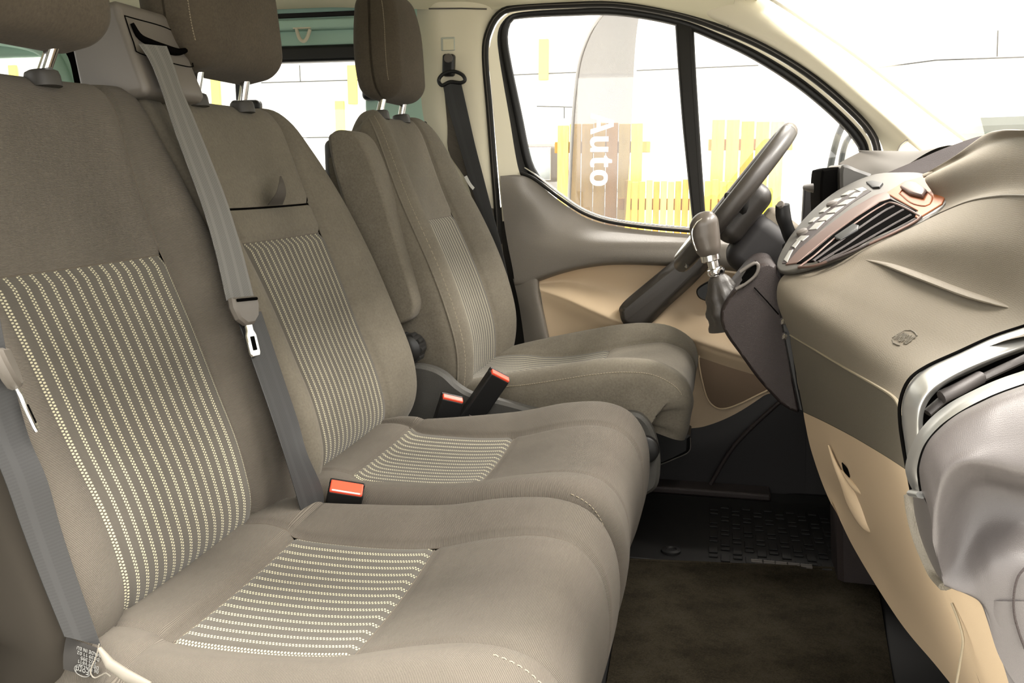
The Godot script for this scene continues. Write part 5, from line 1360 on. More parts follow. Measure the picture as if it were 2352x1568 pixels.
	# outer vent: silver ring, dark slot, slider
	var o1 := [Vector3(0.7927, 0.6406, 0.6), Vector3(0.7621, 0.6361, 0.63), Vector3(0.7308, 0.6282, 0.66), Vector3(0.7048, 0.6214, 0.685), Vector3(0.6912, 0.6136, 0.7), Vector3(0.6867, 0.5991, 0.7), Vector3(0.6876, 0.5828, 0.7), Vector3(0.6914, 0.5632, 0.7), Vector3(0.6944, 0.5468, 0.7)]
	var o2 := [Vector3(0.7867, 0.6416, 0.62), Vector3(0.7567, 0.6367, 0.65), Vector3(0.7275, 0.6293, 0.68), Vector3(0.704, 0.6219, 0.7), Vector3(0.6912, 0.6144, 0.715), Vector3(0.6854, 0.6024, 0.72), Vector3(0.6858, 0.5881, 0.72), Vector3(0.6893, 0.5691, 0.72), Vector3(0.6919, 0.5532, 0.72)]
	var o3 := [Vector3(0.7755, 0.6354, 0.66), Vector3(0.7522, 0.631, 0.68), Vector3(0.7288, 0.6254, 0.7), Vector3(0.709, 0.6202, 0.72), Vector3(0.6967, 0.615, 0.735), Vector3(0.6908, 0.6061, 0.74), Vector3(0.69, 0.5953, 0.74), Vector3(0.6929, 0.5802, 0.735), Vector3(0.6955, 0.5646, 0.735)]
	var o4 := [Vector3(0.782, 0.6286, 0.64), Vector3(0.7588, 0.6241, 0.66), Vector3(0.7358, 0.6182, 0.68), Vector3(0.7163, 0.6136, 0.7), Vector3(0.7053, 0.6074, 0.71), Vector3(0.6992, 0.5987, 0.715), Vector3(0.6983, 0.5882, 0.715), Vector3(0.701, 0.5734, 0.71), Vector3(0.7034, 0.5573, 0.71)]
	part("vent_ring", patch(cgrid([o1, o2, o3, o4]), 0, 1, 60, 0, 1, 16, Vector3(-0.5, 0.3, 1)), mats["brushed_silver"], d, "silver outer vent ring")
	part("ring_gap", tube(even([Vector3(0.7926, 0.642, 0.6), Vector3(0.762, 0.6375, 0.63), Vector3(0.7307, 0.6295, 0.66), Vector3(0.7047, 0.6227, 0.685), Vector3(0.6899, 0.6148, 0.7), Vector3(0.6852, 0.599, 0.7), Vector3(0.6861, 0.5827, 0.7), Vector3(0.6903, 0.5615, 0.7), Vector3(0.6958, 0.5336, 0.71)], 60), 0.0013, 6), mats["dark_gap"], d)
	var slot := cgrid([[Vector3(0.7966, 0.6288, 0.62), Vector3(0.7645, 0.621, 0.64), Vector3(0.741, 0.6149, 0.66), Vector3(0.7211, 0.61, 0.68), Vector3(0.7093, 0.6035, 0.69), Vector3(0.7031, 0.5939, 0.695), Vector3(0.7016, 0.5823, 0.695), Vector3(0.7037, 0.5626, 0.695)], [Vector3(0.8052, 0.6027, 0.6), Vector3(0.7744, 0.5985, 0.62), Vector3(0.7538, 0.595, 0.64), Vector3(0.7339, 0.5902, 0.66), Vector3(0.7215, 0.5835, 0.67), Vector3(0.7124, 0.5755, 0.68), Vector3(0.7087, 0.5652, 0.68), Vector3(0.7078, 0.5481, 0.68)]])
	part("vent_slot", patch(slot, 0, 1, 40, 0, 1, 10, Vector3(-0.5, 0.3, 1)), mats["dark_gap"], d, "dark vent slot")
	part("vent_slider", tube([Vector3(0.7101, 0.6054, 0.71), Vector3(0.7217, 0.6106, 0.705), Vector3(0.7398, 0.617, 0.69)], Vector2(0.0048, 0.0048), 10), mats["end_plastic"], d, "grey vent slider")
	part("vent_blade", tube([Vector3(0.7018, 0.5934, 0.71), Vector3(0.7123, 0.6024, 0.705), Vector3(0.7407, 0.6164, 0.69), Vector3(0.7754, 0.6294, 0.67)], Vector2(0.0028, 0.004), 8), mats["end_plastic"], d)
	# second silver arch and the grey end piece with its hollow
	var a1 := [Vector3(0.7656, 0.6322, 0.72), Vector3(0.7404, 0.6263, 0.735), Vector3(0.7223, 0.6199, 0.745), Vector3(0.7058, 0.6107, 0.75), Vector3(0.6934, 0.6005, 0.755), Vector3(0.685, 0.5861, 0.755), Vector3(0.6808, 0.5684, 0.755), Vector3(0.6827, 0.5578, 0.755), Vector3(0.6878, 0.5483, 0.755)]
	var a2 := [Vector3(0.7546, 0.636, 0.755), Vector3(0.7319, 0.6291, 0.765), Vector3(0.7171, 0.6223, 0.77), Vector3(0.7019, 0.6138, 0.775), Vector3(0.6916, 0.6034, 0.775), Vector3(0.6839, 0.5903, 0.775), Vector3(0.6808, 0.5757, 0.775), Vector3(0.6822, 0.5645, 0.775), Vector3(0.6867, 0.5542, 0.772)]
	var a3 := [Vector3(0.7502, 0.6334, 0.77), Vector3(0.7289, 0.626, 0.777), Vector3(0.7155, 0.6203, 0.782), Vector3(0.7023, 0.6124, 0.785), Vector3(0.6923, 0.6027, 0.785), Vector3(0.685, 0.5907, 0.785), Vector3(0.6828, 0.5772, 0.783), Vector3(0.6842, 0.5663, 0.78), Vector3(0.687, 0.5563, 0.778)]
	part("trim_arch", patch(cgrid([a1, a2, a3]), 0, 1, 60, 0, 1, 14, Vector3(-0.5, 0.3, 1)), mats["brushed_silver"], d, "silver arch trim")
	part("arch_gap", tube(even([Vector3(0.7487, 0.6339, 0.775), Vector3(0.728, 0.6261, 0.78), Vector3(0.715, 0.6202, 0.784), Vector3(0.7021, 0.6123, 0.787), Vector3(0.6922, 0.6027, 0.787), Vector3(0.6849, 0.5907, 0.787), Vector3(0.6827, 0.5772, 0.785), Vector3(0.6841, 0.567, 0.782), Vector3(0.6868, 0.5564, 0.78)], 50), 0.001, 6), mats["dark_gap"], d)
	var e := cgrid([[Vector3(0.6873, 0.5552, 0.778), Vector3(0.6843, 0.567, 0.782), Vector3(0.6827, 0.5772, 0.785), Vector3(0.6851, 0.5913, 0.787), Vector3(0.692, 0.6032, 0.789), Vector3(0.7015, 0.6134, 0.79), Vector3(0.7138, 0.6216, 0.79), Vector3(0.7256, 0.6284, 0.79), Vector3(0.7501, 0.6378, 0.785)],
		[Vector3(0.6859, 0.5593, 0.79), Vector3(0.6842, 0.5701, 0.793), Vector3(0.6836, 0.5797, 0.796), Vector3(0.6859, 0.5921, 0.799), Vector3(0.6926, 0.6035, 0.802), Vector3(0.7012, 0.6129, 0.804), Vector3(0.7122, 0.6212, 0.806), Vector3(0.7237, 0.6272, 0.806), Vector3(0.7443, 0.6359, 0.804)],
		[Vector3(0.6882, 0.5486, 0.803), Vector3(0.6871, 0.5611, 0.806), Vector3(0.6872, 0.5731, 0.808), Vector3(0.6888, 0.5858, 0.812), Vector3(0.6948, 0.5948, 0.815), Vector3(0.7027, 0.6006, 0.818), Vector3(0.713, 0.6057, 0.82), Vector3(0.7245, 0.6086, 0.82), Vector3(0.7415, 0.6134, 0.82)],
		[Vector3(0.6898, 0.5351, 0.805), Vector3(0.6894, 0.5474, 0.807), Vector3(0.6896, 0.5628, 0.81), Vector3(0.6911, 0.5769, 0.814), Vector3(0.6959, 0.5868, 0.818), Vector3(0.7042, 0.5912, 0.822), Vector3(0.7156, 0.591, 0.824), Vector3(0.726, 0.5894, 0.825), Vector3(0.7423, 0.588, 0.825)],
		[Vector3(0.693, 0.5253, 0.803), Vector3(0.6937, 0.5374, 0.804), Vector3(0.6955, 0.5512, 0.802), Vector3(0.6997, 0.5645, 0.8), Vector3(0.7065, 0.5722, 0.796), Vector3(0.7165, 0.5754, 0.793), Vector3(0.7276, 0.5745, 0.793), Vector3(0.7381, 0.5734, 0.794), Vector3(0.7528, 0.5735, 0.796)],
		[Vector3(0.6965, 0.5161, 0.8), Vector3(0.6996, 0.5259, 0.796), Vector3(0.7041, 0.5386, 0.79), Vector3(0.7096, 0.5509, 0.784), Vector3(0.7164, 0.559, 0.779), Vector3(0.7256, 0.5622, 0.776), Vector3(0.7367, 0.5616, 0.775), Vector3(0.7467, 0.5604, 0.776), Vector3(0.7598, 0.5598, 0.778)],
		[Vector3(0.6985, 0.5095, 0.798), Vector3(0.7054, 0.5139, 0.793), Vector3(0.7111, 0.5212, 0.788), Vector3(0.717, 0.5302, 0.784), Vector3(0.7233, 0.5379, 0.781), Vector3(0.731, 0.5417, 0.78), Vector3(0.7401, 0.5425, 0.78), Vector3(0.7495, 0.5422, 0.78), Vector3(0.7603, 0.5422, 0.782)],
		[Vector3(0.7008, 0.5028, 0.797), Vector3(0.7083, 0.5026, 0.8), Vector3(0.7156, 0.5072, 0.802), Vector3(0.7202, 0.5145, 0.804), Vector3(0.7248, 0.5216, 0.806), Vector3(0.7309, 0.5255, 0.807), Vector3(0.7378, 0.5266, 0.808), Vector3(0.7458, 0.5269, 0.808), Vector3(0.756, 0.527, 0.808)],
		[Vector3(0.7037, 0.4986, 0.79), Vector3(0.7124, 0.4995, 0.8), Vector3(0.7196, 0.4985, 0.805), Vector3(0.7246, 0.495, 0.808), Vector3(0.7298, 0.4922, 0.81), Vector3(0.7363, 0.491, 0.812), Vector3(0.7437, 0.4904, 0.812), Vector3(0.7522, 0.49, 0.812), Vector3(0.7608, 0.4895, 0.812)],
		[Vector3(0.7073, 0.494, 0.78), Vector3(0.7186, 0.4939, 0.79), Vector3(0.7223, 0.4937, 0.8), Vector3(0.7249, 0.4867, 0.806), Vector3(0.7321, 0.466, 0.81), Vector3(0.7412, 0.4506, 0.812), Vector3(0.7508, 0.44, 0.812), Vector3(0.7605, 0.4294, 0.812), Vector3(0.7701, 0.4188, 0.812)]])
	part("end_piece", patch(e, 0, 1, 70, 0, 1, 80, Vector3(-0.3, 0, 1)), mats["end_plastic"], d, "grey grained end piece with a hollow")
	var e2 := cgrid([[Vector3(0.7221, 0.4958, 0.8), Vector3(0.7234, 0.4924, 0.806), Vector3(0.7299, 0.4741, 0.809), Vector3(0.7378, 0.4534, 0.81), Vector3(0.7447, 0.4319, 0.81)], [Vector3(0.7304, 0.5019, 0.812), Vector3(0.7338, 0.4907, 0.812), Vector3(0.7403, 0.474, 0.812), Vector3(0.7497, 0.4517, 0.812), Vector3(0.7568, 0.4288, 0.812)], [Vector3(0.7521, 0.5043, 0.812), Vector3(0.7556, 0.4932, 0.812), Vector3(0.7596, 0.4764, 0.812), Vector3(0.7667, 0.4539, 0.812), Vector3(0.7738, 0.4312, 0.812)]])
	part("end_piece_foot", patch(e2, 0, 1, 24, 0, 1, 16, Vector3(-0.3, 0, 1)), mats["end_plastic"], d)
	part("foot_groove", tube(even([Vector3(0.7415, 0.5258, 0.813), Vector3(0.7375, 0.5193, 0.814), Vector3(0.736, 0.5083, 0.815), Vector3(0.7374, 0.4955, 0.815), Vector3(0.7409, 0.4844, 0.815), Vector3(0.746, 0.472, 0.815)], 24), 0.0008, 6), mats["console_plastic"], d)
	part("lower_edge", tube(even([Vector3(0.6976, 0.5276, 0.7), Vector3(0.6982, 0.5172, 0.71), Vector3(0.7015, 0.503, 0.72), Vector3(0.7055, 0.4927, 0.73), Vector3(0.7097, 0.4844, 0.74), Vector3(0.7114, 0.4854, 0.76)], 24), Vector2(0.003, 0.005), 8), mats["lower_plastic"], d)
	part("end_flank", patch(between([Vector3(0.696, 0.5344, 0.712), Vector3(0.6982, 0.5187, 0.714), Vector3(0.7012, 0.505, 0.725), Vector3(0.7051, 0.4948, 0.735), Vector3(0.709, 0.4873, 0.745), Vector3(0.7101, 0.4876, 0.765)], [Vector3(0.6872, 0.5563, 0.778), Vector3(0.6882, 0.5509, 0.803), Vector3(0.6905, 0.5366, 0.805), Vector3(0.6936, 0.5254, 0.803), Vector3(0.6971, 0.5147, 0.8), Vector3(0.7024, 0.5008, 0.795)]), 0, 1, 20, 0, 1, 6, Vector3(-1, 0, 0.6)), mats["end_plastic"], d)
	part("edge_cap", tube([Vector3(0.6845, 0.5515, 0.765), Vector3(0.6867, 0.5565, 0.782)], Vector2(0.0025, 0.004), 8), mats["brushed_silver"], d)
	# hidden body behind the panels
	part("dash_body", extrude([Vector2(0.80, 0.30), Vector2(0.76, 0.42), Vector2(0.79, 0.50), Vector2(0.86, 0.60), Vector2(0.95, 0.70), Vector2(1.10, 0.74), Vector2(1.10, 0.30)], Vector3(0, 0, -0.76), Vector3.RIGHT, Vector3.UP, 1.44, 0.01), mats["van_floor"], d)
	part("outer_end", extrude([Vector2(0.83, 0.08), Vector2(0.79, 0.30), Vector2(0.782, 0.45), Vector2(0.795, 0.60), Vector2(0.822, 0.70), Vector2(0.85, 0.742), Vector2(1.12, 0.745), Vector2(1.12, 0.08)], Vector3(0, 0, 0.58), Vector3.RIGHT, Vector3.UP, 0.225, 0.012), mats["lower_plastic"], d)
	part("driver_panel", extrude([Vector2(0.79, 0.30), Vector2(0.74, 0.44), Vector2(0.73, 0.56), Vector2(0.76, 0.68), Vector2(0.84, 0.74), Vector2(1.05, 0.76), Vector2(1.05, 0.30)], Vector3(0, 0, -0.77), Vector3.RIGHT, Vector3.UP, 0.42, 0.015), mats["lower_plastic"], d)


func build_console(d: Node3D) -> void:
	# side of the centre console that carries the gear lever
	var sd := []
	for q in [Vector3(0.5912, 0.585, -0.15), Vector3(0.6143, 0.613, -0.15), Vector3(0.6368, 0.6192, -0.15), Vector3(0.6525, 0.6067, -0.15), Vector3(0.6633, 0.5581, -0.15), Vector3(0.6732, 0.5004, -0.15), Vector3(0.6836, 0.4346, -0.15), Vector3(0.6966, 0.3756, -0.15), Vector3(0.687, 0.3713, -0.15), Vector3(0.6639, 0.385, -0.15), Vector3(0.6267, 0.4243, -0.15), Vector3(0.5966, 0.464, -0.15), Vector3(0.5724, 0.4965, -0.15), Vector3(0.5621, 0.522, -0.15), Vector3(0.5661, 0.5479, -0.15)]:
		sd.append(Vector2(q.x, q.y))
	var cs := part("centre_console", extrude(smooth_poly(sd, 90), Vector3(0, 0, -0.36), Vector3.RIGHT, Vector3.UP, 0.21, 0.016, 60), mats["console_plastic"], d, "dark plum grey console around the gear lever")
	part("console_seam", tube([Vector3(0.6138, 0.5786, -0.148), Vector3(0.6341, 0.5576, -0.147), Vector3(0.6547, 0.535, -0.148)], 0.001, 5), mats["dark_gap"], cs)
	var lip := []
	for q in [Vector3(0.5912, 0.5838, -0.148), Vector3(0.6054, 0.6086, -0.148), Vector3(0.616, 0.6189, -0.148), Vector3(0.6207, 0.6076, -0.148), Vector3(0.6105, 0.5886, -0.148), Vector3(0.5957, 0.5767, -0.148)]:
		lip.append(Vector2(q.x, q.y))
	part("console_pocket", extrude(lip, Vector3(0, 0, -0.20), Vector3.RIGHT, Vector3.UP, 0.056, 0.004), mats["dark_gap"], cs)
	part("pocket_rim", tube(even([Vector3(0.5845, 0.5753, -0.145), Vector3(0.5995, 0.5844, -0.145), Vector3(0.6148, 0.5991, -0.145), Vector3(0.6189, 0.6135, -0.145), Vector3(0.6145, 0.6192, -0.145), Vector3(0.605, 0.6147, -0.145), Vector3(0.5903, 0.6036, -0.145)], 24), 0.003, 8), mats["grey_plastic"], cs)
	# narrow dark column between console and pad, with a shiny lock
	var gp := []
	for q in [Vector3(0.6507, 0.5621, -0.128), Vector3(0.6603, 0.561, -0.128), Vector3(0.6695, 0.5399, -0.128), Vector3(0.6755, 0.5043, -0.128), Vector3(0.6893, 0.425, -0.128), Vector3(0.7016, 0.3771, -0.128), Vector3(0.6946, 0.3782, -0.128), Vector3(0.679, 0.4391, -0.128), Vector3(0.6633, 0.5038, -0.128)]:
		gp.append(Vector2(q.x, q.y))
	part("console_gap", extrude(gp, Vector3(0, 0, -0.16), Vector3.RIGHT, Vector3.UP, 0.03, 0.002), mats["black_plastic"], d)
	part("small_lock", lathe([Vector2(0.006, 0), Vector2(0.0055, 0.004), Vector2(0.001, 0.005)], Vector3(0.6619, 0.5271, -0.126), Vector3(-0.8, 0.2, 0.5), 16), mats["chrome"], d, "small chrome lock")
	part("small_lock", lathe([Vector2(0.006, 0), Vector2(0.0055, 0.004), Vector2(0.001, 0.005)], Vector3(0.6652, 0.5028, -0.126), Vector3(-0.8, 0.2, 0.5), 16), mats["chrome"], d)
	# foot of the dashboard down to the floor and its round socket
	part("dash_foot", extrude([Vector2(0.80, 0.0), Vector2(0.79, 0.12), Vector2(0.84, 0.32), Vector2(1.10, 0.34), Vector2(1.10, 0.0)], Vector3(0, 0, -0.42), Vector3.RIGHT, Vector3.UP, 0.12, 0.01), mats["console_plastic"], d)
	var fp := cgrid([[Vector3(0.86, 0.30, -0.2), Vector3(0.88, 0.30, 0.2), Vector3(0.88, 0.32, 0.74)], [Vector3(0.88, 0.15, -0.2), Vector3(0.90, 0.14, 0.2), Vector3(0.90, 0.15, 0.74)], [Vector3(0.93, 0.0, -0.2), Vector3(0.94, 0.0, 0.2), Vector3(0.94, 0.0, 0.74)]])
	part("kick_panel", patch(fp, 0, 1, 12, 0, 1, 12, Vector3(-1, 0, 0)), mats["console_plastic"], d)
	var so := Vector3(0.8526, 0.11, 0.1537)
	part("round_socket", lathe([Vector2(0.03, -0.02), Vector2(0.03, 0.004), Vector2(0.026, 0.006), Vector2(0.024, 0.0), Vector2(0.012, -0.004), Vector2(0.001, -0.004)], Vector3(0.885, 0.13, 0.28), Vector3(-1, 0.1, 0.1), 28), mats["black_plastic"], d, "black round socket")


# ---------------------------------------------------------------- wheel, levers, belts, mats
func build_items() -> void:
	build_wheel()
	build_gear()
	build_belts()
	# floor coverings
	var cm_ := thing("carpet_mat", "worn brown grey carpet mat on the passenger's floor", "floor mat", Vector3(0.63, 0, 0.15))
	var cf := func(u: float, v: float) -> Vector3:
		var a: Vector3 = Vector3(0.4017, 0.006, -0.3133).lerp(Vector3(0.8755, 0.006, -0.3706), u)
		var b := Vector3(lerpf(0.43, 0.782, u), 0.006, 0.66)
		var p := a.lerp(b, v)
		p.y = 0.008 + 0.006 * sin(u * 9.0 + v * 3.0) * sin(v * 6.0) * u
		return p
	var top := patch(cf, 0, 1, 40, 0, 1, 40, Vector3.UP)
	part("carpet_pile", top, mats["carpet"], cm_)
	var edge := []
	for k in 41:
		edge.append(cf.call(k / 40.0, 0.0))
	part("bound_edge", tube(edge, 0.004, 6), mats["carpet"], cm_)
	var rm := thing("rubber_floor_mat", "black rubber mat with raised grid in the driver's footwell", "floor mat", Vector3(0.6, 0, -0.55))
	part("mat_sheet", box(Vector3(0.36, 0.0, -0.72), Vector3(0.86, 0.006, -0.335), 0.003), mats["rubber_mat"], rm)
	for i in 12:
		for j in 8:
			var x := 0.56 + i * 0.024
			var z := -0.66 + j * 0.04
			part("mat_rib", box(Vector3(x, 0.006, z), Vector3(x + 0.018, 0.0095, z + 0.03 if (i + j) % 2 == 0 else z + 0.012), 0.001), mats["rubber_mat"], rm)
	part("mat_button", lathe([Vector2(0.020, 0), Vector2(0.020, 0.006), Vector2(0.012, 0.008), Vector2(0.010, 0.005), Vector2(0.001, 0.005)], Vector3(0.4848, 0.005, -0.3777), Vector3.UP, 24), mats["rubber_mat"], rm, "round mat fastener")
	for k in 5:
		for j in 2:
			var q: Vector3 = Vector3(0.6421, 0.008, -0.3545).lerp(Vector3(0.7593, 0.008, -0.352), k / 5.0)
			part("mat_cleat", box(q + Vector3(0, -0.002, 0.008 * j - 0.012), q + Vector3(0.022, 0.004, 0.008 * j - 0.007), 0.001), mats["grey_plastic"], rm)


func build_wheel() -> void:
	var c := (Vector3(0.6777, 0.8449, -0.47) + Vector3(0.4837, 0.5844, -0.47)) / 2.0
	var up := (Vector3(0.6777, 0.8449, -0.47) - Vector3(0.4837, 0.5844, -0.47)).normalized()
	var ax := Vector3(0, 0, 1).cross(up).normalized()  # towards the driver
	if ax.x > 0:
		ax = -ax
	var w := thing("steering_wheel", "dark leather steering wheel with smooth lighter crown and black hub", "steering wheel", c)
	var radius: float = (Vector3(0.6777, 0.8449, -0.47) - Vector3(0.4837, 0.5844, -0.47)).length() / 2.0 - 0.002
	var arcs := [[-0.34, 0.34, "rim_crown", "smooth_leather"], [0.345, TAU - 0.345, "rim_grip", "leather"]]
	for a in arcs:
		var pts := []
		for k in 61:
			var g := lerpf(a[0], a[1], k / 60.0)
			pts.append(c + up * cos(g) * radius + Vector3(0, 0, 1) * sin(g) * radius)
		part(a[2], tube(pts, Vector2(0.0172, 0.0172), 14), mats[a[3]], w)
	var hub := Transform3D(Basis(up, Vector3(0, 0, 1), up.cross(Vector3(0, 0, 1))), c - ax * 0.028 - up * 0.01)
	var hb := part("hub_cover", moved(block(Vector3(0.13, 0.15, 0.06), 0.026, 5), hub), mats["leather"], w, "black padded hub")
	for s in [1.0, -1.0]:
		part("spoke", tube(even([c + Vector3(0, 0, s * 0.05) - ax * 0.02, c + Vector3(0, 0, s * 0.11) + up * 0.01 - ax * 0.012, c + Vector3(0, 0, s * (radius - 0.008)) + up * 0.02], 12), [Vector2(0.022, 0.012), Vector2(0.018, 0.009), Vector2(0.016, 0.008)], 10), mats["black_plastic"], w)
	var ins := []
	for k2 in 25:
		var g2 := lerpf(PI - 0.95, PI + 0.95, k2 / 24.0)
		ins.append(c + up * cos(g2) * (radius - 0.004) + Vector3(0, 0, 1) * sin(g2) * (radius - 0.004) + ax * 0.0155)
	part("rim_insert", tube(ins, Vector2(0.005, 0.007), 8), mats["brushed_silver"], w, "silver strip on the lower rim")
	for s in [0.35, -0.35]:
		part("spoke", tube(even([c - up * 0.06 + Vector3(0, 0, s * 0.1) - ax * 0.02, c - up * 0.11 + Vector3(0, 0, s * 0.2) - ax * 0.01, c - up * (radius - 0.01) + Vector3(0, 0, s * 0.26)], 12), Vector2(0.012, 0.008), 10), mats["brushed_silver"], w, "silver lower spoke")
	var sw := part("wheel_switch", box(c + Vector3(-0.02, -0.02, 0.085), c + Vector3(0.012, 0.015, 0.115), 0.006, 3), mats["black_plastic"], w)
	# column behind it
	var k := thing("steering_column", "dark column cowl with black wiper stalk behind the steering wheel", "steering column", c - ax * 0.14 - up * 0.02)
	var ct := Transform3D(Basis(-ax, Vector3(0, 0, 1), (-ax).cross(Vector3(0, 0, 1))), c - ax * 0.125 - up * 0.045)
	part("cowl", moved(block(Vector3(0.15, 0.13, 0.12), 0.03, 5), ct), mats["dark_foot"], k)
	part("cowl_top", moved(block(Vector3(0.10, 0.10, 0.035), 0.012, 4), ct * Transform3D(Basis(), Vector3(-0.01, 0, -0.062))), mats["dash_plastic"], k)
	var sp := even([Vector3(0.6887, 0.6361, -0.36), Vector3(0.6788, 0.6568, -0.345), Vector3(0.6675, 0.6848, -0.335), Vector3(0.6637, 0.7084, -0.33)], 20)
	part("wiper_stalk", tube(sp, [Vector2(.011, .011), Vector2(.0125, .0125), Vector2(.012, .012), Vector2(.0135, .0135), Vector2(.0125, .0125)], 14), mats["black_plastic"], k, "black wiper stalk")
	part("stalk_button", lathe([Vector2(0.007, -0.002), Vector2(0.0065, 0.003), Vector2(0.001, 0.0035)], Vector3(0.6599, 0.7087, -0.318), Vector3(-0.6, 0.6, 0.6), 16), mats["grey_plastic"], k)
	part("stalk_boot", lathe([Vector2(0.022, -0.02), Vector2(0.019, 0.0), Vector2(0.012, 0.006), Vector2(0.001, 0.006)], Vector3(0.6887, 0.6361, -0.36), Vector3(-0.1, 1, 0.1), 18), mats["black_plastic"], k)
	part("light_stalk", tube(even([Vector3(0.7292, 0.7355, -0.66), Vector3(0.7468, 0.734, -0.64), Vector3(0.7624, 0.7307, -0.62)], 8), [Vector2(.006, .006), Vector2(.010, .010), Vector2(.009, .009)], 10), mats["grey_plastic"], k)


func build_gear() -> void:
	var g := thing("gear_lever", "gear lever with rounded dark knob, chrome collar and leather boot", "gear lever", Vector3(0.5651, 0.5409, -0.2))
	var a := Vector3(0.5292, 0.6747, -0.2)
	var b := Vector3(0.5493, 0.6067, -0.2)
	var t := (a - b).normalized()
	var bx := t.cross(Vector3(0, 0, 1)).normalized()
	var tr := Transform3D(Basis(bx, t, bx.cross(t)), Vector3(0.5313, 0.6577, -0.2))
	var bend := func(p: Vector3) -> Vector3:
		var y := p.y / 0.045
		return Vector3(p.x * (1.0 - 0.30 * clampf(-y, 0, 1)) + 0.006 * clampf(y, 0, 1), p.y, p.z * (1.0 - 0.25 * clampf(-y, 0, 1)))
	var kn := part("knob", moved(block(Vector3(0.05, 0.084, 0.048), 0.0235, 8, bend), tr), mats["smooth_leather"], g, "rounded dark brown gear knob")
	part("knob_seam", tube(even([Vector3(0.5181, 0.6356, -0.176), Vector3(0.5118, 0.6527, -0.172), Vector3(0.5098, 0.6687, -0.172), Vector3(0.5164, 0.6816, -0.176), Vector3(0.5247, 0.6888, -0.18)], 24), 0.0012, 6), mats["chrome"], kn)
	part("collar", lathe([Vector2(0.013, 0), Vector2(0.0165, 0.002), Vector2(0.0155, 0.022), Vector2(0.013, 0.026), Vector2(0.001, 0.026)], Vector3(0.5431, 0.6155, -0.2), t, 28), mats["chrome"], g, "chrome collar")
	part("rod", lathe([Vector2(0.009, -0.03), Vector2(0.0105, 0), Vector2(0.010, 0.018), Vector2(0.001, 0.018)], Vector3(0.5503, 0.5992, -0.2), t, 24), mats["chrome"], g)
	part("boot_ring", lathe([Vector2(0.0135, -0.004), Vector2(0.0155, 0.0), Vector2(0.0145, 0.006), Vector2(0.011, 0.008)], Vector3(0.5519, 0.597, -0.2), t, 26), mats["chrome"], g)
	var rings := []
	var top := Vector3(0.5543, 0.5918, -0.2)
	var low := Vector3(0.5843, 0.5058, -0.21)
	for j in 15:
		var f := j / 14.0
		var o := top.lerp(low, f) + Vector3(0.010 * f * f, 0, 0)
		var ring := []
		for q in 40:
			var ang := TAU * q / 40
			var fold := 1.0 + 0.07 * sin(ang * 9.0) * sin(PI * f) + 0.05 * sin(f * 21.0)
			var r := lerpf(0.015, 0.060, pow(f, 0.8)) * fold
			ring.append(o + bx * cos(ang) * r * 0.85 + Vector3(0, 0, 1) * sin(ang) * r * 0.78)
		rings.append(ring)
	part("boot", loft(rings, true, 50.0), mats["leather"], g, "dark leather boot")


func buckle(label: String, at: Vector3, up: Vector3, across: Vector3, h: float, w: float, worn: bool) -> void:
	var b := thing("belt_buckle", label, "buckle", at, "belt buckles between the seats")
	var t := frame(at, across, up)
	part("buckle_body", moved(block(Vector3(w, h, w * 0.55), 0.004, 3), t * Transform3D(Basis(), Vector3(0, h / 2, 0))), mats["black_plastic"], b)
	part("release_button", moved(block(Vector3(w * 0.92, 0.012, w * (0.42 if worn else 0.30)), 0.002, 3), t * Transform3D(Basis(Vector3(1, 0, 0), 0.22), Vector3(0, h - 0.002, w * (0.05 if worn else 0.10)))), mats["red_plastic"], b, "red release button")
	part("button_frame", moved(block(Vector3(w, 0.010, w * 0.14), 0.002, 2), t * Transform3D(Basis(), Vector3(0, h - 0.001, -w * 0.19))), mats["black_plastic"], b)
	if worn:
		part("worn_edge", moved(block(Vector3(w * 0.8, 0.003, 0.002), 0.0009, 2), t * Transform3D(Basis(), Vector3(0, h + 0.001, w * 0.25))), mats["white_print"], b, "chipped pale edge")
	else:
		part("moulded_line", moved(block(Vector3(w * 0.5, 0.0012, 0.0012), 0.0005, 1), t * Transform3D(Basis(), Vector3(0, h * 0.28, w * 0.275))), mats["grey_plastic"], b)
	part("stalk", tube([at + up.normalized() * 0.01, at - up.normalized() * 0.07], Vector2(0.006, w * 0.32), 10), mats["black_plastic"], b)


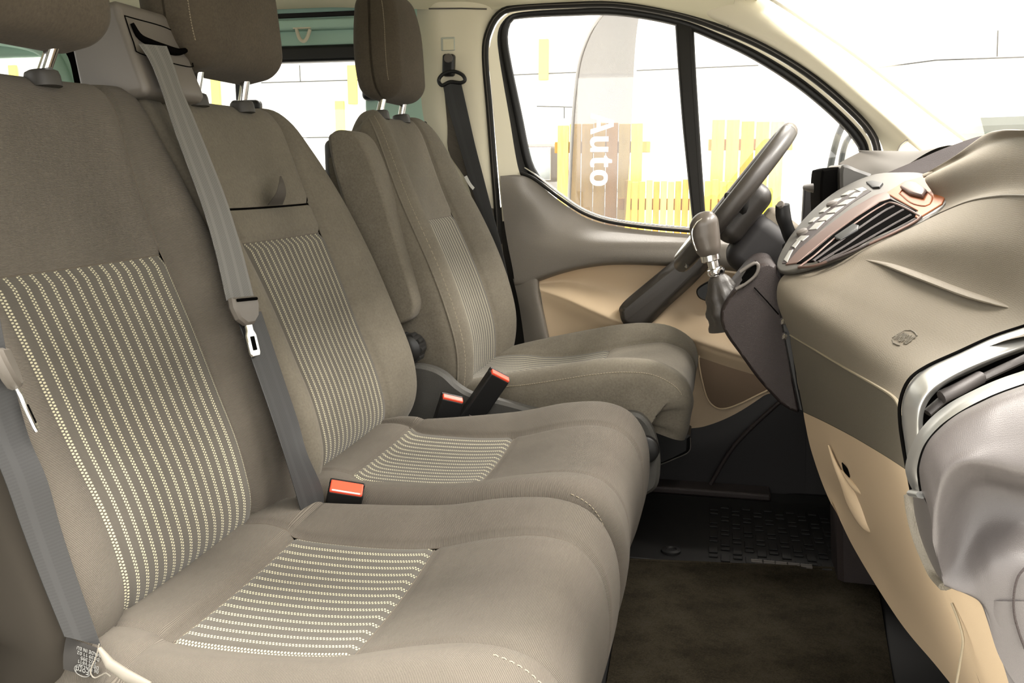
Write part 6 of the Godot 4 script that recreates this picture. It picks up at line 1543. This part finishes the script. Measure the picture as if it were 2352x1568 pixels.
func tongue(at: Vector3, along: Vector3, across: Vector3, w: float, belt: Node3D, called := "tongue") -> void:
	var n := across.cross(along).normalized()
	var t := Transform3D(Basis(across.normalized(), along.normalized(), n), at)
	var sh := []
	for q in [Vector2(-0.5, 0.10), Vector2(-0.52, -0.10), Vector2(-0.40, -0.36), Vector2(-0.16, -0.50), Vector2(0.16, -0.50), Vector2(0.40, -0.36), Vector2(0.52, -0.10), Vector2(0.5, 0.10)]:
		sh.append(q * w)
	var tg := part(called, extrude(sh, at - n * 0.004, t.basis.x, t.basis.y, 0.011, 0.003), mats["turret_plastic"], belt, "grey belt tongue grip")
	part("tongue_slot", tube([t * Vector3(-0.42 * w, 0.02 * w, 0.008), t * Vector3(0.42 * w, 0.02 * w, 0.008)], Vector2(0.002, 0.0015), 6), mats["dark_gap"], tg)
	var pl := []
	for q in [Vector2(-0.13, -0.48), Vector2(-0.13, -0.62), Vector2(-0.20, -0.72), Vector2(-0.20, -1.10), Vector2(-0.15, -1.17), Vector2(0.15, -1.17), Vector2(0.20, -1.10), Vector2(0.20, -0.72), Vector2(0.13, -0.62), Vector2(0.13, -0.48)]:
		pl.append(q * w)
	var pt_ := part("latch_plate", extrude(pl, at - n * 0.0005, t.basis.x, t.basis.y, 0.0032, 0.0007), mats["chrome"], tg, "steel latch plate")
	part("latch_hole", moved(block(Vector3(0.17 * w, 0.30 * w, 0.0042), 0.0008, 1), t * Transform3D(Basis(), Vector3(0, -0.90 * w, 0.0012))), mats["dark_gap"], pt_)


func build_belts() -> void:
	buckle("red topped black buckle with chipped edge at the inner side of the outer bench cushion", Vector3(0.05885, 0.2698, 0.3), Vector3(0.16, 1, 0.24), Vector3(0.95, -0.22, -0.35), 0.088, 0.047, true)
	buckle("smaller red topped buckle standing upright in front of the grey seat shield", Vector3(0.06482, 0.2895, -0.165), Vector3(0.28, 1, 0.05), Vector3(0.9, -0.3, -0.45), 0.073, 0.042, false)
	buckle("tall black buckle with red button leaning beside the driver cushion", Vector3(0.09686, 0.2901, -0.2), Vector3(0.62, 1, -0.02), Vector3(0.75, -0.52, -0.5), 0.128, 0.042, false)
	# middle belt: from its outlet on the bench to the floor beside the buckle
	var m := thing("middle_seat_belt", "light grey belt running from the box on the bench top down across the backrest", "seat belt", Vector3(-0.1, 0.3, 0.26))
	part("shoulder_webbing", strap([Vector3(-0.1838, 0.9269, 0.3084), Vector3(-0.1761, 0.9064, 0.298), Vector3(-0.1606, 0.8703, 0.3009), Vector3(-0.1404, 0.8216, 0.3105), Vector3(-0.118, 0.7728, 0.3196), Vector3(-0.09547, 0.7233, 0.3286), Vector3(-0.07017, 0.6664, 0.3453), Vector3(-0.04365, 0.6064, 0.3703)], [Vector3(-0.1858, 0.9322, 0.2446), Vector3(-0.1785, 0.9127, 0.245), Vector3(-0.1622, 0.8746, 0.2522), Vector3(-0.1457, 0.836, 0.2536), Vector3(-0.1183, 0.7734, 0.2586), Vector3(-0.09476, 0.7214, 0.2667), Vector3(-0.06834, 0.6616, 0.2835), Vector3(-0.04092, 0.5991, 0.3066)], 40), mats["belt_webbing"], m)
	tongue(Vector3(-0.0358, 0.6015, 0.3484), Vector3(-0.05016, 0.6238, 0.3324) - Vector3(-0.03307, 0.5782, 0.3459), Vector3(-0.03952, 0.5954, 0.2871) - Vector3(-0.0372, 0.6052, 0.3999), 0.062, m)
	part("lap_webbing", strap([Vector3(-0.03814, 0.5917, 0.3626), Vector3(-0.02515, 0.5624, 0.3674), Vector3(-0.005129, 0.5143, 0.374), Vector3(0.01878, 0.4559, 0.3824), Vector3(0.03817, 0.3989, 0.3865), Vector3(0.05223, 0.3454, 0.3864), Vector3(0.05521, 0.3161, 0.3779)], [Vector3(-0.03487, 0.583, 0.3019), Vector3(-0.01927, 0.5467, 0.309), Vector3(0.001495, 0.4967, 0.318), Vector3(0.02485, 0.4451, 0.3301), Vector3(0.04329, 0.4066, 0.3454), Vector3(0.06137, 0.353, 0.3406), Vector3(0.06172, 0.3147, 0.3502)], 36), mats["belt_dark"], m, "darker lower belt")
	# passenger belt at the outer edge of the bench
	var p := thing("passenger_seat_belt", "dark banded belt hanging along the outer edge of the striped bench", "seat belt", Vector3(0.0, 0.4, 0.77))
	part("shoulder_webbing", strap([Vector3(-0.04602, 0.694, 0.795), Vector3(-0.03539, 0.6461, 0.795), Vector3(-0.02703, 0.5972, 0.795), Vector3(-0.02112, 0.5566, 0.79), Vector3(-0.0115, 0.5151, 0.785), Vector3(-0.003539, 0.4693, 0.78), Vector3(0.005716, 0.4226, 0.775), Vector3(0.01845, 0.3709, 0.77)], [Vector3(-0.01689, 0.6924, 0.77), Vector3(-0.01463, 0.6429, 0.77), Vector3(-0.01075, 0.5993, 0.768), Vector3(-0.003385, 0.547, 0.765), Vector3(0.007666, 0.5088, 0.762), Vector3(0.01333, 0.4644, 0.758), Vector3(0.02314, 0.4152, 0.755), Vector3(0.03759, 0.3554, 0.752)], 40, 0.0014, Vector3(0.6, 0, 1)), mats["belt_dark"], p)
	tongue(Vector3(-0.009944, 0.6171, 0.775), Vector3(-0.009944, 0.6171, 0.775) - Vector3(-0.001266, 0.5733, 0.765), Vector3(0.60, 0.17, 0.80), 0.060, p)
	# driver belt at the pillar
	var d := thing("driver_seat_belt", "black belt hanging from its hook shaped anchor on the pillar beside the driver seat", "seat belt", Vector3(-0.04247, 0.7633, -0.78))
	part("shoulder_webbing", strap([Vector3(-0.1066, 0.9737, -0.775), Vector3(-0.09842, 0.9339, -0.775), Vector3(-0.07757, 0.8669, -0.772), Vector3(-0.05269, 0.7841, -0.77), Vector3(-0.02654, 0.7007, -0.768), Vector3(0.004321, 0.5957, -0.765), Vector3(0.03807, 0.4685, -0.76)], [Vector3(-0.063, 0.9808, -0.775), Vector3(-0.04844, 0.9178, -0.775), Vector3(-0.02877, 0.8356, -0.772), Vector3(-0.009153, 0.7633, -0.77), Vector3(0.01058, 0.6905, -0.768), Vector3(0.03718, 0.5962, -0.765), Vector3(0.06551, 0.4693, -0.76)], 30, 0.0014, Vector3(0.3, 0, 1)), mats["belt_dark"], d)
	part("inner_webbing", strap([Vector3(-0.109, 0.971, -0.79), Vector3(-0.1015, 0.8784, -0.79), Vector3(-0.09898, 0.8159, -0.79), Vector3(-0.05801, 0.7549, -0.788), Vector3(-0.03339, 0.6896, -0.785)], [Vector3(-0.08342, 0.9701, -0.785), Vector3(-0.06475, 0.8777, -0.785), Vector3(-0.05218, 0.8155, -0.785), Vector3(-0.03288, 0.7549, -0.785), Vector3(-0.01077, 0.6899, -0.783)], 16, 0.0012, Vector3(0.2, 0, 1)), mats["fabric"], d)
	var an := part("anchor_body", moved(block(Vector3(0.030, 0.052, 0.02), 0.007, 4), Transform3D(Basis(Vector3(0, 0, 1), -0.04), Vector3(-0.09479, 1.021, -0.785))), mats["black_plastic"], d, "black belt anchor")
	part("anchor_bolt", lathe([Vector2(0.011, 0), Vector2(0.010, 0.004), Vector2(0.001, 0.005)], Vector3(-0.09269, 1.036, -0.775), Vector3(0, 0, 1), 20), mats["grey_plastic"], an)
	part("anchor_loop", tube(smooth_poly([Vector3(-0.1174, 0.982, -0.775), Vector3(-0.1151, 0.9921, -0.775), Vector3(-0.1019, 1.002, -0.775), Vector3(-0.07789, 1.005, -0.775), Vector3(-0.0585, 0.9968, -0.775), Vector3(-0.05214, 0.9846, -0.775), Vector3(-0.06302, 0.9788, -0.775), Vector3(-0.08906, 0.9814, -0.775), Vector3(-0.1088, 0.9737, -0.775)], 40), 0.0045, 8, false, Vector3.ZERO, true), mats["black_plastic"], an)
	part("belt_tag", strap([Vector3(-0.05459, 0.757, -0.768), Vector3(-0.04379, 0.7383, -0.768), Vector3(-0.03293, 0.7258, -0.768)], [Vector3(-0.04798, 0.7602, -0.768), Vector3(-0.03827, 0.7425, -0.768), Vector3(-0.0285, 0.731, -0.768)], 6, 0.0006, Vector3(0, 0, 1)), mats["white_print"], d, "small pale tag")


# ---------------------------------------------------------------- the hall outside the van
func build_hall() -> void:
	var f := setting("floor_001", Vector3(0, -0.5, -2))
	part("hall_floor", box(Vector3(-14, -0.65, -8.2), Vector3(12, -0.5, 6), 0.01), mats["hall_floor"], f)
	var w := setting("wall_back", Vector3(0, 0, -8))
	var walls := [Vector3(-3.349, 1.912, -7.96), Vector3(-3.502, 1.547, -7.96), Vector3(-4.961, 1.861, -7.96), Vector3(-1.277, 2.113, -7.96), Vector3(-7.547, 2.019, -7.96)]
	for q in [[-14.0, -6.0], [-6.0, 0.6], [0.6, 5.2], [5.2, 12.0]]:
		part("wall_panel", box(Vector3(q[0] + 0.004, -0.5, -8.2), Vector3(q[1] - 0.004, 5.0, -8.0), 0.004), mats["hall_white"], w)
	for c in [[Vector3(-1.558, 1.773, -7.97), Vector3(-0.8661, 1.783, -7.97)], [Vector3(-0.2905, 1.786, -7.97), Vector3(0.8789, 1.806, -7.97)], [Vector3(-1.298, 1.458, -7.97), Vector3(-0.915, 1.443, -7.97)], [Vector3(-4.364, 1.756, -7.97), Vector3(-3.126, 1.761, -7.97)], [Vector3(-3.928, 1.168, -7.97), Vector3(-3.07, 1.169, -7.97)], [Vector3(1.98, 1.758, -7.97), Vector3(2.47, 1.812, -7.97), Vector3(3.211, 1.819, -7.97)], [Vector3(2.986, 1.829, -7.97), Vector3(2.973, 2.058, -7.97)], [Vector3(-1.013, 1.445, -7.97), Vector3(-1.012, 1.333, -7.97)], [Vector3(-3.904, 1.927, -7.97), Vector3(-3.901, 1.755, -7.97)]]:
		part("wall_conduit", tube(c, 0.006, 6), mats["conduit"], w)
	for lo in walls:
		part("wall_post", box(lo + Vector3(0, -0.4, -0.02), lo + Vector3(0.10, 0.0, 0.02), 0.006), mat("pale_yellow", Color(0.93, 0.86, 0.45), 0.8), w)
	var rw := setting("wall_front_hall", Vector3(10, 0, 0))
	part("wall_panel", box(Vector3(11.8, -0.5, -8.2), Vector3(12.0, 5.0, 6), 0.004), mats["hall_white"], rw)
	# two slatted pine fences
	fence("tall pale pine fence behind the dark banner", -3.55, Vector3(-0.2782, 0.9982, -3.55).x, Vector3(0.1371, 0.9939, -3.55).x, 1.03, 0.066, 0.060)
	fence("low pine slat fence behind the steering wheel and window divider", -3.35, Vector3(0.09532, 0.6565, -3.35).x, Vector3(0.7465, 0.6597, -3.35).x, 0.735, 0.0365, 0.0305)
	fence("tall pale pine fence seen between window divider and steering wheel", -3.6, Vector3(0.5374, 0.992, -3.6).x, Vector3(0.8672, 0.9885, -3.6).x, 1.04, 0.075, 0.066)
	build_banner()
	build_vehicles()
	var bo := thing("yellow_bollard", "bright yellow post on the hall floor beyond the steering wheel", "bollard", Vector3(Vector3(0.7639, 0.7082, -2.9).x, -0.5, -2.9))
	var bp: Vector3 = bo.position
	part("post", lathe([Vector2(0.026, 0.0), Vector2(0.026, 1.19), Vector2(0.02, 1.205), Vector2(0.001, 1.207)], bp, Vector3.UP, 20), mats["yellow_paint"], bo)
	part("foot_plate", box(bp + Vector3(-0.08, 0.0, -0.08), bp + Vector3(0.08, 0.01, 0.08), 0.004), mats["yellow_paint"], bo)


func fence(label: String, z: float, x0: float, x1: float, top: float, pitch: float, width: float) -> void:
	var t := thing("slat_fence", label, "fence", Vector3((x0 + x1) / 2, -0.5, z), "")
	var n: int = int((x1 - x0) / pitch)
	var rng := RandomNumberGenerator.new()
	rng.seed = int(x0 * 100) + 50
	var shared := to_mesh(box(Vector3(-width / 2, -0.47, -0.011), Vector3(width / 2, top, 0.011), 0.003))
	for i in n + 1:
		var s := MeshInstance3D.new()
		s.name = "slat"
		s.mesh = shared
		s.material_override = mats["pine_%d" % rng.randi_range(0, 2)]
		t.add_child(s, true)
		s.position = Vector3(x0 + i * pitch, rng.randf_range(-0.008, 0.008), z + rng.randf_range(-0.002, 0.002)) - t.position
	for y in [top - 0.12, 0.05]:
		part("fence_rail", box(Vector3(x0 - 0.05, y - 0.03, z - 0.04), Vector3(x1 + 0.05, y + 0.03, z - 0.012), 0.004), mats["pine_1"], t)


func build_banner() -> void:
	var z := -2.75
	var b := thing("feather_banner", "tall feather banner with white lettering in front of the pine fence", "banner", Vector3(Vector3(-0.1075, 0.5698, -2.75).x, -0.5, z))
	var left := [Vector3(-0.1226, 0.2887, -2.75), Vector3(-0.1163, 0.4502, -2.75), Vector3(-0.1115, 0.5598, -2.75), Vector3(-0.1054, 0.7272, -2.75), Vector3(-0.09951, 0.9016, -2.75), Vector3(-0.0898, 1.073, -2.75), Vector3(-0.07048, 1.242, -2.75), Vector3(-0.03891, 1.343, -2.75), Vector3(-0.001518, 1.415, -2.75), Vector3(0.03974, 1.463, -2.75), Vector3(0.1018, 1.496, -2.75), Vector3(0.1858, 1.522, -2.75)]
	var right := [Vector3(0.1258, 0.2949, -2.75), Vector3(0.1342, 0.4543, -2.75), Vector3(0.1436, 0.5625, -2.75), Vector3(0.1516, 0.7276, -2.75), Vector3(0.1612, 0.8996, -2.75), Vector3(0.1643, 1.013, -2.75), Vector3(0.1669, 1.143, -2.75), Vector3(0.1699, 1.254, -2.75), Vector3(0.1752, 1.345, -2.75), Vector3(0.1829, 1.418, -2.75), Vector3(0.1946, 1.471, -2.75), Vector3(0.2122, 1.514, -2.75)]
	var cloth := func(u: float, v: float) -> Vector3:
		var p: Vector3 = cm(left, v).lerp(cm(right, v), u)
		return p + Vector3(0, 0, 0.02 * sin(u * 5.0 + v * 4.0))
	part("banner_cloth", patch(cloth, 0, 1, 16, 0, 1, 40, Vector3(0, 0, 1)), mats["banner_cloth"], b, "grey brown see-through cloth")
	part("pole", tube(even(left, 40).map(func(q): return q - Vector3(0.006, 0, 0)), 0.008, 8), mat("banner_pole", Color(0.52, 0.51, 0.50), 0.5), b, "bent grey pole")
	var low: Vector3 = left[0]
	part("pole_foot", tube([Vector3(low.x, low.y, z), Vector3(low.x - 0.02, -0.48, z)], 0.010, 8), mats["grey_plastic"], b)
	part("foot_plate", box(Vector3(low.x - 0.2, -0.5, z - 0.2), Vector3(low.x + 0.2, -0.48, z + 0.2), 0.006), mats["grey_plastic"], b)
	var tm := text_mesh("Auto", 0.106, 0.002)
	var s := SystemFont.new()
	s.font_names = PackedStringArray(["Droid Sans"])
	s.font_weight = 700
	tm.font = s
	var o := part("banner_lettering", tm, mats["white_print"], b, "white word Auto running downwards")
	var at := Vector3(0.03434, 0.8709, -2.71)
	o.transform = Transform3D(Basis(Vector3(0, -1, 0), Vector3(1, 0, 0), Vector3(0, 0, 1)), at - b.position)


func build_vehicles() -> void:
	# white car parked beyond: its front corner and mirror show in the window
	var v := thing("white_car", "white car with a square dark edged mirror parked beyond the banner", "car", Vector3(-0.7, -0.5, -6))
	part("car_body", extrude([Vector2(-1.5, -0.25), Vector2(-1.53, 0.45), Vector2(-1.35, 0.64), Vector2(0.10, 0.64), Vector2(0.27, 0.45), Vector2(0.25, -0.25)], Vector3(0, 0, -7.9), Vector3.RIGHT, Vector3.UP, 3.68, 0.07), mats["white_paint"], v)
	part("car_cabin", extrude([Vector2(-1.40, 0.60), Vector2(-1.22, 0.93), Vector2(-0.02, 0.93), Vector2(0.14, 0.60)], Vector3(0, 0, -7.4), Vector3.RIGHT, Vector3.UP, 2.0, 0.05), mats["white_paint"], v)
	part("windscreen", extrude([Vector2(-1.28, 0.66), Vector2(-1.16, 0.89), Vector2(-0.08, 0.89), Vector2(0.03, 0.66)], Vector3(0, 0, -5.41), Vector3.RIGHT, Vector3.UP, 0.02, 0.005), mats["hall_white"], v)
	for x in [-1.56, 0.10]:
		for z in [-4.9, -7.2]:
			part("wheel", lathe([Vector2(0.28, 0.0), Vector2(0.30, 0.04), Vector2(0.30, 0.16), Vector2(0.18, 0.18), Vector2(0.001, 0.17)], Vector3(x, -0.2, z), Vector3(1, 0, 0), 28), mats["rubber"], v)
	var a := Vector3(-0.5779, 0.7226, -3.9)
	var c := Vector3(-0.3617, 0.9416, -3.9)
	var h := part("mirror_housing", moved(block(Vector3(c.x - a.x, c.y - a.y, 0.12), 0.028, 4), Transform3D(Basis(), Vector3((a.x + c.x) / 2, (a.y + c.y) / 2, -3.97))), mats["grey_plastic"], v, "dark square mirror housing")
	part("mirror_glass", box(Vector3(a.x - 0.02, a.y + 0.012, -3.912), Vector3(c.x - 0.048, c.y - 0.02, -3.904), 0.004), mats["chrome"], h)
	part("mirror_arm", box(Vector3(a.x + 0.02, a.y - 0.06, -4.6), Vector3(a.x + 0.10, a.y + 0.02, -3.94), 0.012, 2), mats["grey_plastic"], v)
	# car standing in front, its roof and windows show through the windscreen
	var p := thing("parked_car", "grey car with pale green windows seen through the windscreen", "car", Vector3(3.3, -0.5, -4.6))
	var cs := [Vector2(-1.0, -0.3), Vector2(-1.0, 0.35), Vector2(-0.72, 0.55), Vector2(-0.35, 0.9), Vector2(-0.2, 0.97), Vector2(1.0, 1.0), Vector2(1.6, 0.92), Vector2(2.1, 0.5), Vector2(2.8, 0.4), Vector2(2.9, 0.0), Vector2(2.85, -0.3)]
	var base := Vector3(1.81, 1.025, -4.6)
	var body := []
	for q in cs:
		body.append(q + Vector2(base.x + 0.42, 0.13))
	part("car_body", extrude(body, Vector3(0, 0, -6.2), Vector3.RIGHT, Vector3.UP, 1.6, 0.05), mat("car_grey", Color(0.32, 0.335, 0.31), 0.35), p)
	var wn := []
	for q in [Vector2(-0.60, 0.55), Vector2(-0.30, 0.88), Vector2(0.9, 0.92), Vector2(1.5, 0.85), Vector2(1.8, 0.55)]:
		wn.append(q + Vector2(base.x + 0.42, 0.13))
	part("car_window", extrude(wn, Vector3(0, 0, -4.605), Vector3.RIGHT, Vector3.UP, 0.02, 0.005), mat("car_glass", Color(0.25, 0.29, 0.255), 0.15), p)
	for x in [-0.3, 2.1]:
		part("wheel", lathe([Vector2(0.28, 0.0), Vector2(0.30, 0.04), Vector2(0.30, 0.16), Vector2(0.18, 0.18), Vector2(0.001, 0.17)], Vector3(base.x + 0.42 + x, -0.2, -4.75), Vector3(0, 0, 1), 28), mats["rubber"], p)
	# the van's own door mirror
	var m := thing("door_mirror", "black door mirror outside the small front quarter window", "mirror", Vector3(0.8504, 0.7791, -1))
	part("mirror_arm", tube(even([Vector3(0.8157, 0.7633, -1), Vector3(0.8203, 0.8055, -1), Vector3(0.8296, 0.8524, -1), Vector3(0.8399, 0.8824, -1)], 16), Vector2(0.008, 0.010), 10), mats["black_plastic"], m)
	part("mirror_rim", tube(even([Vector3(0.8437, 0.7634, -1.02), Vector3(0.8451, 0.8057, -1.02), Vector3(0.853, 0.8425, -1.02), Vector3(0.87, 0.8622, -1.02), Vector3(0.8979, 0.8682, -1.02), Vector3(0.938, 0.8678, -1.02)], 24), Vector2(0.007, 0.012), 10), mats["black_plastic"], m)
	part("mirror_mount", tube([Vector3(0.8825, 0.7634, -1.08), Vector3(0.86, 0.66, -0.99), Vector3(0.86, 0.58, -0.915)], Vector2(0.02, 0.03), 10), mats["black_plastic"], m)
	var mg := []
	for q in [Vector3(0.8511, 0.7634, -1.03), Vector3(0.8525, 0.8059, -1.03), Vector3(0.8606, 0.8397, -1.03), Vector3(0.8757, 0.8584, -1.03), Vector3(0.9017, 0.8634, -1.03), Vector3(0.94, 0.862, -1.03), Vector3(0.9469, 0.7633, -1.03)]:
		mg.append(Vector2(q.x, q.y))
	part("mirror_shell", extrude(mg, Vector3(0, 0, -1.16), Vector3.RIGHT, Vector3.UP, 0.13, 0.01), mats["white_paint"], m)
